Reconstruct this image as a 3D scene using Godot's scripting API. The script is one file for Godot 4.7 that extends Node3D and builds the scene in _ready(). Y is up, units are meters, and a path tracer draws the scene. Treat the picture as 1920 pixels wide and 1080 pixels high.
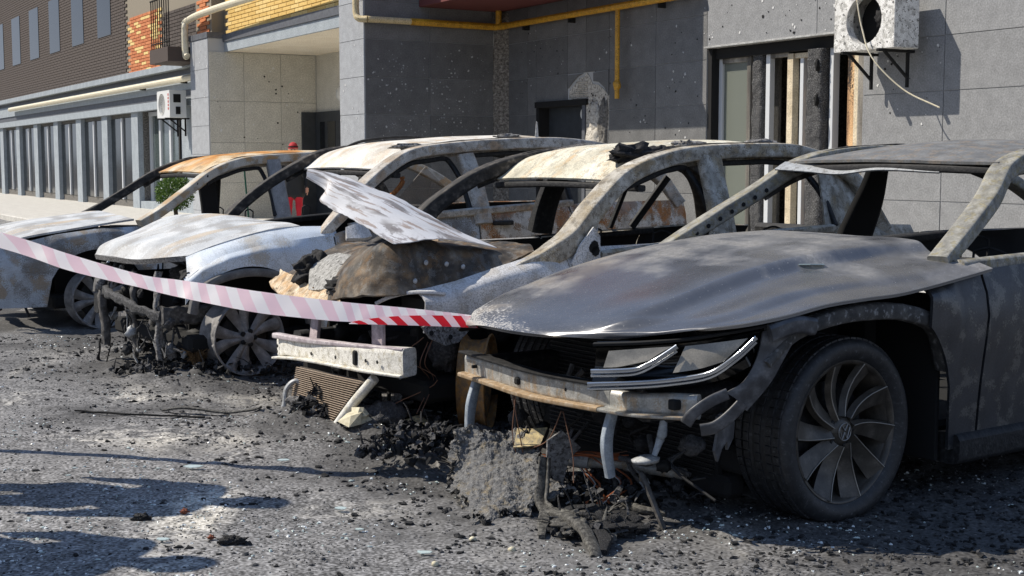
extends Node3D

# ---------------------------------------------------------------- helpers
class MB:
	var v := PackedVector3Array()
	var uv := PackedVector2Array()
	var ix := PackedInt32Array()
	func add(p: Vector3, t := Vector2.ZERO) -> int:
		v.push_back(p)
		uv.push_back(t)
		return v.size() - 1
	func tri(a: int, b: int, c: int) -> void:      # counter-clockwise seen from outside
		ix.push_back(a)
		ix.push_back(c)
		ix.push_back(b)
	func quad(a: int, b: int, c: int, d: int) -> void:
		tri(a, b, c)
		tri(a, c, d)
	func fquad(a: Vector3, b: Vector3, c: Vector3, d: Vector3) -> void:
		quad(add(a, Vector2(0, 0)), add(b, Vector2(1, 0)), add(c, Vector2(1, 1)), add(d, Vector2(0, 1)))
	func grid(g: Array, flip := false, us := 1.0, vs := 1.0) -> void:
		var nr = g.size()
		var nc: int = g[0].size()
		var o = v.size()
		for i in nr:
			for j in nc:
				add(g[i][j], Vector2(us * j / (nc - 1.0), vs * i / (nr - 1.0)))
		for i in nr - 1:
			for j in nc - 1:
				var a = o + i * nc + j
				if flip:
					quad(a, a + nc, a + nc + 1, a + 1)
				else:
					quad(a, a + 1, a + nc + 1, a + nc)
	func arrays() -> Array:
		var n = PackedVector3Array()
		n.resize(v.size())
		for k in range(0, ix.size(), 3):
			var a = ix[k]
			var b = ix[k + 2]
			var c = ix[k + 1]
			var m = (v[b] - v[a]).cross(v[c] - v[a])
			n[a] += m
			n[b] += m
			n[c] += m
		for k in n.size():
			n[k] = n[k].normalized() if n[k].length() > 1e-12 else Vector3.UP
		var r = []
		r.resize(Mesh.ARRAY_MAX)
		r[Mesh.ARRAY_VERTEX] = v
		r[Mesh.ARRAY_NORMAL] = n
		r[Mesh.ARRAY_TEX_UV] = uv
		r[Mesh.ARRAY_INDEX] = ix
		return r

var M := {}
var taken := {}
var rng := RandomNumberGenerator.new()
var dn := FastNoiseLite.new()
var wob := 0.0      # how far swept shapes are bent out of true, in metres

func V(x: float, y: float, z: float) -> Vector3:
	return Vector3(x, y, z)

func mesh_of(mbs: Array, mats: Array) -> ArrayMesh:
	var m = ArrayMesh.new()
	for k in mbs.size():
		if mbs[k].ix.size() == 0:
			continue
		m.add_surface_from_arrays(Mesh.PRIMITIVE_TRIANGLES, mbs[k].arrays())
		m.surface_set_material(m.get_surface_count() - 1, mats[k])
	return m

func put(called: String, m: Mesh, parent: Node) -> MeshInstance3D:
	var o = MeshInstance3D.new()
	o.mesh = m
	o.name = numbered(called) if parent == self else called
	parent.add_child(o, true)
	return o

func part(called: String, mb: MB, mat: Material, parent: Node) -> MeshInstance3D:
	return put(called, mesh_of([mb], [mat]), parent)

func numbered(called: String) -> String:
	if not taken.has(called):
		taken[called] = 0
		return called
	taken[called] += 1
	return "%s_%03d" % [called, taken[called]]

func tag(o: Node, label: String, category: String, group := "", kind := "") -> Node:
	if label: o.set_meta("label", label)
	if category: o.set_meta("category", category)
	if group: o.set_meta("group", group)
	if kind: o.set_meta("kind", kind)
	return o

func thing(called: String, label: String, category: String, at := Vector3.ZERO, turn := 0.0, group := "") -> Node3D:
	var o = Node3D.new()
	o.name = numbered(called)
	add_child(o)
	o.position = at
	o.rotation.y = turn
	tag(o, label, category, group)
	return o

func hold(called: String, parent: Node, at := Vector3.ZERO) -> Node3D:
	var o = Node3D.new()
	o.name = called
	parent.add_child(o, true)
	o.position = at
	return o

func mirror(p: Array) -> Array:
	var r = []
	for q in p:
		r.append(Vector3(q.x, q.y, -q.z))
	return r

func cat(a: Vector3, b: Vector3, c: Vector3, d: Vector3, t: float) -> Vector3:
	return 0.5 * (2.0 * b + (c - a) * t + (2.0 * a - 5.0 * b + 4.0 * c - d) * t * t + (3.0 * b - a - 3.0 * c + d) * t * t * t)

func curve(p: Array, n: int) -> Array:
	var r = []
	var m = p.size() - 1
	for i in n:
		var f = float(i) / (n - 1) * m
		var k = mini(int(f), m - 1)
		var b: Vector3 = p[k]
		var c: Vector3 = p[k + 1]
		var a: Vector3 = p[k - 1] if k > 0 else 2.0 * b - c
		var d: Vector3 = p[k + 2] if k + 2 <= m else 2.0 * c - b
		r.append(cat(a, b, c, d, f - k))
	return r

func surf(rows: Array, nu: int, nv: int) -> Array:
	var h = []
	for r in rows:
		h.append(curve(r, nu))
	var g = []
	for i in nv:
		g.append([])
	for j in nu:
		var colm = []
		for r in h:
			colm.append(r[j])
		var c = curve(colm, nv)
		for i in nv:
			g[i].append(c[i])
	return g

func gnorm(g: Array) -> Array:
	var nr = g.size()
	var nc: int = g[0].size()
	var out = []
	for i in nr:
		var row = []
		for j in nc:
			var du: Vector3 = g[i][mini(j + 1, nc - 1)] - g[i][maxi(j - 1, 0)]
			var dv: Vector3 = g[mini(i + 1, nr - 1)][j] - g[maxi(i - 1, 0)][j]
			row.append(du.cross(dv).normalized())
		out.append(row)
	return out

# tears the outline of a grid: pushes border points inwards by noise
func ragged(g: Array, amt: float, freq: float) -> Array:
	var nr = g.size()
	var nc: int = g[0].size()
	var src = []
	for r in g: src.append(r.duplicate())
	for i in nr:
		for j in nc:
			var di = minf(i, nr - 1 - i) / (nr * 0.18)
			var dj = minf(j, nc - 1 - j) / (nc * 0.18)
			var k = clampf(1.0 - minf(di, dj), 0.0, 1.0)
			if k > 0.0:
				var c: Vector3 = src[nr / 2][nc / 2]
				var p: Vector3 = src[i][j]
				var q = dn.get_noise_3dv(p * freq) + 0.6 * dn.get_noise_3dv(p * freq * 3.1)
				g[i][j] = p + (c - p).normalized() * amt * k * q
	return g

# a sheet through control rows: outer face, inner face, rim; out = rough outward direction
func panel(called: String, rows: Array, nu: int, nv: int, mat: Material, parent: Node, out := Vector3.UP, thick := 0.006, dent := 0.003, inner: Material = null, freq := 6.0) -> MeshInstance3D:
	return sheet(called, surf(rows, nu, nv), mat, parent, out, thick, dent, inner, freq)

func sheet(called: String, g: Array, mat: Material, parent: Node, out := Vector3.UP, thick := 0.006, dent := 0.003, inner: Material = null, freq := 6.0) -> MeshInstance3D:
	var nn = gnorm(g)
	var nr = g.size()
	var nc: int = g[0].size()
	var s = Vector3.ZERO
	for i in nr:
		for j in nc:
			s += nn[i][j]
	var flip = s.dot(out) < 0.0
	var sg = -1.0 if flip else 1.0
	var back = []
	for i in nr:
		var row = []
		for j in nc:
			var p: Vector3 = g[i][j]
			var q: Vector3 = nn[i][j] * sg
			if dent > 0.0:
				p += q * dent * (dn.get_noise_3dv(p * freq) + 0.5 * dn.get_noise_3dv(p * freq * 2.7))
				g[i][j] = p
			row.append(p - q * thick)
		back.append(row)
	var f = MB.new()
	f.grid(g, flip)
	var b = MB.new()
	b.grid(back, not flip)
	var rim = []
	var rim2 = []
	for j in nc:
		rim.append(g[0][j]); rim2.append(back[0][j])
	for i in range(1, nr):
		rim.append(g[i][nc - 1]); rim2.append(back[i][nc - 1])
	for j in range(nc - 2, -1, -1):
		rim.append(g[nr - 1][j]); rim2.append(back[nr - 1][j])
	for i in range(nr - 2, -1, -1):
		rim.append(g[i][0]); rim2.append(back[i][0])
	f.grid([rim, rim2], not flip)
	return put(called, mesh_of([f, b], [mat, inner if inner else mat]), parent)

func lerpa(a, t: float) -> float:
	if a is Array:
		var f: float = t * (a.size() - 1)
		var k = mini(int(f), a.size() - 2)
		return lerpf(a[k], a[k + 1], f - k)
	return a

func sweep_mb(mb: MB, p: Array, n: int, w, h, up := Vector3.UP, e := 4.0, k := 10) -> void:
	var c = curve(p, n) if n > 0 else p
	n = c.size()
	var g = []
	for i in n:
		var t: Vector3 = (c[mini(i + 1, n - 1)] - c[maxi(i - 1, 0)]).normalized()
		var s = t.cross(up)
		s = s.normalized() if s.length() > 1e-4 else t.cross(Vector3(0.3, 0.1, 1)).normalized()
		var u = s.cross(t)
		var f = float(i) / (n - 1)
		var ww: float = lerpa(w, f) * 0.5
		var hh: float = lerpa(h, f) * 0.5
		var row = []
		for q in k + 1:
			var a = TAU * q / k + PI / k
			var ca = cos(a)
			var sa = sin(a)
			var pt: Vector3 = c[i] + s * ww * signf(ca) * pow(absf(ca), 2.0 / e) + u * hh * signf(sa) * pow(absf(sa), 2.0 / e)
			if wob > 0.0:
				var wp = pt if q < k else c[i] + s * ww * signf(cos(PI / k)) * pow(absf(cos(PI / k)), 2.0 / e) + u * hh * pow(sin(PI / k), 2.0 / e)
				pt += (s * dn.get_noise_3dv(wp * 90.0) + u * dn.get_noise_3dv(wp * 70.0 + Vector3(5, 9, 2))) * wob
			row.append(pt)
		g.append(row)
	mb.grid(g, true)
	for e2 in 2:
		var row: Array = g[0] if e2 == 0 else g[n - 1]
		var o = mb.add(c[0] if e2 == 0 else c[n - 1])
		var ids = []
		for q in k:
			ids.append(mb.add(row[q]))
		for q in k:
			if e2 == 0:
				mb.tri(o, ids[q], ids[(q + 1) % k])
			else:
				mb.tri(o, ids[(q + 1) % k], ids[q])

func sweep(called: String, p: Array, n: int, w, h, mat: Material, parent: Node, up := Vector3.UP, e := 4.0, k := 10) -> MeshInstance3D:
	var mb = MB.new()
	sweep_mb(mb, p, n, w, h, up, e, k)
	return part(called, mb, mat, parent)

func tube(called: String, p: Array, n: int, r, mat: Material, parent: Node, k := 8) -> MeshInstance3D:
	var d = r
	if r is Array:
		d = []
		for q in r:
			d.append(q * 2.0)
	else:
		d = r * 2.0
	return sweep(called, p, n, d, d, mat, parent, Vector3(0.13, 1, 0.07), 2.0, k)

# chamfered box
func bbox(mb: MB, c: Vector3, s: Vector3, b := Basis.IDENTITY, bev := 0.004) -> void:
	var hx = s * 0.5
	bev = minf(bev, minf(hx.x, minf(hx.y, hx.z)) * 0.49)
	var ids = {}
	for sx in [-1, 1]:
		for sy in [-1, 1]:
			for sz in [-1, 1]:
				for ax in 3:
					var q = Vector3(sx * (hx.x - bev), sy * (hx.y - bev), sz * (hx.z - bev))
					q[ax] = [sx, sy, sz][ax] * hx[ax]
					ids[[sx, sy, sz, ax]] = c + b * q
	for ax in 3:
		var u = (ax + 1) % 3
		var w = (ax + 2) % 3
		for sg in [-1, 1]:
			var q = []
			for k in [[-1, -1], [1, -1], [1, 1], [-1, 1]]:
				var key = [0, 0, 0]
				key[ax] = sg
				key[u] = k[0]
				key[w] = k[1]
				q.append(ids[[key[0], key[1], key[2], ax]])
			if sg > 0:
				mb.fquad(q[0], q[1], q[2], q[3])
			else:
				mb.fquad(q[0], q[3], q[2], q[1])
		# edges along ax
		for su in [-1, 1]:
			for sw in [-1, 1]:
				var k0 = [0, 0, 0]
				k0[ax] = -1
				k0[u] = su
				k0[w] = sw
				var k1 = k0.duplicate()
				k1[ax] = 1
				var a: Vector3 = ids[[k0[0], k0[1], k0[2], u]]
				var a2: Vector3 = ids[[k1[0], k1[1], k1[2], u]]
				var d: Vector3 = ids[[k0[0], k0[1], k0[2], w]]
				var d2: Vector3 = ids[[k1[0], k1[1], k1[2], w]]
				if su * sw > 0:
					mb.fquad(a, d, d2, a2)
				else:
					mb.fquad(a, a2, d2, d)
	for sx in [-1, 1]:
		for sy in [-1, 1]:
			for sz in [-1, 1]:
				var a: Vector3 = ids[[sx, sy, sz, 0]]
				var d: Vector3 = ids[[sx, sy, sz, 1]]
				var e: Vector3 = ids[[sx, sy, sz, 2]]
				if sx * sy * sz > 0:
					mb.tri(mb.add(a), mb.add(d), mb.add(e))
				else:
					mb.tri(mb.add(a), mb.add(e), mb.add(d))

func box(called: String, c: Vector3, s: Vector3, mat: Material, parent: Node, bev := 0.004, b := Basis.IDENTITY) -> MeshInstance3D:
	var mb = MB.new()
	bbox(mb, c, s, b, bev)
	return part(called, mb, mat, parent)

# lathe about the z axis; profile points are (radius, z)
func lathe(mb: MB, prof: Array, n: int, c := Vector3.ZERO, floor_y := -99.0) -> void:
	var g = []
	for i in n + 1:
		var a = TAU * i / n
		var row = []
		for q in prof:
			var p = c + Vector3(cos(a) * q.x, sin(a) * q.x, q.y)
			if p.y < floor_y:
				p.y = floor_y + (p.y - floor_y) * 0.04
			row.append(p)
		g.append(row)
	mb.grid(g, false)

# flat outline with thickness; xf puts the outline's x,y plane in space
func plate_mb(mb: MB, poly: PackedVector2Array, thick: float, xf: Transform3D, bend := 0.0) -> void:
	if Geometry2D.is_polygon_clockwise(poly):
		poly.reverse()
	var t = Geometry2D.triangulate_polygon(poly)
	var f = []
	var b = []
	for p in poly:
		var z = bend * (p.x * p.x + p.y * p.y)
		f.append(xf * Vector3(p.x, p.y, z + thick * 0.5))
		b.append(xf * Vector3(p.x, p.y, z - thick * 0.5))
	var fi = []
	var bi = []
	for k in poly.size():
		fi.append(mb.add(f[k], poly[k]))
		bi.append(mb.add(b[k], poly[k]))
	for k in range(0, t.size(), 3):
		var p0 = poly[t[k]]
		var cw = (poly[t[k + 1]] - p0).cross(poly[t[k + 2]] - p0) < 0.0
		var x: int = t[k + 2] if cw else t[k + 1]
		var y: int = t[k + 1] if cw else t[k + 2]
		mb.tri(fi[t[k]], fi[x], fi[y])
		mb.tri(bi[t[k]], bi[y], bi[x])
	for k in poly.size():
		var m = (k + 1) % poly.size()
		mb.fquad(f[k], b[k], b[m], f[m])

func plate(called: String, pts: Array, thick: float, xf: Transform3D, mat: Material, parent: Node, bend := 0.0) -> MeshInstance3D:
	var mb = MB.new()
	plate_mb(mb, PackedVector2Array(pts), thick, xf, bend)
	return part(called, mb, mat, parent)

# a rough lump: displaced ellipsoid
func lump_mb(mb: MB, c: Vector3, r: Vector3, rough := 0.3, freq := 3.0, nu := 18, nv := 11, so := 0.0, flat_y := -99.0) -> void:
	var g = []
	for i in nv:
		var th = PI * i / (nv - 1.0)
		var row = []
		for j in nu + 1:
			var ph = TAU * j / nu
			var d = Vector3(sin(th) * cos(ph), cos(th), sin(th) * sin(ph))
			var k = 1.0 + rough * (dn.get_noise_3dv(d * freq * 8.0 + Vector3(so, so * 1.7, -so)) * 1.4 + 0.6 * dn.get_noise_3dv(d * freq * 25.0 + Vector3(so, 3, so)))
			var p = c + d * r * k
			p.y = maxf(p.y, flat_y)
			row.append(p)
		g.append(row)
	mb.grid(g, true)

func lump(called: String, c: Vector3, r: Vector3, mat: Material, parent: Node, rough := 0.3, freq := 3.0, so := 0.0, nu := 18, nv := 11) -> MeshInstance3D:
	var mb = MB.new()
	lump_mb(mb, c, r, rough, freq, nu, nv, so)
	return part(called, mb, mat, parent)

# ---------------------------------------------------------------- textures
var nzc := {}
func nz(sd: int, cells: float, sz: int, oct := 5, stretch := 0, rid := false) -> PackedByteArray:
	var key = [sd, cells, sz, oct, stretch, rid]
	if nzc.has(key):
		return nzc[key]
	var n = FastNoiseLite.new()
	n.seed = sd
	n.noise_type = FastNoiseLite.TYPE_SIMPLEX_SMOOTH
	n.fractal_octaves = oct
	n.fractal_type = FastNoiseLite.FRACTAL_RIDGED if rid else FastNoiseLite.FRACTAL_FBM
	n.frequency = cells / sz
	var im: Image
	if stretch == 0:
		im = n.get_seamless_image(sz, sz)
	elif stretch == 1:
		im = n.get_seamless_image(sz / 8, sz)
	else:
		im = n.get_seamless_image(sz, sz / 8)
	if stretch != 0:
		im.resize(sz, sz, Image.INTERPOLATE_CUBIC)
	im.convert(Image.FORMAT_L8)
	nzc[key] = im.get_data()
	return nzc[key]

# stops: [[position, colour], ...] over the first noise; layers: [colour, cells, lo, hi, seed, stretch, strength]
func tex(sz: int, stops: Array, cells: float, sd: int, layers := [], stretch := 0) -> ImageTexture:
	var gr = Gradient.new()
	gr.offsets = PackedFloat32Array(stops.map(func(s): return s[0]))
	gr.colors = PackedColorArray(stops.map(func(s): return s[1]))
	var lr = PackedFloat32Array(); var lg = PackedFloat32Array(); var lb = PackedFloat32Array()
	for i in 256:
		var c = gr.sample(i / 255.0)
		lr.push_back(c.r * 255.0); lg.push_back(c.g * 255.0); lb.push_back(c.b * 255.0)
	var base = nz(sd, cells, sz, 6, stretch)
	var n = sz * sz
	var R = PackedFloat32Array(); R.resize(n)
	var G = PackedFloat32Array(); G.resize(n)
	var B = PackedFloat32Array(); B.resize(n)
	for i in n:
		var k = base[i]
		R[i] = lr[k]; G[i] = lg[k]; B[i] = lb[k]
	for L in layers:
		var d = nz(L[4], L[1], sz, 5, L[5] if L.size() > 5 else 0)
		var s: float = L[6] if L.size() > 6 else 1.0
		var al = PackedFloat32Array()
		var wide = 0.07 if L[1] < 12 else 0.02
		for i in 256:
			al.push_back(s * smoothstep(L[2] - wide, L[3] + wide, i / 255.0))
		var cr: float = L[0].r * 255.0
		var cg: float = L[0].g * 255.0
		var cb: float = L[0].b * 255.0
		var fine = nz(900, 46.0 * sz / 256.0, sz, 3)
		for i in n:
			var a = al[clampi(d[i] + ((fine[i] - 128) * 0.42), 0, 255)]
			if a > 0.0:
				R[i] += (cr - R[i]) * a
				G[i] += (cg - G[i]) * a
				B[i] += (cb - B[i]) * a
				if a < s * 0.45 and a > s * 0.12:      # tide line round a burnt patch
					R[i] *= 0.86
					G[i] *= 0.85
					B[i] *= 0.83
	var by = PackedByteArray()
	by.resize(n * 3)
	var gr2 = nz(901, 60.0 * sz / 256.0, sz, 2)
	for i in n:
		var q = 1.0 + (gr2[i] - 128) * 0.0011
		R[i] = minf(R[i] * q, 255.0)
		G[i] = minf(G[i] * q, 255.0)
		B[i] = minf(B[i] * q, 255.0)
		by[i * 3] = int(R[i]); by[i * 3 + 1] = int(G[i]); by[i * 3 + 2] = int(B[i])
	var im = Image.create_from_data(sz, sz, false, Image.FORMAT_RGB8, by)
	return ImageTexture.create_from_image(im)

func ntex(sd: int, cells: float, sz: int, strength: float, oct := 5) -> ImageTexture:
	var im = Image.create_from_data(sz, sz, false, Image.FORMAT_L8, nz(sd, cells, sz, oct))
	im.convert(Image.FORMAT_RGBA8)
	im.bump_map_to_normal_map(strength)
	return ImageTexture.create_from_image(im)

func C(h: String) -> Color:
	return Color(h)

func smat(key: String, col, rough := 0.8, metal := 0.0, scale := 1.0, nt: Texture2D = null, ns := 1.0, world := false) -> StandardMaterial3D:
	var m = StandardMaterial3D.new()
	if col is Color:
		m.albedo_color = col
	else:
		m.albedo_texture = col
		m.uv1_triplanar = scale > 0.0
	m.roughness = rough
	m.metallic = metal
	if nt:
		m.normal_enabled = true
		m.normal_texture = nt
		m.normal_scale = ns
		m.uv1_triplanar = scale > 0.0
	if scale > 0.0:
		m.uv1_scale = Vector3.ONE * scale
		m.uv1_world_triplanar = world and m.uv1_triplanar
	m.cull_mode = BaseMaterial3D.CULL_DISABLED
	M[key] = m
	return m

# ---------------------------------------------------------------- ground
var gn := FastNoiseLite.new()
var mounds := [[-0.95, -6.3, 0.32, 0.06], [-0.35, -5.3, 0.28, 0.07], [-0.62, -6.1, 0.3, 0.05], [0.45, -4.95, 0.4, 0.05], [-1.9, -7.6, 0.5, 0.05], [-0.2, -5.9, 0.3, 0.05], [-1.15, -6.55, 0.25, 0.03], [0.75, -4.9, 0.35, 0.03], [0.02, -4.55, 0.3, 0.02]]
# metres in front of the line of car noses (positive: open ground, negative: under the cars)
func ahead(x: float, z: float) -> float:
	return (x + 2.45) * -0.79 + (z + 7.95) * 0.61 + 0.34
func gh(x: float, z: float) -> float:
	var h = 0.010 * gn.get_noise_2d(x * 3.0, z * 3.0) + 0.006 * gn.get_noise_2d(x * 14.0, z * 14.0)
	if x > -5.0 and x < 4.0 and z > -12.0 and z < -2.0:
		var a = ahead(x, z)
		var k = clampf(1.2 - a * 0.9, 0.15, 1.0)
		h += k * 0.016 * maxf(0.0, gn.get_noise_2d(x * 9.0 + 31.0, z * 9.0)) * 2.0
		h += k * 0.009 * gn.get_noise_2d(x * 40.0, z * 40.0 + 9.0)
		for m in mounds:
			var d: float = Vector2(x - m[0], z - m[1]).length() / m[2]
			if d < 1.6:
				h += m[3] * exp(-d * d * 2.5) * (1.0 + 0.8 * gn.get_noise_2d(x * 22.0, z * 22.0))
	return h

func build_ground() -> void:
	var sz = 2048
	var n1 = nz(101, 9, sz, 6)
	var n2 = nz(102, 90, sz, 5)
	var n3 = nz(103, 420, sz, 4)
	var n4 = nz(104, 5, sz, 6)
	var n5 = nz(105, 14, sz, 5, 2)
	var by = PackedByteArray()
	by.resize(sz * sz * 3)
	for j in sz:
		var z = -3.2 - 8.0 * j / sz
		for i in sz:
			var x = -4.2 + 8.0 * i / sz
			var k = j * sz + i
			var a1 = n1[k] / 255.0
			var a2 = n2[k] / 255.0
			var a3 = n3[k] / 255.0
			var v = 98.0 + 36.0 * a1 + 72.0 * (a2 - 0.5) + 170.0 * (a3 - 0.5)
			var ash = clampf((n4[k] / 255.0 - 0.5) * 3.0 + (a2 - 0.5) * 1.6, 0.0, 1.0) * clampf((n5[k] / 255.0 - 0.3) * 2.5, 0.0, 1.0)
			var warm = 0.0
			v += ash * 62.0
			warm = ash * 9.0
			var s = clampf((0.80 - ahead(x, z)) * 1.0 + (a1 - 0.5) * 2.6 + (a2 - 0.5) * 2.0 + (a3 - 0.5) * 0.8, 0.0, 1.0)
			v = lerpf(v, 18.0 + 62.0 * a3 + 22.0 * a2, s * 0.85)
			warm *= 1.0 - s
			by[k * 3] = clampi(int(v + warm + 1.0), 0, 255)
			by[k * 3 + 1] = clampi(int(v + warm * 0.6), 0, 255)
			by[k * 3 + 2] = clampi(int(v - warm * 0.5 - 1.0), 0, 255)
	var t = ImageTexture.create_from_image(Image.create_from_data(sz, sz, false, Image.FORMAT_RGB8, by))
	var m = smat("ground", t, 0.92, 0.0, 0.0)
	m.roughness = 0.88
	var xs = []
	var zs = []
	var x = -400.0
	while x < 400.0:
		xs.append(x)
		x += 0.028 if (x > -3.3 and x < 2.6) else maxf(0.06, minf(absf(x + 3.3), absf(x - 2.6)) * 0.22)
	var z = -600.0
	while z < 60.0:
		zs.append(z)
		z += 0.032 if (z > -9.5 and z < -3.7) else maxf(0.06, minf(absf(z + 9.5), absf(z + 3.7)) * 0.22)
	var mb = MB.new()
	var nx = xs.size()
	for j in zs.size():
		for i in nx:
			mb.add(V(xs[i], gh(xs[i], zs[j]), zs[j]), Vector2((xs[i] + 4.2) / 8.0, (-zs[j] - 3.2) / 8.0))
	for j in zs.size() - 1:
		for i in nx - 1:
			var a = j * nx + i
			mb.quad(a, a + nx, a + nx + 1, a + 1)
	var g = part("ground", mb, m, self)
	tag(g, "sooty grey asphalt parking ground strewn with ash", "ground", "", "structure")

# ---------------------------------------------------------------- building
# local frame: x along the window wall (0 at the inner corner), y up, z out of the wall
func tiles(parent: Node, called: String, axis: int, at: float, facing: float, breaks: Array, hs: Array, mats: Array, holes := []) -> void:
	for i in breaks.size() - 1:
		for j in hs.size() - 1:
			var a0: float = breaks[i]
			var a1: float = breaks[i + 1]
			var h0: float = hs[j]
			var h1: float = hs[j + 1]
			var skip = false
			for h in holes:      # trimmed against rectangular openings [a0, a1, h0, h1]
				if a0 >= h[0] - 0.01 and a1 <= h[1] + 0.01 and h0 >= h[2] - 0.01 and h1 <= h[3] + 0.01:
					skip = true
			if skip:
				continue
			var mb = MB.new()
			var g = 0.008
			var th = 0.012 + 0.002 * rng.randf()
			var ctr = V((a0 + a1) / 2, (h0 + h1) / 2, at + facing * th / 2)
			var size = V(a1 - a0 - g, h1 - h0 - g, th)
			if axis == 1:
				ctr = V(at + facing * th / 2, (h0 + h1) / 2, (a0 + a1) / 2)
				size = V(th, h1 - h0 - g, a1 - a0 - g)
			var b = Basis(Vector3(0.3, 0.8, 0.4).normalized(), (rng.randf() - 0.5) * 0.004)
			bbox(mb, ctr, size, b, 0.002)
			part(called, mb, mats[rng.randi() % mats.size()], parent)

func bricks(parent: Node, s0: float, s1: float, h0: float, h1: float, out: float, mats: Array, bl := 0.4, bh := 0.077) -> void:
	var meshes = []
	for m in mats:
		var mb = MB.new()
		bbox(mb, V(0, 0, 0.012), V(bl - 0.014, bh - 0.012, 0.024), Basis.IDENTITY, 0.003)
		meshes.append(mesh_of([mb], [m]))
	var r = 0
	var h = h0
	while h + bh <= h1 + 0.001:
		var s = s0 + (0.0 if r % 2 == 0 else bl * 0.5)
		while s + bl <= s1 + 0.001:
			var o = put("brick", meshes[rng.randi() % meshes.size()], parent)
			o.position = V(s + bl / 2, h + bh / 2, out)
			s += bl
		h += bh
		r += 1

func wall_box(called: String, a: Vector3, b: Vector3, mat: Material, parent: Node, bev := 0.003) -> MeshInstance3D:
	return box(called, (a + b) * 0.5, (b - a).abs(), mat, parent, bev)

func marks(parent: Node, pts: Array, nrm: Vector3, mats: Array) -> void:
	# chips of splinters in the wall: shallow ragged flakes of pale and dark matter
	for k in mats.size():
		var mb = MB.new()
		for i in range(k, pts.size(), mats.size()):
			var p: Vector3 = pts[i][0]
			var r: float = pts[i][1]
			var u = nrm.cross(Vector3.UP).normalized()
			var poly = PackedVector2Array()
			var q = 7
			for c in q:
				var a = TAU * c / q
				var rr = r * rng.randf_range(0.55, 1.25)
				poly.push_back(Vector2(cos(a) * rr, sin(a) * rr))
			plate_mb(mb, poly, 0.004, Transform3D(Basis(u, Vector3.UP, nrm), p + nrm * 0.0165))
		tag(part("splinter_mark", mb, mats[k], parent), "", "", "", "stuff")

func scatter(n: int, fixed_axis: int, at: float, a0: float, a1: float, h0: float, h1: float, r0 := 0.006, r1 := 0.02) -> Array:
	var out = []
	for i in n:
		var a = rng.randf_range(a0, a1)
		var h = rng.randf_range(h0, h1)
		if rng.randf() < 0.5 and out.size() > 0:      # clusters
			var q: Vector3 = out[rng.randi() % out.size()][0]
			a = clampf((q.x if fixed_axis == 0 else q.z) + rng.randfn(0, 0.12), a0, a1)
			h = clampf(q.y + rng.randfn(0, 0.12), h0, h1)
		var r = r0 + (r1 - r0) * pow(rng.randf(), 2.0)
		out.append([V(a, h, at) if fixed_axis == 0 else V(at, h, a), r])
	return out

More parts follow.
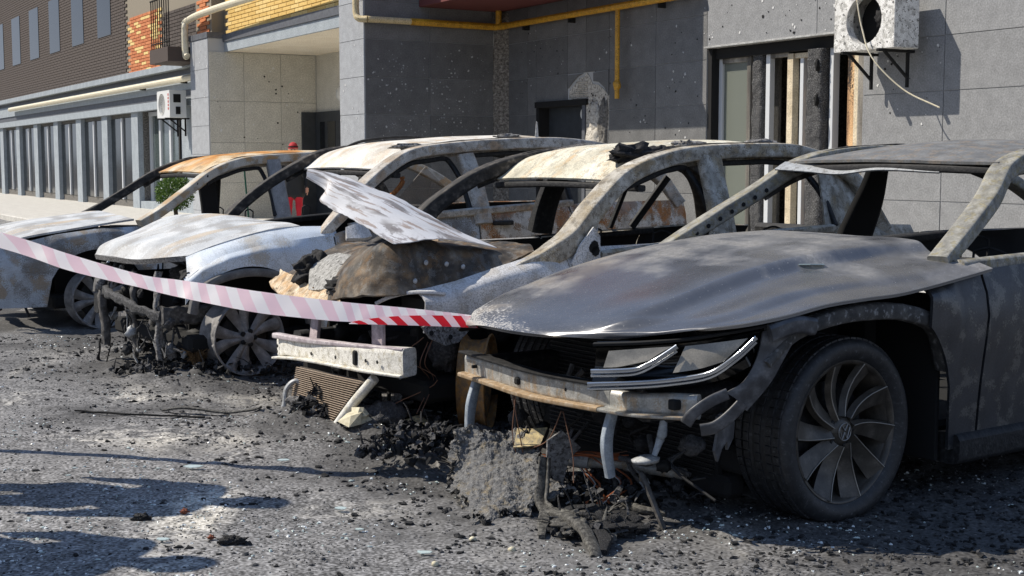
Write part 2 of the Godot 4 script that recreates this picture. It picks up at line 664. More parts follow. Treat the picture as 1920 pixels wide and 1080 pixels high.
func build_building() -> void:
	var b = thing("apartment_building", "apartment building with dark grey tiled ground floor, recessed porch and burnt window", "building", V(-0.18, 0, -22), -deg_to_rad(59.2))
	var T: Array = [M.tile0, M.tile1, M.tile2]
	var P: Array = [M.pale0, M.pale1]
	var H = [-0.02, 0.26, 0.84, 1.42, 2.0, 2.575, 3.15, 3.73]
	# --- wall with the burnt window
	var w = hold("window_wall", b)
	wall_box("backing", V(0.0, 0, -0.35), V(1.12, 4.2, 0.0), M.grout, w)
	wall_box("backing", V(1.12, 2.17, -0.35), V(2.5, 4.2, 0.0), M.grout, w)
	wall_box("backing", V(2.5, 0, -0.35), V(5.3, 4.2, 0.0), M.grout, w)
	wall_box("backing", V(5.3, 2.74, -0.35), V(8.05, 4.2, 0.0), M.grout, w)
	wall_box("backing", V(5.3, 0, -0.35), V(8.05, 0.3, 0.0), M.grout, w)
	wall_box("backing", V(8.05, 0, -0.35), V(14.0, 4.2, 0.0), M.grout, w)
	tiles(w, "tile", 0, 0.0, 1.0, [0.27, 0.85, 1.12], H, T)
	tiles(w, "tile", 0, 0.0, 1.0, [1.12, 2.0, 2.5], [2.17, 2.575, 3.15, 3.73], T, [[2.0, 2.5, 2.17, 2.575]])
	tiles(w, "tile", 0, 0.0, 1.0, [2.5, 3.1, 4.2, 5.3], H, T, [[2.5, 3.1, 1.42, 2.575]])
	tiles(w, "tile", 0, 0.0, 1.0, [8.05, 9.2, 10.35, 11.5, 12.65, 13.8], H, [M.mid0, M.mid1])
	# lintel above the window stands a little proud and catches the sun
	tiles(w, "lintel_slab", 0, 0.0, 1.0, [5.3, 7.3, 8.05], [2.74, 3.73], [M.mid0, M.mid1])
	wall_box("lintel_ledge", V(5.3, 2.715, -0.1), V(8.05, 2.738, 0.07), M.sheetmetal, w)
	# torn-off cladding beside the door
	var pts = [Vector2(2.02, 2.18), Vector2(2.06, 2.33), Vector2(2.2, 2.42), Vector2(2.32, 2.5), Vector2(2.46, 2.52), Vector2(2.52, 2.575), Vector2(2.6, 2.5), Vector2(2.66, 2.4), Vector2(2.82, 2.38), Vector2(2.98, 2.3), Vector2(3.09, 2.2), Vector2(3.08, 1.9), Vector2(3.09, 1.43), Vector2(2.51, 1.43), Vector2(2.51, 2.18)]
	plate("bare_plaster", pts, 0.01, Transform3D(Basis.IDENTITY, V(0, 0, 0.004)), M.plaster, w)
	for k in 9:
		var y = 2.2 + k * 0.03
		tube("adhesive_ridge", [V(2.1 + k * 0.035, y, 0.012), V(2.3, y + 0.006, 0.014), V(2.55, y - 0.004, 0.012)], 8, 0.008, M.plaster, w, 5)
	plate("torn_tile", [Vector2(2.7, 2.56), Vector2(3.09, 2.57), Vector2(3.09, 2.22), Vector2(2.99, 2.33), Vector2(2.84, 2.42), Vector2(2.7, 2.44)], 0.012, Transform3D(Basis.IDENTITY, V(0, 0, 0.014)), M.tile1, w)
	plate("torn_tile", [Vector2(2.01, 2.56), Vector2(2.44, 2.565), Vector2(2.3, 2.53), Vector2(2.16, 2.45), Vector2(2.03, 2.36)], 0.012, Transform3D(Basis.IDENTITY, V(0, 0, 0.014)), M.tile0, w)
	lump("plaster_bulge", V(2.78, 1.55, -0.02), V(0.2, 0.5, 0.13), M.plaster, w, 0.35, 1.2, 3.0, 28, 22)
	lump("plaster_bulge", V(2.97, 1.75, -0.02), V(0.11, 0.42, 0.1), M.soot_plaster, w, 0.4, 1.5, 7.0, 24, 18)
	# rough pilaster in the corner
	var rows = []
	for k in 5:
		var h = 3.66 * k / 4.0
		rows.append([V(0.0, h, 0.15), V(0.05, h, 0.135), V(0.16, h, 0.06), V(0.255, h, 0.02), V(0.27, h, 0.0)])
	panel("corner_pilaster", rows, 14, 90, M.rough_plaster, w, V(0.7, 0, 0.7), 0.01, 0.03, null, 9.0)
	# door to the meter room
	wall_box("door_reveal", V(1.12, 0.0, -0.3), V(1.2, 2.17, 0.02), M.soot, w)
	wall_box("door_reveal", V(2.42, 0.0, -0.3), V(2.5, 2.17, 0.03), M.sheetmetal_dark, w)
	wall_box("door_reveal", V(1.12, 2.10, -0.3), V(2.56, 2.19, 0.05), M.soot, w)
	var dr = hold("steel_door", w)
	wall_box("leaf", V(1.2, 0.0, -0.22), V(1.5, 2.1, -0.17), M.door_dark, dr)
	wall_box("leaf", V(1.51, 0.0, -0.2), V(2.42, 2.1, -0.14), M.door_dark, dr)
	var dg = MB.new()
	lathe(dg, [Vector2(0.0, 0.002), Vector2(0.085, 0.002), Vector2(0.085, -0.002)], 20, V(2.22, 1.98, -0.136))
	part("warning_disc", dg, M.white_paint, dr)
	plate("warning_bolt", [Vector2(0.02, 0.07), Vector2(-0.04, -0.005), Vector2(0.0, -0.005), Vector2(-0.02, -0.07), Vector2(0.045, 0.015), Vector2(0.005, 0.015)], 0.003, Transform3D(Basis.IDENTITY, V(2.22, 1.98, -0.132)), M.soot, dr)
	wall_box("nameplate", V(1.95, 1.30, -0.138), V(2.16, 1.34, -0.134), M.white_paint, dr)
	tube("handle", [V(1.58, 1.0, -0.13), V(1.58, 1.02, -0.08), V(1.66, 1.02, -0.08)], 8, 0.012, M.sheetmetal, dr, 6)
	# --- burnt window: s ranges measured along the wall
	var win = hold("burnt_window", b)
	wall_box("jamb", V(5.26, 0.3, -0.34), V(5.38, 2.715, -0.002), M.soot, win)
	wall_box("head", V(5.3, 2.58, -0.3), V(8.05, 2.71, -0.06), M.soot, win)
	wall_box("sill", V(5.3, 0.3, -0.3), V(8.05, 0.36, 0.04), M.sheetmetal_dark, win)
	wall_box("frame", V(5.385, 0.36, -0.19), V(5.45, 2.58, -0.12), M.pvc, win)
	wall_box("frame", V(5.93, 0.36, -0.19), V(6.0, 2.58, -0.12), M.pvc_burnt, win)
	wall_box("frame", V(5.45, 2.52, -0.19), V(5.93, 2.58, -0.12), M.pvc_burnt, win)
	wall_box("frame", V(6.285, 0.36, -0.2), V(6.36, 2.58, -0.12), M.pvc, win)
	wall_box("frame", V(6.69, 0.36, -0.2), V(6.79, 2.56, -0.1), M.cream, win)
	wall_box("frame", V(6.36, 2.53, -0.19), V(6.69, 2.58, -0.12), M.pvc_burnt, win)
	wall_box("frame", V(6.87, 0.36, -0.22), V(6.93, 2.54, -0.14), M.pvc, win)
	wall_box("frame", V(7.02, 0.36, -0.22), V(7.08, 2.54, -0.14), M.pvc_burnt, win)
	wall_box("frame", V(6.8, 2.5, -0.2), V(7.1, 2.56, -0.12), M.cream, win)
	wall_box("scorched_strip", V(6.94, 0.36, -0.24), V(7.015, 2.5, -0.2), M.scorched_wood, win)
	wall_box("frame", V(7.41, 0.36, -0.2), V(7.47, 2.58, -0.1), M.pvc, win)
	wall_box("scorched_strip", V(7.66, 0.36, -0.28), V(7.8, 2.56, -0.14), M.scorched_wood, win)
	wall_box("scorched_strip", V(7.8, 0.36, -0.24), V(7.88, 2.56, -0.1), M.cream, win)
	wall_box("frame", V(7.9, 0.36, -0.2), V(8.05, 2.58, -0.06), M.pvc_burnt, win)
	var pane = wall_box("pane", V(5.45, 0.36, -0.165), V(5.93, 2.52, -0.155), M.dusty_glass, win)
	pane.set_meta("label", "soot filmed pane still standing in the window")
	wall_box("curtain_board", V(5.4, 0.36, -0.55), V(6.1, 2.6, -0.5), M.plaster_grey, win)
	# charred timber posts
	for q in [[6.02, 6.06, 6.24, -0.1], [7.1, 7.12, 7.36, -0.02]]:
		var pr = []
		for k in 5:
			var h = 0.36 + 2.22 * k / 4.0
			pr.append([V(q[0], h, q[3] - 0.16), V(q[1], h, q[3]), V((q[1] + q[2]) / 2, h, q[3] + 0.012), V(q[2], h, q[3]), V(q[2] + 0.02, h, q[3] - 0.16)])
		panel("charred_post", pr, 22, 120, M.char_wood, win, V(0, 0, 1), 0.01, 0.022, null, 28.0)
	for h in [2.38, 1.98]:
		lump("burnt_hinge", V(7.31, h, 0.0), V(0.03, 0.07, 0.03), M.soot, win, 0.4, 2.0, h)
	# room behind the window
	var rm = hold("room", b)
	wall_box("room_wall", V(5.2, 0, -3.6), V(8.4, 2.9, -3.5), M.soot, rm)
	wall_box("room_wall", V(5.1, 0, -3.5), V(5.2, 2.9, -0.36), M.soot_plaster, rm)
	wall_box("room_wall", V(8.4, 0, -3.5), V(8.5, 2.9, -0.36), M.soot_plaster, rm)
	wall_box("room_ceiling", V(5.1, 2.9, -3.6), V(8.5, 3.0, -0.36), M.soot, rm)
	wall_box("room_floor", V(5.1, 0.0, -3.6), V(8.5, 0.1, -0.36), M.soot, rm)
	# --- shaded side wall and its pillar
	var sw = hold("side_wall", b)
	wall_box("backing", V(-0.94, 0, 0.0), V(0.0, 8.0, 2.43), M.grout, sw)
	tiles(sw, "tile", 1, 0.0, 1.0, [0.15, 1.31, 2.43], H, T)
	tiles(sw, "tile", 1, 0.0, 1.0, [0.15, 1.31, 2.43], [3.73, 4.3, 4.88, 5.45], T)
	tiles(sw, "pillar_tile", 0, 2.43, 1.0, [-0.94, 0.0], H, P)
	tiles(sw, "pillar_tile", 0, 2.43, 1.0, [-0.94, 0.0], [3.73, 4.3, 4.88, 5.45], P)
	# --- porch
	var pc = hold("porch", b)
	wall_box("porch_side", V(-8.72, 0, -0.1), V(-7.55, 3.86, 2.43), M.grout, pc)
	wall_box("porch_back", V(-7.55, 0, -0.2), V(-0.95, 3.5, 0.1), M.porch_tile, pc)
	tiles(pc, "porch_tile", 1, -7.55, 1.0, [0.12, 0.9, 1.7, 2.43], [0.0, 0.84, 1.66, 2.5, 3.49], [M.porch_tile, M.porch_tile2])
	tiles(pc, "pillar_tile", 0, 2.43, 1.0, [-8.72, -7.55], [0.0, 0.26, 0.84, 1.42, 2.0, 2.575, 3.15, 3.76], P)
	wall_box("pillar_cap", V(-8.74, 3.76, 2.0), V(-7.53, 3.88, 2.46), M.sheetmetal_dark, pc)
	wall_box("porch_soffit", V(-7.55, 3.5, -0.2), V(-0.95, 3.56, 2.05), M.soffit, pc)
	wall_box("lintel", V(-7.55, 3.49, 2.05), V(-0.945, 3.69, 2.1), M.pale_band, pc)
	wall_box("lintel_cap", V(-7.55, 3.69, 1.8), V(-0.945, 3.84, 2.13), M.sheetmetal_dark, pc)
	wall_box("entrance_door", V(-7.535, 0, 0.1), V(-7.48, 2.31, 0.46), M.door_dark, pc)
	wall_box("entrance_door", V(-7.46, 0, 0.11), V(-6.2, 2.31, 0.17), M.door_dark, pc)
	wall_box("door_glazing", V(-7.2, 0.9, 0.172), V(-6.95, 2.1, 0.18), M.dark_glass, pc)
	wall_box("door_glazing", V(-6.8, 0.9, 0.172), V(-6.4, 2.1, 0.18), M.dark_glass, pc)
	var lm = MB.new()
	lathe(lm, [Vector2(0.0, 0.06), Vector2(0.1, 0.05), Vector2(0.15, 0.0)], 20, V(-6.3, 2.65, 0.11))
	part("porch_lamp", lm, M.white_paint, pc)
	# --- upper storey above the porch
	var up = hold("brick_storey", b)
	wall_box("backing", V(-7.7, 3.84, 0.5), V(-0.94, 9.0, 2.04), M.mortar, up)
	bricks(up, -7.58, -0.95, 3.845, 4.55, 2.04, [M.brick_y0, M.brick_y1, M.brick_y2])
	bricks(up, -8.6, -7.75, 3.9, 4.6, 2.3, [M.brick_o0, M.brick_o1])
	wall_box("backing", V(-8.72, 3.88, 1.0), V(-7.7, 9.0, 2.3), M.mortar, up)
	# --- left wing
	var lw = hold("shop_wing", b)
	wall_box("backing", V(-45, 0, 1.5), V(-14.4, 2.6, 1.9), M.soot_plaster, lw)
	for k in 9:
		wall_box("pier", V(-15.0 - k * 3.0, 0, 1.9), V(-14.4 - k * 3.0, 2.5, 2.03), M.pale_band, lw)
		wall_box("shop_pane", V(-17.4 - k * 3.0, 0.3, 1.9), V(-15.0 - k * 3.0, 2.4, 1.92), M.dark_glass, lw)
		wall_box("window_frame", V(-16.25 - k * 3.0, 0.3, 1.92), V(-16.15 - k * 3.0, 2.4, 1.97), M.pvc, lw)
	wall_box("backing", V(-11.0, 0, 1.5), V(-8.72, 2.6, 2.0), M.pale_band, lw)
	wall_box("backing", V(-14.4, 0, 1.5), V(-11.0, 0.3, 2.0), M.pale_band, lw)
	wall_box("backing", V(-14.4, 0.3, 1.5), V(-11.0, 2.5, 1.6), M.soot, lw)
	wall_box("fascia", V(-45, 2.5, 1.95), V(-8.74, 2.68, 2.12), M.pale_band, lw)
	wall_box("fascia", V(-45, 2.68, 1.5), V(-8.72, 2.86, 2.02), M.sheetmetal_dark, lw)
	wall_box("fascia", V(-45, 2.86, 1.5), V(-8.72, 3.2, 2.06), M.pale_band, lw)
	wall_box("fascia", V(-45, 3.2, 1.5), V(-8.72, 3.32, 2.01), M.sheetmetal_dark, lw)
	wall_box("fascia", V(-45, 3.32, 1.5), V(-8.72, 3.46, 2.2), M.pale_band, lw)
	wall_box("backing", V(-45, 3.46, 1.5), V(-8.72, 9.0, 1.98), M.mortar, lw)
	bricks(lw, -15.2, -12.2, 3.47, 4.9, 1.98, [M.brick_y1, M.brick_o0, M.brick_o0, M.brick_o1])
	# the brickwork farther along is too far off to pick apart
	var far_b = MB.new()
	for r in 60:
		for c in 48:
			bbox(far_b, V(-15.45 - c * 0.4 - (0.2 if r % 2 else 0.0), 3.51 + r * 0.077, 1.992), V(0.386, 0.065, 0.024), Basis.IDENTITY, 0.003)
	for k in 6:
		wall_box("storey_window", V(-18.2 - k * 3.0, 4.6, 1.99), V(-16.8 - k * 3.0, 6.2, 2.02), M.dark_glass, lw)
	tag(part("brickwork", far_b, M.brick_d1, lw), "", "", "", "stuff")
	bricks(lw, -12.2, -8.75, 3.47, 4.75, 1.98, [M.brick_d0, M.brick_d1])
	for k in 4:
		var f0 = -14.35 + k * 0.84
		wall_box("window_frame", V(f0, 0.3, 1.66), V(f0 + 0.14, 2.5, 1.76), M.pvc, lw)
		if k < 4:
			var gp = wall_box("window_pane", V(f0 + 0.14, 0.35, 1.7), V(f0 + 0.84, 2.45, 1.71), M.dusty_glass2, lw)
			gp.rotation.y = 0.0
	wall_box("window_frame", V(-14.35, 2.4, 1.67), V(-11.0, 2.5, 1.77), M.pvc, lw)
	wall_box("window_reveal", V(-11.0, 0.3, 1.5), V(-10.9, 2.5, 2.04), M.soot, lw)
	# --- balconies
	var bl = hold("balcony", b)
	wall_box("slab", V(-10.1, 3.36, 2.0), V(-8.76, 3.66, 2.9), M.brown_fascia, bl)
	for k in 9:
		tube("baluster", [V(-10.06 + k * 0.16, 3.66, 2.86), V(-10.06 + k * 0.16, 4.7, 2.86)], 2, 0.012, M.soot, bl, 6)
	tube("rail", [V(-10.1, 3.78, 2.86), V(-8.76, 3.78, 2.86)], 2, 0.015, M.soot, bl, 6)
	tube("rail", [V(-10.1, 4.7, 2.86), V(-8.76, 4.7, 2.86)], 2, 0.02, M.soot, bl, 6)
	var b2 = hold("corner_balcony", b)
	wall_box("slab", V(0.02, 3.68, 0.02), V(4.12, 3.86, 1.50), M.maroon, b2)
	wall_box("parapet", V(0.05, 3.86, 1.42), V(4.0, 6.4, 1.48), M.maroon, b2)
	for k in 6:
		wall_box("baluster", V(4.04, 3.86, 0.1 + k * 0.24), V(4.08, 6.4, 0.23 + k * 0.24), M.soot, b2)
	wall_box("slab", V(0.02, 6.4, 0.02), V(4.12, 6.6, 1.50), M.maroon, b2)
	wall_box("storey_wall", V(0.0, 4.2, -0.35), V(14.0, 9.0, 0.0), M.tile0, b2)
	# --- marks of splinters
	marks(b, scatter(230, 1, 0.0, 0.25, 2.38, 1.4, 3.1), V(1, 0, 0), [M.chip_pale, M.chip_grey])
	marks(b, scatter(90, 0, 0.0, 2.6, 5.25, 1.4, 3.3), V(0, 0, 1), [M.chip_pale, M.soot])
	marks(b, scatter(40, 0, 0.0, 0.3, 1.9, 2.2, 3.3, 0.005, 0.014), V(0, 0, 1), [M.chip_pale, M.soot])
	marks(b, scatter(60, 0, 0.0, 5.35, 8.0, 2.78, 3.3, 0.005, 0.026), V(0, 0, 1), [M.chip_white, M.soot])
	marks(b, scatter(30, 0, 0.0, 8.1, 9.2, 1.4, 2.6, 0.006, 0.02), V(0, 0, 1), [M.chip_white, M.soot])
	marks(b, scatter(16, 0, 2.43, -0.9, -0.05, 1.4, 3.6, 0.008, 0.022), V(0, 0, 1), [M.chip_white])
	marks(b, scatter(14, 0, 2.43, -8.6, -7.6, 1.4, 3.6, 0.01, 0.025), V(0, 0, 1), [M.chip_white])
	marks(b, scatter(26, 1, -7.55, 0.4, 2.35, 1.4, 3.3, 0.01, 0.03), V(1, 0, 0), [M.chip_white, M.soot])

func build_pavement() -> void:
	var t = Transform3D(Basis(Vector3.UP, -deg_to_rad(59.2)), V(-0.18, 0, -22))
	var mb = MB.new()
	bbox(mb, V(-22.5, 0.0, 2.8), V(43.0, 0.24, 5.8), Basis.IDENTITY, 0.02)
	bbox(mb, V(6.6, 0.0, 1.32), V(14.8, 0.24, 2.2), Basis.IDENTITY, 0.02)
	var o = part("pavement", mb, M.concrete, self)
	o.transform = t
	tag(o, "pale concrete pavement with kerb along the foot of the building", "pavement", "", "structure")

func b2w(p: Vector3) -> Vector3:
	return V(-0.18, 0, -22) + Basis(Vector3.UP, -deg_to_rad(59.2)) * p

func build_facade_things() -> void:
	var turn = -deg_to_rad(59.2)
	# yellow gas pipe round the corner
	var g = thing("gas_pipe", "yellow gas pipe bending round the dark tiled corner and dropping down the wall", "pipe", b2w(V(0, 0, 0)), turn)
	tube("riser_elbow", [V(-0.04, 3.85, 2.55), V(-0.04, 3.55, 2.55), V(0.02, 3.45, 2.53), V(0.12, 3.435, 2.43)], 16, 0.052, M.pipe_cream, g, 12)
	tube("run", [V(0.12, 3.435, 2.43), V(0.12, 3.435, 1.7)], 4, 0.05, M.pipe_cream, g, 12)
	tube("run", [V(0.12, 3.435, 1.7), V(0.12, 3.43, 0.35), V(0.16, 3.43, 0.18), V(0.4, 3.43, 0.13)], 20, 0.056, M.pipe_yellow, g, 12)
	tube("run", [V(0.4, 3.43, 0.13), V(5.2, 3.43, 0.13)], 4, 0.05, M.pipe_yellow, g, 12)
	tube("drop_pipe", [V(3.46, 3.43, 0.13), V(3.46, 2.5, 0.13), V(3.46, 2.15, 0.13)], 6, 0.035, M.pipe_yellow, g, 10)
	lump("valve", V(3.46, 2.34, 0.13), V(0.055, 0.08, 0.055), M.pipe_yellow, g, 0.15, 1.0)
	tube("stub", [V(0.2, 3.7, 0.16), V(0.2, 3.45, 0.16)], 3, 0.05, M.pipe_yellow, g, 10)
	for s in [0.9, 2.2, 4.4]:
		box("bracket", V(s, 3.40, 0.07), V(0.03, 0.16, 0.13), M.soot, g)
	# cream drain pipe by the porch
	var d = thing("white_pipe", "cream painted pipe with two elbows beside the yellow bricks above the porch", "pipe", b2w(V(0, 0, 0)), turn)
	tube("run", [V(-8.66, 3.46, 2.52), V(-8.72, 3.52, 2.54), V(-8.72, 4.05, 2.54), V(-8.6, 4.2, 2.5), V(-7.0, 4.28, 2.45), V(-2.0, 4.3, 2.4)], 60, 0.07, M.pipe_white, d, 12)
	var c = thing("cream_pipe", "straight cream pipe running under the brown balcony and above the small air conditioner", "pipe", b2w(V(0, 0, 0)), turn)
	tube("run", [V(-30, 3.08, 2.2), V(-8.74, 3.08, 2.2)], 30, 0.07, M.pipe_white, c, 10)
	for s in [-10.2, -13.5]:
		box("bracket", V(s, 3.02, 2.12), V(0.05, 0.06, 0.16), M.soot, c)
	air_con("air_conditioner", "white air conditioner beside the balcony, clean casing with round fan guard", V(-10.2, 2.52, 2.42), 0.95, 0.58, 0.36, false)
	air_con("air_conditioner", "scorched white air conditioner with an empty black fan hole above the burnt window", V(8.56, 2.76, 0.36), 0.86, 0.62, 0.36, true)

func air_con(called: String, label: String, at: Vector3, w: float, h: float, dp: float, burnt: bool) -> void:
	var a = thing(called, label, "air conditioner", b2w(at), -deg_to_rad(59.2), "air conditioners on the facade")
	var skin: Material = M.ac_burnt if burnt else M.ac_white
	var r = h * 0.41
	var cx = 0.0 if burnt else -w * 0.12
	# front with a round opening: ring of quads from the circle to the rectangle
	var mb = MB.new()
	var n = 40
	for k in n:
		var pts = []
		for q in [k, k + 1]:
			var t = TAU * q / n
			var dir = Vector2(cos(t), sin(t))
			var inner = Vector2(cx, 0) + dir * r
			var lim = INF
			if absf(dir.x) > 1e-6: lim = minf(lim, ((w / 2 - cx) if dir.x > 0 else (w / 2 + cx)) / absf(dir.x))
			if absf(dir.y) > 1e-6: lim = minf(lim, (h / 2) / absf(dir.y))
			pts.append([inner, Vector2(cx, 0) + dir * lim])
		var i0: Vector2 = pts[0][0]; var o0: Vector2 = pts[0][1]; var i1: Vector2 = pts[1][0]; var o1: Vector2 = pts[1][1]
		mb.fquad(V(i0.x, i0.y, dp / 2), V(o0.x, o0.y, dp / 2), V(o1.x, o1.y, dp / 2), V(i1.x, i1.y, dp / 2))
		mb.fquad(V(i0.x, i0.y, dp / 2), V(i1.x, i1.y, dp / 2), V(i1.x, i1.y, dp / 2 - 0.1), V(i0.x, i0.y, dp / 2 - 0.1))
	part("front_panel", mb, skin, a)
	var cs = MB.new()
	for q in [[V(-w / 2, 0, 0), V(0.012, h, dp)], [V(w / 2, 0, 0), V(0.012, h, dp)], [V(0, h / 2, 0), V(w, 0.012, dp)], [V(0, -h / 2, 0), V(w, 0.012, dp)], [V(0, 0, -dp / 2), V(w, h, 0.012)]]:
		bbox(cs, q[0], q[1], Basis.IDENTITY, 0.003)
	part("casing", cs, skin, a)
	if burnt:
		part("fan_well", _disc(V(cx, 0, dp / 2 - 0.26), r * 1.1), M.soot, a)
		lump("burnt_motor", V(cx + 0.1, 0.03, 0.02), V(0.07, 0.1, 0.06), M.char, a, 0.5, 2.0, 4.0)
		tube("loose_cable", [V(-0.1, 0.4, dp / 2 + 0.02), V(-0.06, 0.2, dp / 2 + 0.04), V(0.03, -0.1, dp / 2 + 0.05), V(0.2, -0.42, dp / 2 + 0.06), V(0.5, -0.75, 0.1), V(0.9, -0.95, 0.0)], 30, 0.008, M.pipe_white, a, 6)
	else:
		part("fan_well", _disc(V(cx, 0, dp / 2 - 0.06), r * 1.02), M.plaster_grey, a)
		for k in 7:
			var tr = MB.new()
			var ring = []
			for q in 33:
				var t = TAU * q / 32.0
				ring.append(V(cx + cos(t) * r * (k + 1) / 7.0, sin(t) * r * (k + 1) / 7.0, dp / 2 + 0.004))
			sweep_mb(tr, ring, 0, 0.008, 0.008, V(0, 0, 1), 2.0, 5)
			part("guard_ring", tr, M.ac_white, a)
		for k in 5:
			box("red_lettering", V(w * 0.4, 0.2 - k * 0.075, dp / 2 + 0.003), V(0.07, 0.05, 0.003), M.red_print, a, 0.001)
		box("side_grille", V(w / 2 + 0.01, 0.12, 0.02), V(0.01, 0.18, 0.16), M.soot, a)
		box("valve_cover", V(w / 2 + 0.015, -0.14, 0.0), V(0.02, 0.16, 0.1), M.soot, a)
	for s in [-0.3, 0.3]:
		var br = MB.new()
		bbox(br, V(s * w, -h / 2 - 0.02, -dp * 0.1), V(0.04, 0.03, dp * 1.5), Basis.IDENTITY, 0.003)
		sweep_mb(br, [V(s * w, -h / 2 - 0.02, dp * 0.4), V(s * w, -h / 2 - 0.3, -dp * 0.6)], 3, 0.03, 0.03)
		sweep_mb(br, [V(s * w, -h / 2, -dp * 0.6), V(s * w, -h / 2 - 0.4, -dp * 0.6)], 3, 0.04, 0.03, V(1, 0, 0))
		part("wall_bracket", br, M.soot, a)

func _disc(c: Vector3, r: float) -> MB:
	var mb = MB.new()
	lathe(mb, [Vector2(0.0, 0.002), Vector2(r, 0.002), Vector2(r, -0.002)], 28, c)
	return mb

# ---------------------------------------------------------------- cars
# local frame: x towards the nose, y up, z towards the car's right side; origin on the ground under the front axle
func ip(p: Array, x: float) -> float:
	# p: [[x, y], ...] with falling x
	if x >= p[0][0]: return p[0][1]
	for k in p.size() - 1:
		if x >= p[k + 1][0]:
			var t: float = (p[k][0] - x) / (p[k][0] - p[k + 1][0])
			return lerpf(p[k][1], p[k + 1][1], t)
	return p[p.size() - 1][1]

func rail_at(p: Array, x: float) -> Vector3:
	for k in p.size() - 1:
		if p[k].x >= x and p[k + 1].x <= x:
			return p[k].lerp(p[k + 1], (p[k].x - x) / maxf(p[k].x - p[k + 1].x, 1e-4))
	return p[p.size() - 1]

# outer skin of one side between two x positions, cut out over the wheels
func side(node: Node, called: String, sgn: float, P: Dictionary, x0: float, x1: float, mat: Material, n := 16) -> MeshInstance3D:
	var g = []
	for i in n:
		var x = lerpf(x0, x1, i / (n - 1.0))
		var hi: float = ip(P.top, x) - (P.get("drop", 0.0) if sgn > 0.0 else 0.0)
		var lo: float = P.sill
		for ax in [0.0, -P.wb]:
			var u: float = (x - ax) / P.ar
			if absf(u) < 1.0:
				lo = maxf(lo, P.ay + (P.at - P.ay) * sqrt(1.0 - u * u))
		if x > 0.2: lo = maxf(lo, P.get("nose", 0.0))
		lo = minf(lo, hi - 0.03)
		var hw: float = ip(P.hw, x)
		var row = []
		for k in 9:
			var t = k / 8.0
			var y = lerpf(lo, hi, t)
			var q: float = (y - P.sill) / 0.65
			var z: float = hw - 0.05 * pow(1.0 - clampf(q, 0, 1), 2.0) - 0.012 * sin(clampf(q * 1.4, 0, 1) * PI)
			if t > 0.7:
				z -= P.roll * pow((t - 0.7) / 0.3, 2.0)
			row.append(V(x, y, sgn * z))
		g.append(row)
	return sheet(called, g, mat, node, V(0, 0, sgn), 0.012, 0.006, M.soot, 5.0)

func seat(node: Node, x: float, z: float, y0: float, w := 0.42, mat: Material = null) -> void:
	if mat == null: mat = M.soot_metal
	var s = hold("seat_frame", node)
	var hw = w / 2
	tube("back_frame", [V(x, y0 + 0.08, z - hw), V(x - 0.1, y0 + 0.35, z - hw), V(x - 0.17, y0 + 0.58, z - hw * 0.85), V(x - 0.18, y0 + 0.64, z - hw * 0.5), V(x - 0.18, y0 + 0.64, z + hw * 0.5), V(x - 0.17, y0 + 0.58, z + hw * 0.85), V(x - 0.1, y0 + 0.35, z + hw), V(x, y0 + 0.08, z + hw)], 36, 0.016, mat, s, 6)
	for q in [-0.08, 0.08]:
		tube("headrest_post", [V(x - 0.18, y0 + 0.63, z + q), V(x - 0.19, y0 + 0.76, z + q)], 3, 0.006, mat, s, 5)
	tube("headrest_post", [V(x - 0.19, y0 + 0.76, z - 0.08), V(x - 0.19, y0 + 0.78, z), V(x - 0.19, y0 + 0.76, z + 0.08)], 8, 0.006, mat, s, 5)
	var mb = MB.new()
	for k in 4:
		var t = 0.2 + k * 0.13
		sweep_mb(mb, [V(x - t * 0.28, y0 + t, z - hw), V(x - t * 0.28 + 0.02, y0 + t, z), V(x - t * 0.28, y0 + t, z + hw)], 6, 0.006, 0.006, Vector3.UP, 2.0, 4)
	bbox(mb, V(x + 0.2, y0, z), V(0.46, 0.05, w), Basis.IDENTITY, 0.01)
	part("seat_pan", mb, mat, s)

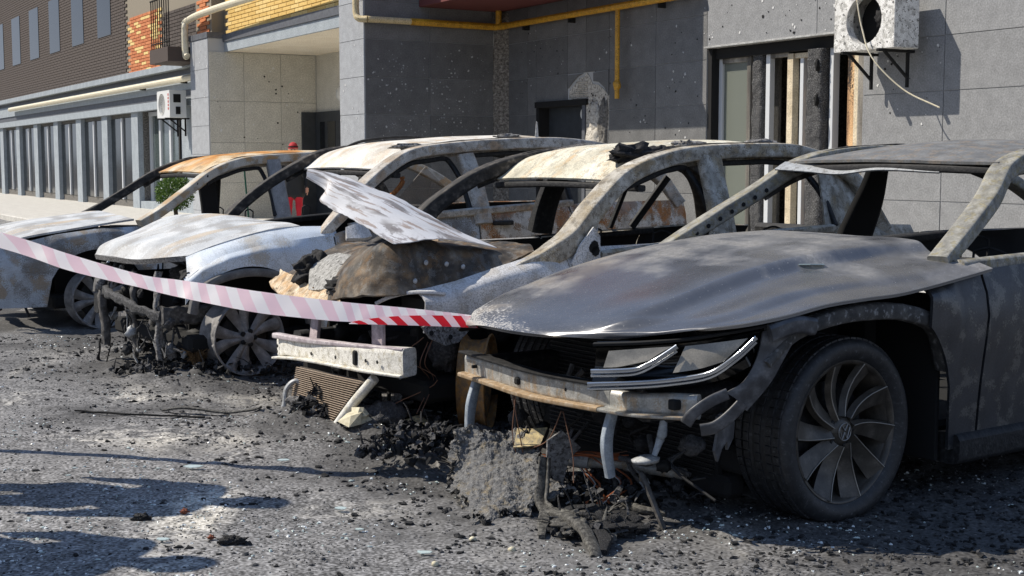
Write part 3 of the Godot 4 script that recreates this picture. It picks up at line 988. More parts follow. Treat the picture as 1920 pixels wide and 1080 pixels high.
func cabin(node: Node, hw: float, y0: float, xr: float, dash_y: float, dash_x := -0.62, wy := 0.56) -> void:
	box("floor_pan", V((0.3 + xr) / 2, 0.2, 0), V(0.3 - xr, 0.1, hw * 1.8), M.soot, node, 0.02)
	box("bulkhead", V(-0.33, 0.47, 0), V(0.06, 0.5, hw * 1.7), M.soot, node, 0.02)
	sweep("dash_beam", [V(dash_x, dash_y - 0.04, -hw), V(dash_x - 0.05, dash_y, -hw * 0.4), V(dash_x - 0.05, dash_y, hw * 0.4), V(dash_x, dash_y - 0.04, hw)], 20, 0.16, 0.10, M.char, node)
	var sw = MB.new()
	var ring = []
	for q in 25:
		var t = TAU * q / 24.0
		ring.append(V(dash_x - 0.28 - sin(t) * 0.07, dash_y + 0.02 + sin(t) * 0.13, -hw * 0.45 + cos(t) * 0.18))
	sweep_mb(sw, ring, 0, 0.02, 0.02, V(1, 0.3, 0), 2.0, 6)
	sweep_mb(sw, [V(dash_x - 0.28, dash_y, -hw * 0.45 - 0.18), V(dash_x - 0.26, dash_y, -hw * 0.45 + 0.18)], 4, 0.03, 0.02)
	sweep_mb(sw, [V(dash_x - 0.28, dash_y, -hw * 0.45), V(dash_x, dash_y - 0.05, -hw * 0.45)], 4, 0.04, 0.04)
	part("steering_wheel", sw, M.soot_metal, node)
	seat(node, -1.25, -hw * 0.45, y0)
	seat(node, -1.25, hw * 0.45, y0)
	seat(node, -2.1, -hw * 0.48, y0, 0.5)
	seat(node, -2.1, hw * 0.48, y0, 0.5)
	for s in [-1.0, 1.0]:
		var wh = MB.new()
		bbox(wh, V(-0.12, (0.15 + wy) / 2, s * hw * 0.64), V(0.70, wy - 0.15, 0.02), Basis.IDENTITY, 0.004)
		bbox(wh, V(-0.47, (0.15 + wy) / 2, s * hw * 0.88), V(0.02, wy - 0.15, hw * 0.46), Basis.IDENTITY, 0.004)
		part("wheelhouse", wh, M.soot, node)
	box("tail_panel", V(xr - 0.05, 0.55, 0), V(0.1, 0.6, hw * 1.7), M.soot_metal, node, 0.03)

# dark rubber and door frame edge left along the top of a window opening
func seal(node: Node, rail: Array, x0: float, x1: float, yb: float) -> void:
	var pts = []
	for k in 9:
		var q = rail_at(rail, lerpf(x0, x1, k / 8.0))
		pts.append(q + V(0, -0.062, 0.012))
	var e: Vector3 = pts[8]
	pts[8] += V(0.02, -0.03, 0)
	pts.append(V(x1 - 0.012, lerpf(e.y, yb, 0.5), lerpf(e.z, -0.77, 0.5)))
	pts.append(V(x1 - 0.005, yb, -0.77))
	sweep("window_seal", pts, 44, 0.03, 0.03, M.soot_metal, node, V(0, 0, 1))

# roof rails, pillars, roof sheet, header, belt rails
func greenhouse(node: Node, P: Dictionary) -> void:
	for s in 2:
		var rl: Array = P.rail if s == 0 else mirror(P.rail)
		if s == 1 and P.has("rail_r"): rl = P.rail_r
		sweep("roof_rail", rl, 60, P.rw, P.rh, P.rail_mat if s == 0 or P.has("rail_r") else M.soot_rail, node, Vector3.UP, 7.0, 20)
		var fl = []
		var gu = []
		for k in 15:
			var q = rail_at(rl, lerpf(P.roof_xs[0] + 0.12, P.roof_xs[-1] + 0.1, k / 14.0))
			var f: float = lerpa(P.rh, 0.5) * 0.5
			var wz: float = lerpa(P.rw, 0.5) * 0.5
			fl.append(q + V(0, -f - 0.008, signf(-q.z) * 0.02))
			gu.append(q + V(0, f + 0.003, signf(-q.z) * wz * 0.55))
		sweep("door_flange", fl, 40, 0.012, 0.03, P.rail_mat if s == 0 else M.soot_rail, node, Vector3.UP, 6.0, 8)
		sweep("roof_gutter", gu, 40, 0.016, 0.010, M.soot_rail, node, Vector3.UP, 6.0, 8)
		var bp: Array = P.bp if s == 0 else mirror(P.bp)
		sweep("door_pillar", bp, 14, P.pw, [0.06, 0.07, 0.09], P.pillar_mat if s == 0 else M.soot_metal, node, V(0, 0, 1 if s == 0 else -1), 4.0, 10)
		var bt: Array = P.belt if s == 0 else mirror(P.belt)
		if s == 1:
			for k in bt.size():
				bt[k] += V(0, -P.get("drop", 0.0) - 0.02, 0)
		sweep("belt_rail", bt, 20, 0.06, 0.05, P.rail_mat if s == 0 else M.soot_metal, node)
	var rows = []
	for x in P.roof_xs:
		var e = rail_at(P.rail, x)
		var z0: float = -e.z - 0.02
		var row = []
		for k in 7:
			var t = -1.0 + k / 3.0
			var cr: float = P.crown * (1.0 - t * t)
			var fwd = 0.0
			if x == P.roof_xs[0]:
				row.append(V(x + P.bow * (1.0 - t * t), P.hy + 0.012 * (1.0 - t * t), t * z0))
				continue
			row.append(V(x + fwd, e.y + cr + 0.012, t * z0))
		rows.append(row)
	panel("roof", rows, 36, 40, P.roof_mat, node, Vector3.UP, 0.012, 0.016, M.soot, 2.6)
	var h = rail_at(P.rail, P.roof_xs[0])
	sweep("roof_header", [V(h.x - 0.04, P.hy - 0.035, h.z), V(h.x + P.bow * 0.75 - 0.03, P.hy - 0.025, h.z * 0.5), V(h.x + P.bow - 0.03, P.hy - 0.02, 0), V(h.x + P.bow * 0.75 - 0.03, P.hy - 0.025, -h.z * 0.5), V(h.x - 0.04, P.hy - 0.035, -h.z)], 24, 0.06, 0.035, M.soot_metal, node)

func wheel(node: Node, at: Vector3, r: float, style: String, tyre: bool, steer := 0.0) -> void:
	var w = hold("wheel", node, at)
	w.rotation.y = steer + (PI if at.z > 0.0 else 0.0)
	var R = r * 0.78 if tyre else r
	var mt: Material = M.wheel_dark if style == "turbine" else (M.wheel_ash if style == "pairs" else M.wheel_rust)
	var mb = MB.new()
	lathe(mb, [Vector2(R * 0.985, -0.108), Vector2(R, -0.104), Vector2(R * 0.99, -0.092), Vector2(R * 0.93, -0.086), Vector2(R * 0.87, -0.02), Vector2(R * 0.87, 0.06), Vector2(R * 0.98, 0.1), Vector2(R, 0.105)], 56)
	lathe(mb, [Vector2(R * 0.985, -0.108), Vector2(R * 0.945, -0.106), Vector2(R * 0.93, -0.086)], 56)
	part("rim", mb, mt, w)
	var bd = MB.new()
	lathe(bd, [Vector2(0.0, -0.035), Vector2(0.07, -0.035), Vector2(0.075, -0.02), Vector2(R * 0.66, -0.02), Vector2(R * 0.66, 0.01), Vector2(0.0, 0.01)], 40)
	part("brake_disc", bd, M.soot_metal if style != "rust" else M.wheel_rust, w)
	if style == "rust":
		w.scale.z = 0.6
		var dm = MB.new()
		lathe(dm, [Vector2(0.0, -0.06), Vector2(R * 0.25, -0.06), Vector2(R * 0.35, -0.085), Vector2(R * 0.6, -0.075), Vector2(R * 0.9, -0.05)], 48)
		part("disc", dm, mt, w)
		return
	var n = 10
	for k in n:
		var a = TAU * k / n
		if style == "pairs":
			a = TAU * floorf(k / 2.0) / 5.0 + (0.17 if k % 2 == 0 else -0.17)
		var rows = []
		for q in 4:
			var f = q / 3.0
			var rr = lerpf(R * 0.2, R * 0.955, f)
			var ang = a + (0.16 * f if style == "turbine" else (0.10 * f * (1 if k % 2 == 0 else -1)))
			var wid = lerpf(0.017, 0.036, f) if style == "turbine" else lerpf(0.020, 0.040, f)
			var d = Vector2(cos(ang), sin(ang))
			var s = Vector2(-d.y, d.x)
			var z = lerpf(-0.085, -0.1, f) + 0.02 * sin(f * PI)
			var row = []
			for c in 4:
				var t = -1.0 + c * 2.0 / 3.0
				var p = d * rr + s * wid * t
				row.append(V(p.x, p.y, z + (0.012 * t if style == "turbine" else 0.016 * t * t)))
			rows.append(row)
		var sp = panel("spoke", rows, 7, 8, mt, w, V(0, 0, -1), 0.022, 0.0015)
		if style == "turbine":
			var ed = []
			for row in rows:
				ed.append(row[0] + V(0, 0, -0.002))
			sweep("machined_edge", ed, 8, 0.004, 0.004, M.wheel_edge, w, V(0, 0, 1), 3.0, 6)
	var hb = MB.new()
	lathe(hb, [Vector2(0.0, -0.098), Vector2(R * 0.13, -0.098), Vector2(R * 0.15, -0.09), Vector2(R * 0.22, -0.08), Vector2(R * 0.25, -0.03)], 32)
	part("hub", hb, mt, w)
	if style == "turbine":
		var bg = MB.new()
		var ring = []
		for q in 33:
			var t = TAU * q / 32.0
			ring.append(V(cos(t) * 0.031, sin(t) * 0.031, -0.1))
		sweep_mb(bg, ring, 0, 0.005, 0.005, V(0, 0, 1), 2.0, 6)
		# the two letters of the badge, one above the other; x is reversed because the badge faces -z
		for L in [[[-0.016, 0.025], [-0.001, 0.004], [0.014, 0.025]], [[-0.027, 0.014], [-0.013, -0.026], [-0.001, -0.002], [0.011, -0.026], [0.026, 0.014]]]:
			for q in L.size() - 1:
				sweep_mb(bg, [V(-L[q][0], L[q][1], -0.1), V(-L[q + 1][0], L[q + 1][1], -0.1)], 2, 0.005, 0.005, V(0, 0, 1), 3.0, 6)
		part("badge", bg, M.chrome_dull, w)
		for k in 5:
			var a = TAU * (k + 0.5) / 5.0
			var bo = MB.new()
			lathe(bo, [Vector2(0.0, -0.085), Vector2(0.01, -0.085), Vector2(0.011, -0.06)], 8, V(cos(a) * 0.055, sin(a) * 0.055, 0))
			part("wheel_bolt", bo, M.soot_metal, w)
	else:
		for k in 5:
			var a = TAU * (k + 0.5) / 5.0
			part("wheel_bolt", _lug(V(cos(a) * R * 0.18, sin(a) * R * 0.18, -0.09)), M.soot, w)
	if tyre:
		var t = MB.new()
		var pf = [Vector2(R * 0.975, -0.1), Vector2(R * 1.01, -0.112), Vector2(lerpf(R, r, 0.35), -0.126), Vector2(lerpf(R, r, 0.7), -0.124), Vector2(lerpf(R, r, 0.93), -0.112), Vector2(r * 0.998, -0.096)]
		for z in [-0.075, -0.03, 0.03, 0.075]:
			pf.append_array([Vector2(r, z - 0.008), Vector2(r - 0.007, z - 0.006), Vector2(r - 0.007, z + 0.006), Vector2(r, z + 0.008)])
		pf.append_array([Vector2(r * 0.998, 0.096), Vector2(lerpf(R, r, 0.9), 0.114), Vector2(lerpf(R, r, 0.4), 0.126), Vector2(R * 0.98, 0.1)])
		lathe(t, pf, 96, Vector3.ZERO, -at.y + 0.004)
		part("tyre", t, M.tyre, w)
		# tread blocks along both shoulders
		var tb = MB.new()
		for k in 64:
			var a = TAU * k / 64.0
			for z in [-0.088, -0.052, 0.0, 0.052, 0.088]:
				var c = V(cos(a) * (r + 0.0005), sin(a) * (r + 0.0005), z)
				if c.y < -at.y + 0.03:
					continue
				bbox(tb, c, V(0.008, r * TAU / 64.0 - 0.004, 0.026), Basis(Vector3(0, 0, 1), a), 0.001)
		tag(part("tread_blocks", tb, M.tyre, w), "", "", "", "stuff")

func _lug(c: Vector3) -> MB:
	var mb = MB.new()
	lathe(mb, [Vector2(0.0, -0.004), Vector2(0.014, -0.004), Vector2(0.015, 0.01)], 10, c)
	return mb

func holes(node: Node, pts: Array, nrm: Vector3, r: float) -> void:
	for p in pts:
		var mb = MB.new()
		var b = Basis.looking_at(-nrm, Vector3.UP if absf(nrm.y) < 0.9 else Vector3.RIGHT)
		var poly = PackedVector2Array()
		for k in 8:
			poly.push_back(Vector2(cos(TAU * k / 8), sin(TAU * k / 8)) * r)
		plate_mb(mb, poly, 0.002, Transform3D(b, p))
		part("bolt_hole", mb, M.soot, node)

func engine_mess(node: Node, x0: float, x1: float, y0: float, y1: float, hw: float, sd: int, n := 26) -> void:
	rng.seed = sd
	box("engine_block", V((x0 + x1) / 2 - 0.1, (y0 + y1) / 2 - 0.05, 0), V(absf(x1 - x0) * 0.8, (y1 - y0) * 0.75, hw * 1.1), M.soot, node, 0.05)
	for k in n:
		var c = V(rng.randf_range(x0, x1), rng.randf_range(y0, y1), rng.randf_range(-hw, hw))
		var s = rng.randf_range(0.02, 0.08)
		lump("burnt_fitting", c, V(s, s * rng.randf_range(0.6, 1.4), s), [M.char, M.soot_metal, M.soot_metal, M.ash_dark][rng.randi() % 4], node, 0.35, 1.6, k * 3.1, 12, 8)
	for k in 10:
		var a = V(rng.randf_range(x0, x1), rng.randf_range(y0, y1), rng.randf_range(-hw, hw))
		var b = a + V(rng.randf_range(-0.15, 0.15), rng.randf_range(-0.2, 0.05), rng.randf_range(-0.25, 0.25))
		tube("burnt_hose", [a, (a + b) / 2 + V(0.04, rng.randf_range(-0.08, 0.08), 0.02), b], 10, rng.randf_range(0.006, 0.016), [M.soot_metal, M.ash_dark, M.char][rng.randi() % 3], node, 6)

# --- the wreck nearest the camera: dark grey saloon
func car_d() -> void:
	var n = thing("burnt_car", "dark grey saloon with scorched bonnet, chrome edged headlight and big black alloy wheel", "car", V(0.715, 0, -5.256), -2.5307, "burnt cars parked side by side")
	# bonnet with wings, one pressed sheet down to the wheel arches
	var R = [[0.90, 0.655, 0.76, 0.657, 0.455], [0.865, 0.676, 0.70, 0.684, 0.60], [0.78, 0.712, 0.628, 0.717, 0.755], [0.63, 0.762, 0.54, 0.742, 0.86], [0.45, 0.812, 0.41, 0.764, 0.905], [0.27, 0.862, 0.25, 0.79, 0.925], [0.08, 0.905, 0.07, 0.80, 0.93], [-0.1, 0.936, -0.1, 0.805, 0.93], [-0.3, 0.958, -0.31, 0.825, 0.925], [-0.55, 0.966, -0.64, 0.865, 0.915]]
	var rows = []
	for r in R:
		var row = []
		for k in 97:
			var t = -1.0 + k / 48.0
			var u = absf(t)
			var za = u * r[4]
			var rg = 0.455 + 0.11 * (0.9 - r[0])
			# pressed crease: the middle rises to it, then steps down to the wing
			var bump = 0.016 * smoothstep(rg - 0.30, rg, za)
			if za > rg:
				bump = 0.016 - 0.032 * smoothstep(rg, rg + 0.06, za) + 0.018 * smoothstep(rg + 0.10, rg + 0.27, za)
			if za > rg + 0.27:
				bump -= 0.008 * smoothstep(rg + 0.27, rg + 0.31, za)
			bump *= clampf((0.89 - r[0]) * 7.0, 0.0, 1.0) * (1.0 - smoothstep(0.90, 1.0, u))
			var sag = 0.30 * pow(maxf(0.0, t * r[4] - 0.05), 2.0)
			row.append(V(lerpf(r[0], r[2], pow(u, 2.0)), lerpf(r[1], r[3], pow(u, 3.2)) + bump - sag, t * r[4]))
		rows.append(row)
	panel("bonnet", rows, 193, 72, M.hood_d, n, Vector3.UP, 0.014, 0.0012, M.soot, 2.0)
	var P = {"top": [[0.3, 0.78], [-0.3, 0.815], [-0.6, 0.855], [-1.5, 0.90], [-2.6, 0.94], [-3.5, 0.94]], "sill": 0.2, "wb": 2.84, "ar": 0.46, "ay": 0.34, "at": 0.775, "hw": [[0.3, 0.92], [-3.0, 0.92], [-3.7, 0.84]], "roll": 0.05, "drop": 0.07}
	for s in [-1.0, 1.0]:
		side(n, "front_wing", s, P, -0.30, -0.62, M.paint_d, 14)
		var dr = side(n, "front_door", s, P, -0.635, -1.72, M.paint_d, 16)
		box("door_handle", V(-1.52, 0.78, s * 0.925), V(0.2, 0.03, 0.03), M.soot_metal, dr, 0.01)
		side(n, "rear_door", s, P, -1.735, -2.5, M.paint_d, 16)
		side(n, "rear_wing", s, P, -2.515, -3.7, M.paint_d, 26)
		if s < 0.0: sweep("arch_liner", [V(0.47, 0.60, s * 0.85), V(0.36, 0.685, s * 0.86), V(0.2, 0.73, s * 0.87), V(0.0, 0.742, s * 0.87), V(-0.2, 0.725, s * 0.87), V(-0.38, 0.66, s * 0.86), V(-0.46, 0.5, s * 0.85)], 36, [0.03, 0.05, 0.06, 0.06, 0.04], 0.012 + 0.05, M.liner, n, V(0, 0, 1))
		sweep("sill", [V(-0.5, 0.2, s * 0.84), V(-2.4, 0.2, s * 0.84)], 8, 0.12, 0.12, M.soot_metal, n)
	var G = {"rail": [V(-0.5, 0.88, -0.78), V(-0.72, 0.98, -0.72), V(-0.95, 1.10, -0.66), V(-1.17, 1.225, -0.585), V(-1.45, 1.285, -0.56), V(-1.9, 1.305, -0.55), V(-2.4, 1.27, -0.56), V(-2.9, 1.16, -0.6), V(-3.4, 0.99, -0.68)],
		"rw": [0.08, 0.09, 0.09, 0.09, 0.09], "rh": [0.06, 0.07, 0.07, 0.065, 0.06], "rail_mat": M.pillar_d, "bp": [V(-1.84, 1.29, -0.59), V(-1.87, 1.08, -0.70), V(-1.86, 0.86, -0.78)], "pillar_mat": M.soot_metal, "pw": [0.10, 0.12, 0.14],
		"rail_r": [V(-0.42, 0.80, 0.76), V(-0.583, 0.895, 0.72), V(-0.772, 0.993, 0.69), V(-0.964, 1.099, 0.64), V(-1.17, 1.222, 0.575), V(-1.45, 1.285, 0.56), V(-1.9, 1.305, 0.55), V(-2.4, 1.27, 0.56), V(-2.9, 1.16, 0.6), V(-3.4, 0.99, 0.68)],
		"belt": [V(-0.55, 0.87, -0.83), V(-1.5, 0.90, -0.84), V(-2.6, 0.95, -0.8)], "drop": 0.08, "hy": 1.25, "roof_xs": [-1.13, -1.35, -1.7, -2.1, -2.5, -2.85], "crown": 0.045, "bow": 0.02, "roof_mat": M.roof_d}
	greenhouse(n, G)
	# wide black pillar with the belt reel behind the far door
	sweep("pillar_trim", [V(-1.80, 0.85, 0.74), V(-1.85, 1.07, 0.68), V(-1.83, 1.27, 0.60)], 10, [0.24, 0.2, 0.13], 0.05, M.soot, n, V(0, 0, 1))
	var hl = []
	for k in 9:
		var q: Vector3 = V(-0.64, 0.925, 0.668).lerp(V(-1.12, 1.185, 0.55), k / 8.0)
		hl.append(q)
	holes(n, hl, V(0.25, 0.1, -0.96), 0.011)
	sweep("torn_header_strip", [V(-1.09, 1.235, 0.58), V(-1.12, 1.225, 0.4), V(-1.13, 1.215, 0.22), V(-1.14, 1.235, 0.0), V(-1.16, 1.225, -0.3)], 26, 0.10, 0.012, M.sheet_grey, n, V(0.4, 1, 0))
	cabin(n, 0.74, 0.10, -3.6, 0.70, -0.62, 0.77)
	# front end
	var bm = sweep("bumper_beam", [V(0.66, 0.432, 0.60), V(0.715, 0.445, 0.30), V(0.745, 0.447, 0.0), V(0.74, 0.45, -0.22), V(0.71, 0.447, -0.38)], 30, 0.05, [0.10, 0.095, 0.09], M.beam_d, n)
	sweep("flange", [V(0.685, 0.488, 0.60), V(0.74, 0.492, 0.3), V(0.77, 0.49, 0.0), V(0.75, 0.49, -0.34)], 24, 0.06, 0.012, M.soot_metal, bm)
	sweep("flange", [V(0.695, 0.397, 0.60), V(0.75, 0.402, 0.3), V(0.78, 0.40, 0.0), V(0.75, 0.405, -0.36)], 24, 0.05, 0.02, M.beam_rust, bm)
	for q in [[0.762, 0.44, 0.12, 0.03, 0.028], [0.72, 0.445, 0.48, 0.012, 0.014], [0.76, 0.45, -0.18, 0.012, 0.012]]:
		box("slot", V(q[0] - 0.004, q[1], q[2]), V(0.03, q[4], q[3]), M.soot, bm, 0.006)
	var be = sweep("beam_end", [V(0.72, 0.435, -0.35), V(0.70, 0.44, -0.50), V(0.655, 0.45, -0.62), V(0.62, 0.452, -0.71)], 14, 0.035, [0.085, 0.075, 0.08, 0.085], M.beam_d, n)
	sweep("flange", [V(0.75, 0.405, -0.33), V(0.735, 0.408, -0.5), V(0.68, 0.413, -0.63), V(0.64, 0.415, -0.70)], 14, 0.05, 0.014, M.beam_d, be)
	box("slot", V(0.66, 0.455, -0.645), V(0.05, 0.034, 0.036), M.soot, be, 0.004)
	for q in [[0.66, 0.40, 0.54, 0.70, 0.17, 0.55], [0.69, 0.42, -0.36, 0.70, 0.16, -0.35]]:
		sweep("crash_leg", [V(q[0], q[1], q[2]), V(q[0] + 0.035, (q[1] + q[4]) / 2, q[2]), V(q[3], q[4], q[5])], 12, [0.035, 0.045, 0.035], 0.03, M.leg_blue, n, V(0, 0, 1))
	for s in [-0.5, 0.5]:
		sweep("chassis_rail", [V(0.68, 0.43, s), V(-0.3, 0.42, s)], 6, 0.09, 0.11, M.soot_metal, n)
	engine_mess(n, -0.2, 0.24, 0.2, 0.62, 0.6, 11)
	# burnt fittings still hanging in front of the radiator
	rng.seed = 12
	for q in 26:
		var c = V(rng.randf_range(0.36, 0.62), rng.randf_range(0.14, 0.5), rng.randf_range(-0.62, 0.55))
		tube("burnt_hose", [c, c + V(0.03, rng.randf_range(-0.1, 0.05), rng.randf_range(-0.08, 0.08)), c + V(0.0, rng.randf_range(-0.16, 0.0), rng.randf_range(-0.16, 0.16))], 9, rng.randf_range(0.004, 0.012), [M.soot_metal, M.ash_dark, M.sheet_grey_dark, M.char][q % 4], n, 6)
	for q in 12:
		lump("burnt_fitting", V(rng.randf_range(0.36, 0.56), rng.randf_range(0.12, 0.5), rng.randf_range(-0.6, 0.5)), V(0.04, 0.03, 0.035) * rng.randf_range(0.5, 1.2), [M.char, M.soot_metal, M.ash_dark][q % 3], n, 0.4, 1.6, q * 2.3, 12, 8)
	# radiator and condenser behind the beam
	var rd = box("radiator", V(0.30, 0.34, 0.02), V(0.03, 0.46, 1.0), M.soot, n, 0.004)
	for k in 26:
		box("radiator_fin", V(0.318, 0.12 + k * 0.0172, 0.02), V(0.012, 0.006, 0.98), M.soot_metal, rd, 0.001)
	box("crossmember", V(0.28, 0.10, 0), V(0.1, 0.08, 1.1), M.soot, n, 0.02)
	# headlight
	var h = hold("headlight", n)
	var top = [V(0.837, 0.634, -0.44), V(0.740, 0.643, -0.55), V(0.640, 0.659, -0.66), V(0.565, 0.682, -0.76), V(0.487, 0.707, -0.85)]
	var bot = [V(0.843, 0.500, -0.42), V(0.753, 0.512, -0.54), V(0.645, 0.530, -0.66), V(0.587, 0.563, -0.76), V(0.545, 0.618, -0.84)]
	var inn = []
	for k in 5:
		inn.append((top[k] + bot[k]) / 2 + V(-0.03, 0, 0.03))
	panel("housing", [top, inn, bot], 24, 10, M.gloss_black, h, V(0.7, 0, -0.7), 0.03, 0.0, M.soot)
	var off = V(0.012, 0, -0.012)
	var l1 = panel("lens", [[V(0.806, 0.627, -0.47) + off, V(0.735, 0.64, -0.56) + off, V(0.674, 0.651, -0.64) + off], [V(0.813, 0.60, -0.465) + off, V(0.748, 0.612, -0.55) + off, V(0.70, 0.63, -0.612) + off], [V(0.820, 0.571, -0.46) + off, V(0.79, 0.578, -0.51) + off, V(0.73, 0.602, -0.585) + off]], 10, 8, M.lens, h, V(0.7, 0, -0.7), 0.006, 0.0)
	l1.set_meta("label", "smoked inner lens of the headlight")
	panel("lens", [[V(0.638, 0.651, -0.66) + off, V(0.58, 0.668, -0.745) + off, V(0.523, 0.687, -0.83) + off], [V(0.655, 0.607, -0.65) + off, V(0.60, 0.63, -0.73) + off, V(0.545, 0.65, -0.803) + off], [V(0.673, 0.563, -0.64) + off, V(0.62, 0.581, -0.71) + off, V(0.57, 0.608, -0.77) + off]], 10, 8, M.lens, h, V(0.7, 0, -0.7), 0.006, 0.0)
	var o2 = V(0.02, 0, -0.02)
	for q in [[V(0.847, 0.559, -0.43), V(0.804, 0.564, -0.49), V(0.752, 0.573, -0.55), V(0.722, 0.602, -0.60), V(0.664, 0.653, -0.65)], [V(0.862, 0.516, -0.43), V(0.757, 0.526, -0.54), V(0.668, 0.542, -0.64), V(0.600, 0.571, -0.74), V(0.558, 0.629, -0.81), V(0.505, 0.692, -0.85)]]:
		var a = []
		var b = []
		for p in q:
			a.append(p + o2)
			b.append(p + o2 * 0.8 + V(0, -0.016, 0))
		sweep("chrome_strip", a, 26, 0.010, 0.016, M.chrome, h, Vector3.UP, 3.0, 8)
		sweep("chrome_strip", b, 26, 0.012, 0.010, M.chrome, h, Vector3.UP, 3.0, 8)
	sweep("headlight_brow", [V(0.84, 0.645, -0.43), V(0.745, 0.655, -0.545), V(0.65, 0.672, -0.66), V(0.575, 0.695, -0.76), V(0.47, 0.725, -0.86)], 24, 0.03, 0.012, M.soot, n)
	# bumper bracket with its slot, hanging from the wing
	var k = hold("bumper_bracket", n)
	panel("web", [[V(0.482, 0.706, -0.86), V(0.499, 0.623, -0.85), V(0.547, 0.548, -0.84), V(0.60, 0.512, -0.815)], [V(0.41, 0.722, -0.885), V(0.452, 0.63, -0.87), V(0.503, 0.553, -0.86), V(0.57, 0.49, -0.83)], [V(0.335, 0.734, -0.90), V(0.40, 0.62, -0.88), V(0.45, 0.53, -0.86), V(0.52, 0.445, -0.83)]], 20, 8, M.bracket, k, V(0.3, 0, -1), 0.008, 0.004)
	sweep("slot_edge", [V(0.595, 0.508, -0.815), V(0.645, 0.485, -0.79), V(0.692, 0.446, -0.76), V(0.70, 0.41, -0.735)], 10, 0.014, 0.04, M.bracket, k, V(0.3, 1, 0))
	sweep("slot_edge", [V(0.54, 0.475, -0.83), V(0.575, 0.43, -0.805), V(0.616, 0.395, -0.78), V(0.65, 0.385, -0.75)], 10, 0.014, 0.045, M.bracket, k, V(0.5, 1, 0))
	plate("torn_end", [Vector2(0.72, 0.42), Vector2(0.72, 0.36), Vector2(0.735, 0.31), Vector2(0.715, 0.27), Vector2(0.69, 0.31), Vector2(0.66, 0.33), Vector2(0.655, 0.30), Vector2(0.62, 0.335), Vector2(0.612, 0.39), Vector2(0.66, 0.40), Vector2(0.69, 0.43)], 0.01, Transform3D(Basis(Vector3.UP, 0.25), V(-0.12, 0, -0.57)), M.bracket, k)
	sweep("bracket_head", [V(0.47, 0.70, -0.87), V(0.38, 0.725, -0.895), V(0.30, 0.715, -0.90)], 10, 0.05, 0.06, M.bracket, k)
	# burnt fittings hanging below
	tube("hanging_stay", [V(0.6, 0.42, -0.52), V(0.61, 0.34, -0.52), V(0.60, 0.31, -0.50), V(0.62, 0.25, -0.49)], 14, [0.012, 0.018, 0.01], M.leg_blue, n, 6)
	var hn = MB.new()
	lathe(hn, [Vector2(0.0, 0.0), Vector2(0.045, 0.003), Vector2(0.05, 0.018), Vector2(0.02, 0.03), Vector2(0.0, 0.03)], 24)
	var ho = part("horn", hn, M.sheet_grey, n)
	ho.position = V(0.64, 0.22, -0.47)
	ho.rotation = Vector3(-1.45, 0.2, 0)
	for q in [[V(0.78, 0.39, 0.13), V(0.77, 0.25, 0.10), V(0.72, 0.08, 0.12)], [V(0.78, 0.39, 0.11), V(0.775, 0.2, 0.13), V(0.74, 0.05, 0.05)], [V(0.74, 0.36, -0.12), V(0.73, 0.24, -0.03), V(0.72, 0.18, 0.10)], [V(0.74, 0.36, -0.13), V(0.75, 0.22, -0.2), V(0.76, 0.12, -0.22)]]:
		tube("loose_wire", q, 12, 0.0022, M.copper_dark, n, 5)
	for at in [V(0, 0.31, -0.69), V(0, 0.31, 0.69), V(-2.84, 0.32, -0.72), V(-2.84, 0.32, 0.72)]:
		wheel(n, at, 0.33, "turbine", true)
	# glass shard left lying on the bonnet
	var sh = plate("glass_shard", [Vector2(-0.05, -0.02), Vector2(-0.03, 0.025), Vector2(0.01, 0.028), Vector2(0.05, 0.015), Vector2(0.045, -0.01), Vector2(-0.01, -0.03)], 0.004, Transform3D(Basis(Vector3(1, 0, 0), -PI / 2 - 0.1), V(0, 0, 0)), M.shard, self)
	sh.position = n.transform * V(-0.02, 0.886, -0.60)
	tag(sh, "pale greenish glass shard lying on the dark bonnet", "glass shard")

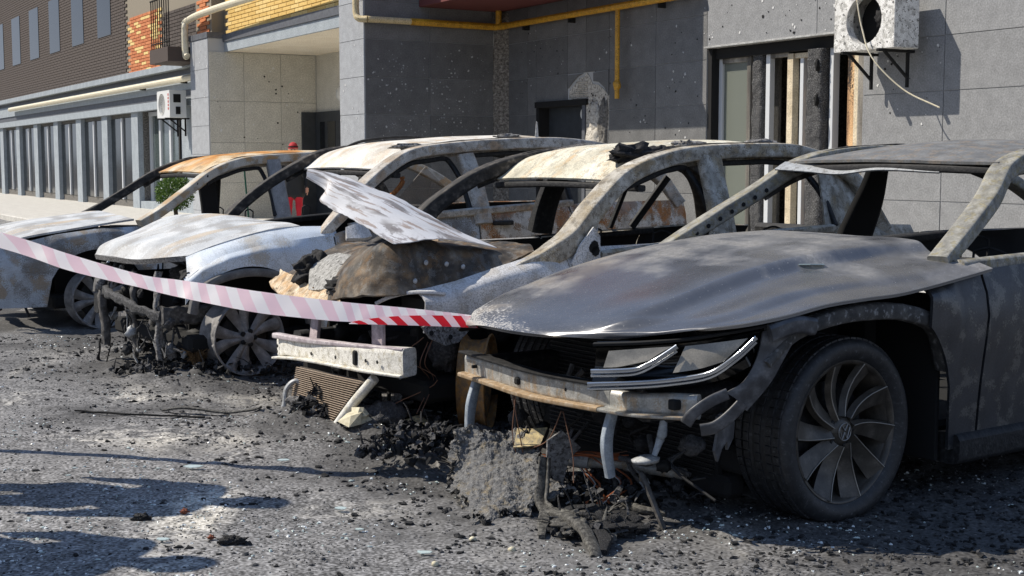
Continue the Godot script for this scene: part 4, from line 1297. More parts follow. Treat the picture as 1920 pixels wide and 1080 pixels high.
# --- second wreck: white ash hatchback with its bonnet skin peeled up
func car_c() -> void:
	var n = thing("burnt_car", "ash white burnt hatchback with its bonnet skin peeled up into the air", "car", V(-0.5147, 0, -6.6938), -2.51327, "burnt cars parked side by side")
	var P = {"top": [[0.33, 0.685], [0.21, 0.715], [0.0, 0.768], [-0.2, 0.815], [-0.36, 0.84], [-0.5, 0.845], [-1.4, 0.855], [-2.3, 0.885], [-2.7, 0.9], [-3.2, 0.88]], "nose": 0.49, "drop": 0.05, "sill": 0.16, "wb": 2.55, "ar": 0.34, "ay": 0.3, "at": 0.60, "hw": [[0.36, 0.72], [0.2, 0.79], [-0.2, 0.82], [-2.6, 0.82], [-3.2, 0.74]], "roll": 0.085}
	for s in [-1.0, 1.0]:
		var fm: Material = M.ash_c
		side(n, "front_wing", s, P, 0.36, -0.40, fm, 34)
		side(n, "scuttle_side", s, P, -0.405, -0.56, fm, 8)
		var d = side(n, "front_door", s, P, -0.57, -1.37, fm, 16)
		box("door_handle", V(-1.2, 0.72, s * 0.82), V(0.16, 0.03, 0.03), M.soot_metal, d, 0.01)
		side(n, "rear_door", s, P, -1.39, -2.2, M.burnt_c, 16)
		side(n, "rear_wing", s, P, -2.215, -3.1, M.burnt_c, 26)
		sweep("sill", [V(-0.4, 0.16, s * 0.76), V(-2.2, 0.16, s * 0.76)], 8, 0.12, 0.1, M.soot_metal, n)
	# skin rising from the wing into the windscreen pillar, with the mirror triangle
	panel("pillar_base", [[V(-0.30, 0.775, -0.735), V(-0.40, 0.845, -0.72), V(-0.50, 0.925, -0.70), V(-0.58, 0.99, -0.685)], [V(-0.42, 0.76, -0.775), V(-0.49, 0.82, -0.755), V(-0.56, 0.90, -0.73), V(-0.62, 0.975, -0.705)], [V(-0.56, 0.70, -0.80), V(-0.575, 0.78, -0.785), V(-0.59, 0.87, -0.76), V(-0.62, 0.95, -0.73)]], 14, 10, M.ash_c, n, V(0.2, 0.1, -1), 0.01, 0.003, M.soot)
	plate("mirror_mount", [Vector2(-0.40, 0.775), Vector2(-0.455, 0.865), Vector2(-0.535, 0.945), Vector2(-0.575, 0.90), Vector2(-0.58, 0.70), Vector2(-0.47, 0.715)], 0.008, Transform3D(Basis.IDENTITY, V(0, 0, -0.80)), M.ash_c, n)
	holes(n, [V(-0.545, 0.83, -0.806), V(-0.53, 0.845, -0.806), V(-0.538, 0.855, -0.806)], V(0, 0, -1), 0.026)
	holes(n, [V(-0.54, 0.745, -0.806), V(-0.56, 0.745, -0.806), V(-0.50, 0.76, -0.806)], V(0, 0, -1), 0.009)
	var G = {"rail": [V(-0.10, 0.755, -0.735), V(-0.27, 0.80, -0.738), V(-0.41, 0.86, -0.735), V(-0.52, 0.935, -0.712), V(-0.62, 1.025, -0.69), V(-0.863, 1.178, -0.632), V(-1.186, 1.272, -0.595), V(-1.509, 1.306, -0.575), V(-1.966, 1.318, -0.565), V(-2.214, 1.303, -0.575), V(-2.50, 1.218, -0.605), V(-2.66, 1.08, -0.645), V(-2.78, 0.86, -0.71)],
		"rw": [0.05, 0.10, 0.11, 0.11, 0.11, 0.12, 0.12, 0.14, 0.16], "rh": [0.04, 0.10, 0.105, 0.085, 0.08, 0.08, 0.08, 0.08, 0.085], "rail_mat": M.burnt_c, "bp": [V(-1.482, 1.296, -0.60), V(-1.455, 1.153, -0.67), V(-1.433, 0.988, -0.745), V(-1.42, 0.83, -0.79)], "pillar_mat": M.burnt_c, "pw": [0.17, 0.15, 0.16],
		"belt": [V(-0.6, 0.80, -0.765), V(-1.4, 0.855, -0.775), V(-2.3, 0.885, -0.75)], "drop": 0.05, "hy": 1.155, "roof_xs": [-0.96, -1.15, -1.45, -1.9, -2.2, -2.5], "crown": 0.05, "bow": 0.05, "roof_mat": M.roof_c}
	greenhouse(n, G)
	panel("quarter_panel", [[V(-2.30, 1.19, -0.645), V(-2.42, 1.22, -0.62), V(-2.55, 1.19, -0.61), V(-2.68, 1.08, -0.64)], [V(-2.27, 1.02, -0.71), V(-2.42, 1.03, -0.70), V(-2.58, 1.01, -0.69), V(-2.74, 0.97, -0.69)], [V(-2.22, 0.86, -0.775), V(-2.42, 0.86, -0.775), V(-2.62, 0.86, -0.76), V(-2.82, 0.86, -0.74)]], 16, 14, M.burnt_c, n, V(0, 0, -1), 0.012, 0.006, M.soot)
	# second door frame line and seam on the pillar
	sweep("door_seam", [V(-1.505, 1.31, -0.618), V(-1.47, 1.15, -0.705), V(-1.455, 0.98, -0.785), V(-1.44, 0.84, -0.828)], 14, 0.012, 0.012, M.burnt_c, n, V(0, 0, 1))
	seal(n, G.rail, -0.80, -1.385, 0.88)
	seal(n, G.rail, -1.57, -2.30, 0.90)
	for z in [0.62]:
		sweep("quarter_bar", [V(-1.95, 0.84, 0.75), V(-2.02, 1.2, 0.62)], 4, 0.03, 0.03, M.soot_metal, n, V(0, 0, 1))
		sweep("quarter_bar", [V(-2.12, 0.84, 0.74), V(-2.32, 1.16, 0.62)], 4, 0.05, 0.03, M.soot_metal, n, V(0, 0, 1))
	cabin(n, 0.68, 0.10, -3.05, 0.62, -0.68)
	var dp = box("door_lining", V(-1.0, 0.66, 0.74), V(0.8, 0.26, 0.03), M.soot, n, 0.01)
	for k in 5:
		box("lining_rib", V(-0.7 - k * 0.13, 0.7, 0.72), V(0.06, 0.07, 0.02), M.soot_metal, dp, 0.01)
	# bonnet: inner frame buckled, outer skin peeled off and standing up
	panel("bonnet_frame", [[V(-0.30, 0.835, 0.60), V(-0.32, 0.855, 0.2), V(-0.32, 0.86, -0.25), V(-0.30, 0.85, -0.58), V(-0.26, 0.82, -0.70)],
		[V(-0.05, 0.82, 0.60), V(-0.06, 0.85, 0.2), V(-0.08, 0.865, -0.25), V(-0.09, 0.85, -0.58), V(-0.05, 0.765, -0.70)],
		[V(0.16, 0.77, 0.60), V(0.18, 0.80, 0.25), V(0.18, 0.86, -0.2), V(0.17, 0.878, -0.56), V(0.22, 0.70, -0.67)],
		[V(0.33, 0.71, 0.58), V(0.36, 0.72, 0.28), V(0.38, 0.80, -0.15), V(0.41, 0.878, -0.52), V(0.39, 0.66, -0.62)],
		[V(0.43, 0.66, 0.56), V(0.46, 0.645, 0.25), V(0.48, 0.66, -0.1), V(0.50, 0.76, -0.38), V(0.50, 0.645, -0.53)],
		[V(0.50, 0.615, 0.53), V(0.545, 0.572, 0.22), V(0.56, 0.585, -0.1), V(0.56, 0.63, -0.34), V(0.54, 0.638, -0.47)]], 70, 70, M.hood_frame_c, n, Vector3.UP, 0.012, 0.045, M.hood_frame_c, 11.0)
	sheet("bonnet_lip", ragged(surf([[V(0.44, 0.70, 0.56), V(0.47, 0.675, 0.25), V(0.49, 0.66, -0.05), V(0.50, 0.665, -0.22)], [V(0.49, 0.65, 0.55), V(0.53, 0.61, 0.24), V(0.54, 0.61, -0.06), V(0.54, 0.635, -0.25)], [V(0.51, 0.62, 0.535), V(0.56, 0.573, 0.22), V(0.575, 0.578, -0.09), V(0.57, 0.605, -0.31)], [V(0.50, 0.60, 0.52), V(0.545, 0.56, 0.22), V(0.56, 0.565, -0.09), V(0.56, 0.595, -0.31)]], 60, 20), 0.05, 45.0), M.lip_cream, n, V(1, 0.5, 0), 0.008, 0.03, null, 14.0)
	for q in [V(0.30, 0.80, -0.628), V(0.20, 0.79, -0.645), V(0.12, 0.775, -0.66), V(0.36, 0.72, -0.63)]:
		lump("bolt_head", q, V(0.012, 0.012, 0.008), M.sheet_grey, n, 0.1, 1.0, 0.0, 8, 6)
	var rear = [V(-0.099, 0.862, -0.62), V(0.0, 0.918, -0.51), V(0.10, 0.985, -0.40), V(0.20, 1.065, -0.28), V(0.30, 1.125, -0.16), V(0.38, 1.172, -0.05), V(0.45, 1.20, 0.03), V(0.518, 1.218, 0.10)]
	var front = [V(0.459, 0.889, -0.62), V(0.475, 0.918, -0.51), V(0.482, 0.95, -0.40), V(0.492, 0.985, -0.28), V(0.505, 1.02, -0.17), V(0.535, 1.068, -0.07), V(0.475, 1.118, -0.01), V(0.53, 1.178, 0.09)]
	var mid = []
	for k in 8:
		mid.append((rear[k] + front[k]) / 2 + V(0, 0.035, -0.02) * (1.0 - k * 0.1))
	var sk = sheet("bonnet_skin", ragged(surf([rear, mid, front], 60, 30), 0.012, 60.0), M.skin_c, n, V(0.6, 0.3, -0.5), 0.004, 0.03, M.hood_frame_c, 5.0)
	sk.set_meta("label", "white marbled bonnet skin peeled upwards")
	lump("charred_foam", V(0.40, 0.70, 0.28), V(0.09, 0.085, 0.11), M.char, n, 0.5, 1.6, 2.0, 30, 20)
	panel("insulation_mat", [[V(0.36, 0.80, 0.20), V(0.34, 0.81, 0.08), V(0.32, 0.80, -0.06)], [V(0.45, 0.735, 0.21), V(0.44, 0.74, 0.06), V(0.43, 0.73, -0.10)], [V(0.515, 0.635, 0.12), V(0.52, 0.64, 0.0), V(0.51, 0.65, -0.16)]], 22, 22, M.foil_grey, n, Vector3.UP, 0.012, 0.02, null, 12.0)
	lump("charred_foam", V(0.46, 0.66, -0.16), V(0.10, 0.04, 0.1), M.char, n, 0.6, 2.0, 5.0, 24, 14)
	tube("bonnet_stay", [V(0.30, 0.78, 0.15), V(0.25, 0.79, -0.05), V(0.12, 0.85, -0.20), V(0.02, 0.87, -0.3)], 16, 0.012, M.beam_rust, n, 6)
	tube("bonnet_stay", [V(0.42, 0.73, 0.05), V(0.36, 0.78, -0.10), V(0.30, 0.82, -0.24)], 12, 0.009, M.soot_metal, n, 6)
	# lamp opening with its thin upper bar, and the wing foot
	sweep("lamp_bar", [V(0.27, 0.668, -0.74), V(0.335, 0.674, -0.70), V(0.39, 0.668, -0.62), V(0.445, 0.645, -0.545), V(0.49, 0.615, -0.50)], 22, [0.03, 0.028, 0.02], 0.018, M.ash_c, n)
	box("lamp_recess", V(0.18, 0.60, -0.56), V(0.3, 0.13, 0.26), M.soot, n, 0.03)
	plate("wing_foot", [Vector2(0.39, 0.53), Vector2(0.345, 0.475), Vector2(0.258, 0.435), Vector2(0.18, 0.445), Vector2(0.125, 0.49), Vector2(0.14, 0.53), Vector2(0.25, 0.56)], 0.012, Transform3D(Basis(Vector3.UP, 0.1), V(0.03, 0, -0.735)), M.ash_dark2, n)
	holes(n, [V(0.37, 0.50, -0.78), V(0.27, 0.475, -0.78)], V(0, 0, -1), 0.012)
	# front beam, drooping
	var bm = sweep("bumper_beam", [V(0.40, 0.285, 0.62), V(0.445, 0.315, 0.45), V(0.465, 0.325, 0.2), V(0.48, 0.335, -0.05), V(0.475, 0.345, -0.3), V(0.45, 0.355, -0.5), V(0.41, 0.36, -0.66)], 44, [0.07, 0.06, 0.06, 0.06, 0.09], [0.11, 0.10, 0.095, 0.10, 0.125, 0.13], M.beam_c, n, Vector3.UP, 6.0, 14)
	sweep("top_flange", [V(0.45, 0.352, 0.60), V(0.485, 0.368, 0.3), V(0.495, 0.385, 0.0), V(0.47, 0.405, -0.4), V(0.43, 0.418, -0.66)], 30, 0.05, [0.03, 0.025, 0.014], M.beam_c2, bm)
	sweep("bottom_flange", [V(0.45, 0.235, 0.60), V(0.495, 0.27, 0.3), V(0.505, 0.287, 0.0), V(0.49, 0.295, -0.4), V(0.44, 0.298, -0.66)], 30, 0.06, 0.014, M.beam_c, bm)
	box("slot", V(0.498, 0.348, -0.33), V(0.03, 0.07, 0.035), M.soot, bm, 0.008)
	holes(bm, [V(0.50, 0.345, -0.42), V(0.497, 0.35, -0.52), V(0.51, 0.33, -0.15), V(0.508, 0.318, 0.1), V(0.46, 0.30, 0.57), V(0.458, 0.27, 0.58)], V(1, 0, 0), 0.009)
	for z in [-0.4, 0.42]:
		sweep("chassis_rail", [V(0.42, 0.34, z), V(-0.35, 0.36, z)], 6, 0.09, 0.11, M.soot_metal, n)
	sweep("latch_support", [V(0.45, 0.36, 0.18), V(0.43, 0.43, 0.20), V(0.41, 0.52, 0.22)], 8, [0.09, 0.08, 0.09], 0.03, M.beam_mauve, n, V(1, 0, 0))
	sweep("crossbar", [V(0.42, 0.54, 0.55), V(0.45, 0.545, 0.2), V(0.45, 0.55, -0.2), V(0.40, 0.56, -0.52)], 20, 0.06, 0.05, M.ash_mauve_dark, n)
	box("bracket_plate", V(0.43, 0.46, -0.42), V(0.02, 0.16, 0.1), M.beam_mauve, n, 0.004)
	engine_mess(n, -0.2, 0.28, 0.16, 0.5, 0.5, 23)
	# radiator hanging down to the ground
	var rd = hold("radiator", n)
	var a = V(0.52, 0.245, 0.20)
	var bb = V(0.49, 0.25, -0.40)
	var c = V(0.56, 0.045, 0.20)
	var dd = V(0.55, 0.025, -0.20)
	panel("core", [[a, (a + bb) / 2, bb], [(a + c) / 2 + V(0.015, 0, 0), (a + bb + c + dd) / 4 + V(0.015, 0, 0), (bb + dd) / 2 + V(0.015, 0, 0)], [c, (c + dd) / 2, dd]], 12, 12, M.rad_brown, rd, V(1, 0, 0), 0.02, 0.006)
	for k in 22:
		var t = (k + 0.5) / 22.0
		sweep("fin", [a.lerp(c, t) + V(0.016, 0, 0), ((a + bb) / 2).lerp((c + dd) / 2, t) + V(0.022, 0, 0), bb.lerp(dd, t) + V(0.016, 0, 0)], 8, 0.012, 0.0045, M.rad_fin, rd, Vector3.UP, 4.0, 6)
	tube("side_tank", [V(0.47, 0.265, -0.45), V(0.52, 0.14, -0.34), V(0.56, 0.015, -0.24)], 8, 0.024, M.beam_c, rd, 10)
	var tp = plate("tow_plate", [Vector2(-0.12, 0.1), Vector2(0.12, 0.11), Vector2(0.10, -0.13), Vector2(0.03, -0.16), Vector2(-0.09, -0.14)], 0.012, Transform3D(Basis(Vector3.UP, PI / 2 - 0.1), V(0.28, 0.2, -0.28)), M.ash_dark2, n)
	box("slot", V(0.288, 0.15, -0.27), V(0.01, 0.07, 0.025), M.soot, tp, 0.003)
	for q in [V(0.31, 0.46, -0.62), V(0.30, 0.44, -0.64), V(0.29, 0.45, -0.66)]:
		var wv = V(rng.randf_range(-0.06, 0.06), 0, rng.randf_range(-0.08, 0.08))
		tube("copper_wire", [q, q + V(0.02, -0.10, 0.02) + wv, q + V(-0.03, -0.2, 0.05) - wv, q + V(0.02, -0.32, 0.04) + wv * 1.5], 16, 0.0025, M.copper_dark, n, 5)
	for at in [V(0.04, 0.235, -0.66), V(0.0, 0.235, 0.66), V(-2.55, 0.23, -0.70), V(-2.55, 0.23, 0.70)]:
		wheel(n, at, 0.225, "rust", false, 0.8 if at.x > -1.0 else 0.0)
	# charred scraps lying on the roof
	roof_scrap(n, V(-1.12, 1.285, -0.42), V(0.14, 0.05, 0.08), M.char, 31)
	roof_scrap(n, V(-1.30, 1.30, -0.43), V(0.10, 0.035, 0.05), M.char, 33)
	roof_scrap(n, V(-1.52, 1.335, -0.40), V(0.12, 0.03, 0.06), M.ash_dark2, 35)
	roof_scrap(n, V(-2.02, 1.345, -0.45), V(0.13, 0.028, 0.08), M.ash_dark2, 37)
	panel("curled_roof_strip", [[V(-1.12, 1.24, 0.45), V(-1.18, 1.32, 0.36), V(-1.3, 1.36, 0.2), V(-1.42, 1.33, 0.1)], [V(-1.15, 1.24, 0.38), V(-1.2, 1.29, 0.30), V(-1.3, 1.31, 0.18), V(-1.42, 1.31, 0.06)]], 20, 6, M.ash_dark2, n, V(0.5, 0, -1), 0.006, 0.012, null, 9.0)

func roof_scrap(n: Node, c: Vector3, r: Vector3, m: Material, so: int) -> void:
	lump("charred_scrap", c, r, m, n, 0.6, 1.5, so, 26, 14)

# --- third wreck: pale blue-grey estate with wheel showing
func car_b() -> void:
	var n = thing("burnt_car", "pale blue grey burnt crossover with bare alloy wheel and long white roof", "car", V(-1.991, 0, -8.326), -2.51327, "burnt cars parked side by side")
	var P = {"top": [[0.35, 0.60], [0.27, 0.67], [0.12, 0.728], [-0.1, 0.775], [-0.32, 0.80], [-0.55, 0.82], [-0.7, 0.86], [-1.6, 0.93], [-2.6, 0.98], [-3.4, 0.98]], "drop": 0.035, "sill": 0.18, "wb": 2.65, "ar": 0.405, "ay": 0.27, "at": 0.655, "hw": [[0.36, 0.76], [0.15, 0.82], [-0.3, 0.84], [-2.8, 0.84], [-3.5, 0.76]], "roll": 0.05}
	for s in [-1.0, 1.0]:
		side(n, "front_wing", s, P, 0.36, -0.555, M.wing_b, 44)
		side(n, "front_door", s, P, -0.565, -1.6, M.door_b, 16)
		var rdr = side(n, "rear_door", s, P, -1.615, -2.35, M.rust_b, 18)
		box("door_handle", V(-1.78, 0.86, s * 0.84), V(0.16, 0.03, 0.03), M.soot_metal, rdr, 0.01)
		side(n, "rear_wing", s, P, -2.365, -3.5, M.rust_b, 30)
		sweep("sill", [V(-0.45, 0.18, s * 0.78), V(-2.25, 0.18, s * 0.78)], 8, 0.12, 0.1, M.soot_metal, n)
		sweep("arch_flange", [V(0.35, 0.40, s * 0.80), V(0.32, 0.50, s * 0.805), V(0.2, 0.585, s * 0.81), V(0.0, 0.62, s * 0.81), V(-0.2, 0.585, s * 0.81), V(-0.34, 0.48, s * 0.81), V(-0.39, 0.3, s * 0.80)], 34, 0.05, 0.05, M.arch_grey, n, V(0, 0, 1))
	# shoulder of the wing turning up to the bonnet, then the bonnet itself
	panel("wing_top", [[V(0.345, 0.595, -0.722), V(0.26, 0.662, -0.757), V(0.1, 0.722, -0.775), V(-0.12, 0.766, -0.787), V(-0.33, 0.789, -0.793), V(-0.58, 0.812, -0.795)], [V(0.325, 0.66, -0.67), V(0.23, 0.715, -0.70), V(0.08, 0.765, -0.72), V(-0.13, 0.808, -0.73), V(-0.345, 0.832, -0.735), V(-0.59, 0.845, -0.76)], [V(0.30, 0.712, -0.60), V(0.2, 0.752, -0.63), V(0.05, 0.795, -0.64), V(-0.15, 0.842, -0.65), V(-0.36, 0.868, -0.66), V(-0.60, 0.868, -0.72)]], 36, 12, M.wing_b, n, V(0, 0.6, -1), 0.008, 0.003, M.soot)
	panel("bonnet", [[V(0.42, 0.66, 0.62), V(0.46, 0.672, 0.25), V(0.44, 0.675, -0.15), V(0.38, 0.70, -0.45), V(0.30, 0.716, -0.605)], [V(0.36, 0.73, 0.63), V(0.36, 0.755, 0.25), V(0.34, 0.758, -0.15), V(0.28, 0.762, -0.45), V(0.2, 0.757, -0.635)], [V(0.15, 0.80, 0.64), V(0.13, 0.83, 0.25), V(0.12, 0.83, -0.15), V(0.08, 0.822, -0.45), V(0.05, 0.80, -0.645)], [V(-0.10, 0.895, 0.64), V(-0.18, 0.918, 0.22), V(-0.20, 0.89, -0.15), V(-0.20, 0.872, -0.45), V(-0.20, 0.855, -0.655)], [V(-0.36, 0.90, 0.64), V(-0.42, 0.90, 0.22), V(-0.42, 0.885, -0.15), V(-0.42, 0.885, -0.45), V(-0.40, 0.873, -0.665)]], 44, 34, M.hood_b, n, Vector3.UP, 0.02, 0.008, M.soot, 4.0)
	panel("bonnet_front", [[V(0.42, 0.66, 0.62), V(0.46, 0.672, 0.25), V(0.44, 0.675, -0.15), V(0.38, 0.70, -0.45), V(0.30, 0.716, -0.605)], [V(0.41, 0.63, 0.62), V(0.45, 0.64, 0.25), V(0.43, 0.645, -0.15), V(0.37, 0.67, -0.45), V(0.295, 0.685, -0.605)]], 24, 4, M.ash_dark2, n, V(1, 0, 0), 0.01, 0.004, M.soot)
	var G = {"rail": [V(-0.50, 0.80, -0.735), V(-0.575, 0.88, -0.738), V(-0.66, 0.955, -0.728), V(-0.826, 1.092, -0.675), V(-1.017, 1.212, -0.625), V(-1.233, 1.308, -0.595), V(-1.6, 1.352, -0.58), V(-2.04, 1.378, -0.575), V(-2.498, 1.382, -0.575), V(-2.95, 1.32, -0.59), V(-3.3, 1.15, -0.65), V(-3.45, 0.95, -0.72)],
		"rw": [0.07, 0.09, 0.10, 0.11, 0.12, 0.12, 0.12, 0.13], "rh": [0.06, 0.07, 0.07, 0.072, 0.075, 0.078, 0.08, 0.085], "rail_mat": M.burnt_b, "bp": [V(-1.63, 1.30, -0.615), V(-1.644, 1.163, -0.68), V(-1.645, 1.009, -0.745), V(-1.645, 0.85, -0.8)], "pillar_mat": M.burnt_b, "pw": [0.13, 0.13, 0.14],
		"belt": [V(-0.68, 0.86, -0.775), V(-0.95, 0.895, -0.785), V(-1.55, 0.935, -0.79), V(-2.4, 0.975, -0.77)], "drop": 0.045, "hy": 1.205, "roof_xs": [-1.07, -1.27, -1.7, -2.1, -2.5, -2.9], "crown": 0.045, "bow": 0.03, "roof_mat": M.roof_b}
	greenhouse(n, G)
	seal(n, G.rail, -0.92, -1.56, 0.95)
	seal(n, G.rail, -1.72, -2.4, 0.98)
	# glass quarter left in the front door window
	var gl = plate("window_remnant", [Vector2(-1.0, 0.94), Vector2(-1.22, 1.22), Vector2(-1.5, 1.0), Vector2(-1.54, 0.96)], 0.005, Transform3D(Basis(Vector3(1, 0, 0), -0.30), V(0, 0.06, -0.42)), M.sooty_glass, n)
	sweep("inner_trim_strip", [V(-1.0, 0.95, -0.5), V(-1.15, 1.05, -0.5), V(-1.22, 1.12, -0.5), V(-1.22, 1.16, -0.5)], 14, 0.02, 0.03, M.rust_orange, n)
	panel("mirror_stub", [[V(-0.62, 0.86, -0.83), V(-0.70, 0.885, -0.84), V(-0.76, 0.88, -0.83)], [V(-0.60, 0.80, -0.88), V(-0.70, 0.80, -0.90), V(-0.78, 0.81, -0.88)]], 10, 8, M.ash_c, n, V(0, 0.5, -1), 0.03, 0.02, null, 8.0)
	cabin(n, 0.70, 0.12, -3.4, 0.68, -0.75)
	sweep("roof_bow", [V(-1.25, 1.30, 0.50), V(-1.45, 1.40, 0.44), V(-1.75, 1.435, 0.33), V(-2.0, 1.41, 0.22)], 24, 0.03, 0.02, M.soot_metal, n)
	lump("charred_scrap", V(-1.33, 1.35, -0.5), V(0.16, 0.02, 0.04), M.ash_dark2, n, 0.6, 1.5, 12.0)
	lump("charred_scrap", V(-2.2, 1.43, -0.30), V(0.10, 0.02, 0.05), M.ash_dark2, n, 0.6, 1.5, 14.0)
	plate("roof_splinter", [Vector2(0, 0), Vector2(0.05, 0.01), Vector2(0.03, 0.14), Vector2(0.015, 0.13)], 0.004, Transform3D(Basis(Vector3.UP, 0.4), V(-2.4, 1.40, -0.4)), M.sheet_grey, n)
	# far pillar interior edge and headlamp cave
	engine_mess(n, -0.25, 0.26, 0.15, 0.58, 0.6, 41, 40)
	wob = 0.02
	sweep("chassis_rail", [V(0.42, 0.37, -0.52), V(0.1, 0.36, -0.52), V(-0.3, 0.36, -0.52)], 24, 0.06, 0.11, M.sheet_grey_dark, n)
	sweep("chassis_rail", [V(0.45, 0.36, 0.52), V(-0.3, 0.36, 0.52)], 20, 0.08, 0.13, M.soot_metal, n)
	sweep("upright", [V(0.40, 0.62, -0.44), V(0.42, 0.4, -0.45), V(0.40, 0.1, -0.42)], 24, [0.03, 0.05, 0.04], 0.04, M.ash_dark2, n, V(1, 0, 0))
	sweep("upright", [V(0.42, 0.6, -0.1), V(0.44, 0.35, -0.12), V(0.42, 0.08, -0.1)], 24, 0.04, 0.03, M.sheet_grey_dark, n, V(1, 0, 0))
	sweep("upright", [V(0.42, 0.62, 0.40), V(0.44, 0.4, 0.42), V(0.42, 0.1, 0.42)], 24, 0.06, 0.05, M.sheet_grey_dark, n, V(1, 0, 0))
	sweep("crash_beam", [V(0.40, 0.46, 0.60), V(0.47, 0.44, 0.2), V(0.47, 0.40, -0.2), V(0.42, 0.36, -0.50)], 40, 0.035, [0.07, 0.05, 0.06], M.ash_dark, n)
	rng.seed = 43
	for q in 46:
		var c = V(rng.randf_range(0.30, 0.46), rng.randf_range(0.06, 0.58), rng.randf_range(-0.62, 0.5))
		if q % 2 == 0:
			lump("burnt_fitting", c, V(0.025, 0.03, 0.025) * rng.randf_range(0.5, 1.5), [M.ash_dark2, M.char, M.ash_dark, M.sheet_grey][(q / 2) % 4], n, 0.5, 1.7, q * 2.1, 12, 8)
		else:
			tube("burnt_hose", [c, c + V(0.02, rng.randf_range(-0.12, 0.06), rng.randf_range(-0.08, 0.08)), c + V(0.0, rng.randf_range(-0.2, 0.0), rng.randf_range(-0.15, 0.15))], 9, rng.randf_range(0.003, 0.01), [M.sheet_grey, M.ash_dark, M.char, M.soot_metal][(q / 2) % 4], n, 6)
	wob = 0.0
	lump("lamp_remains", V(0.30, 0.60, -0.66), V(0.06, 0.04, 0.06), M.char, n, 0.5, 2.0, 3.0)
	for at in [V(0, 0.235, -0.69), V(0, 0.235, 0.69), V(-2.65, 0.225, -0.77), V(-2.65, 0.225, 0.77)]:
		wheel(n, at, 0.222, "pairs", false)

# --- farthest wreck: orange rusted roof
func car_a() -> void:
	var n = thing("burnt_car", "farthest burnt car with rust orange roof front and holes along its pillar", "car", V(-3.575, 0, -10.677), -2.5307, "burnt cars parked side by side")
	var P = {"top": [[0.7, 0.62], [0.3, 0.72], [0.0, 0.755], [-0.5, 0.77], [-1.6, 0.755], [-2.4, 0.78], [-3.4, 0.82]], "drop": 0.06, "sill": 0.18, "wb": 2.6, "ar": 0.36, "ay": 0.27, "at": 0.60, "hw": [[0.7, 0.70], [0.3, 0.80], [-2.8, 0.82], [-3.5, 0.74]], "roll": 0.05}
	for s in [-1.0, 1.0]:
		side(n, "front_wing", s, P, 0.7, -0.5, M.door_b, 34)
		side(n, "front_door", s, P, -0.515, -1.5, M.burnt_b, 14)
		side(n, "rear_door", s, P, -1.515, -2.3, M.burnt_b, 14)
		side(n, "rear_wing", s, P, -2.315, -3.5, M.burnt_b, 26)
	panel("bonnet", [[V(0.72, 0.63, 0.55), V(0.78, 0.65, 0), V(0.72, 0.63, -0.55)], [V(0.4, 0.73, 0.70), V(0.45, 0.77, 0), V(0.4, 0.73, -0.70)], [V(-0.3, 0.82, 0.74), V(-0.28, 0.86, 0), V(-0.3, 0.82, -0.74)]], 30, 20, M.hood_b, n, Vector3.UP, 0.015, 0.012, M.soot, 4.0)
	var G = {"rail": [V(-0.342, 0.78, -0.75), V(-0.517, 0.872, -0.72), V(-0.761, 1.025, -0.66), V(-0.989, 1.165, -0.608), V(-1.247, 1.252, -0.585), V(-1.583, 1.286, -0.575), V(-2.178, 1.305, -0.575), V(-2.75, 1.26, -0.6), V(-3.2, 1.05, -0.66), V(-3.35, 0.85, -0.72)],
		"rw": [0.09, 0.09, 0.10, 0.10, 0.12], "rh": [0.07, 0.07, 0.075, 0.08, 0.09], "rail_mat": M.burnt_a, "bp": [V(-1.525, 1.27, -0.61), V(-1.535, 1.053, -0.68), V(-1.54, 0.793, -0.76)], "pillar_mat": M.pale_dull, "pw": [0.12, 0.13, 0.14],
		"belt": [V(-0.6, 0.765, -0.76), V(-1.5, 0.75, -0.77), V(-2.4, 0.775, -0.75)], "drop": 0.06, "hy": 1.165, "roof_xs": [-0.985, -1.2, -1.5, -1.9, -2.3, -2.75], "crown": 0.045, "bow": 0.03, "roof_mat": M.roof_a}
	greenhouse(n, G)
	seal(n, G.rail, -0.95, -1.46, 0.82)
	sweep("inner_pillar", [V(-1.0, 1.15, -0.45), V(-1.03, 0.95, -0.45), V(-1.05, 0.72, -0.45)], 8, 0.15, 0.05, M.soot, n, V(0, 0, 1))
	var hl = []
	for k in 6:
		hl.append(V(-0.45, 0.85, -0.765).lerp(V(-0.93, 1.145, -0.665), k / 5.0))
	holes(n, hl, V(0.3, 0.2, -0.93), 0.012)
	cabin(n, 0.70, 0.08, -3.4, 0.62, -0.65)
	engine_mess(n, -0.1, 0.6, 0.15, 0.55, 0.62, 51, 16)
	wob = 0.02
	sweep("crash_beam", [V(0.66, 0.42, 0.60), V(0.74, 0.42, 0), V(0.66, 0.42, -0.60)], 40, 0.04, 0.09, M.sheet_grey_dark, n)
	wob = 0.0
	for at in [V(0, 0.225, -0.75), V(0, 0.225, 0.75), V(-2.6, 0.225, -0.75), V(-2.6, 0.225, 0.75)]:
		wheel(n, at, 0.222, "pairs", false)

# ---------------------------------------------------------------- loose things on the ground
func gp(x: float, z: float, up := 0.0) -> Vector3:
	return V(x, gh(x, z) + up, z)

func chunk(sd: int, r: float, flat := 1.0) -> MB:
	var mb = MB.new()
	shard_mb(mb, Vector3.ZERO, r, flat, Basis.IDENTITY, sd)
	return mb

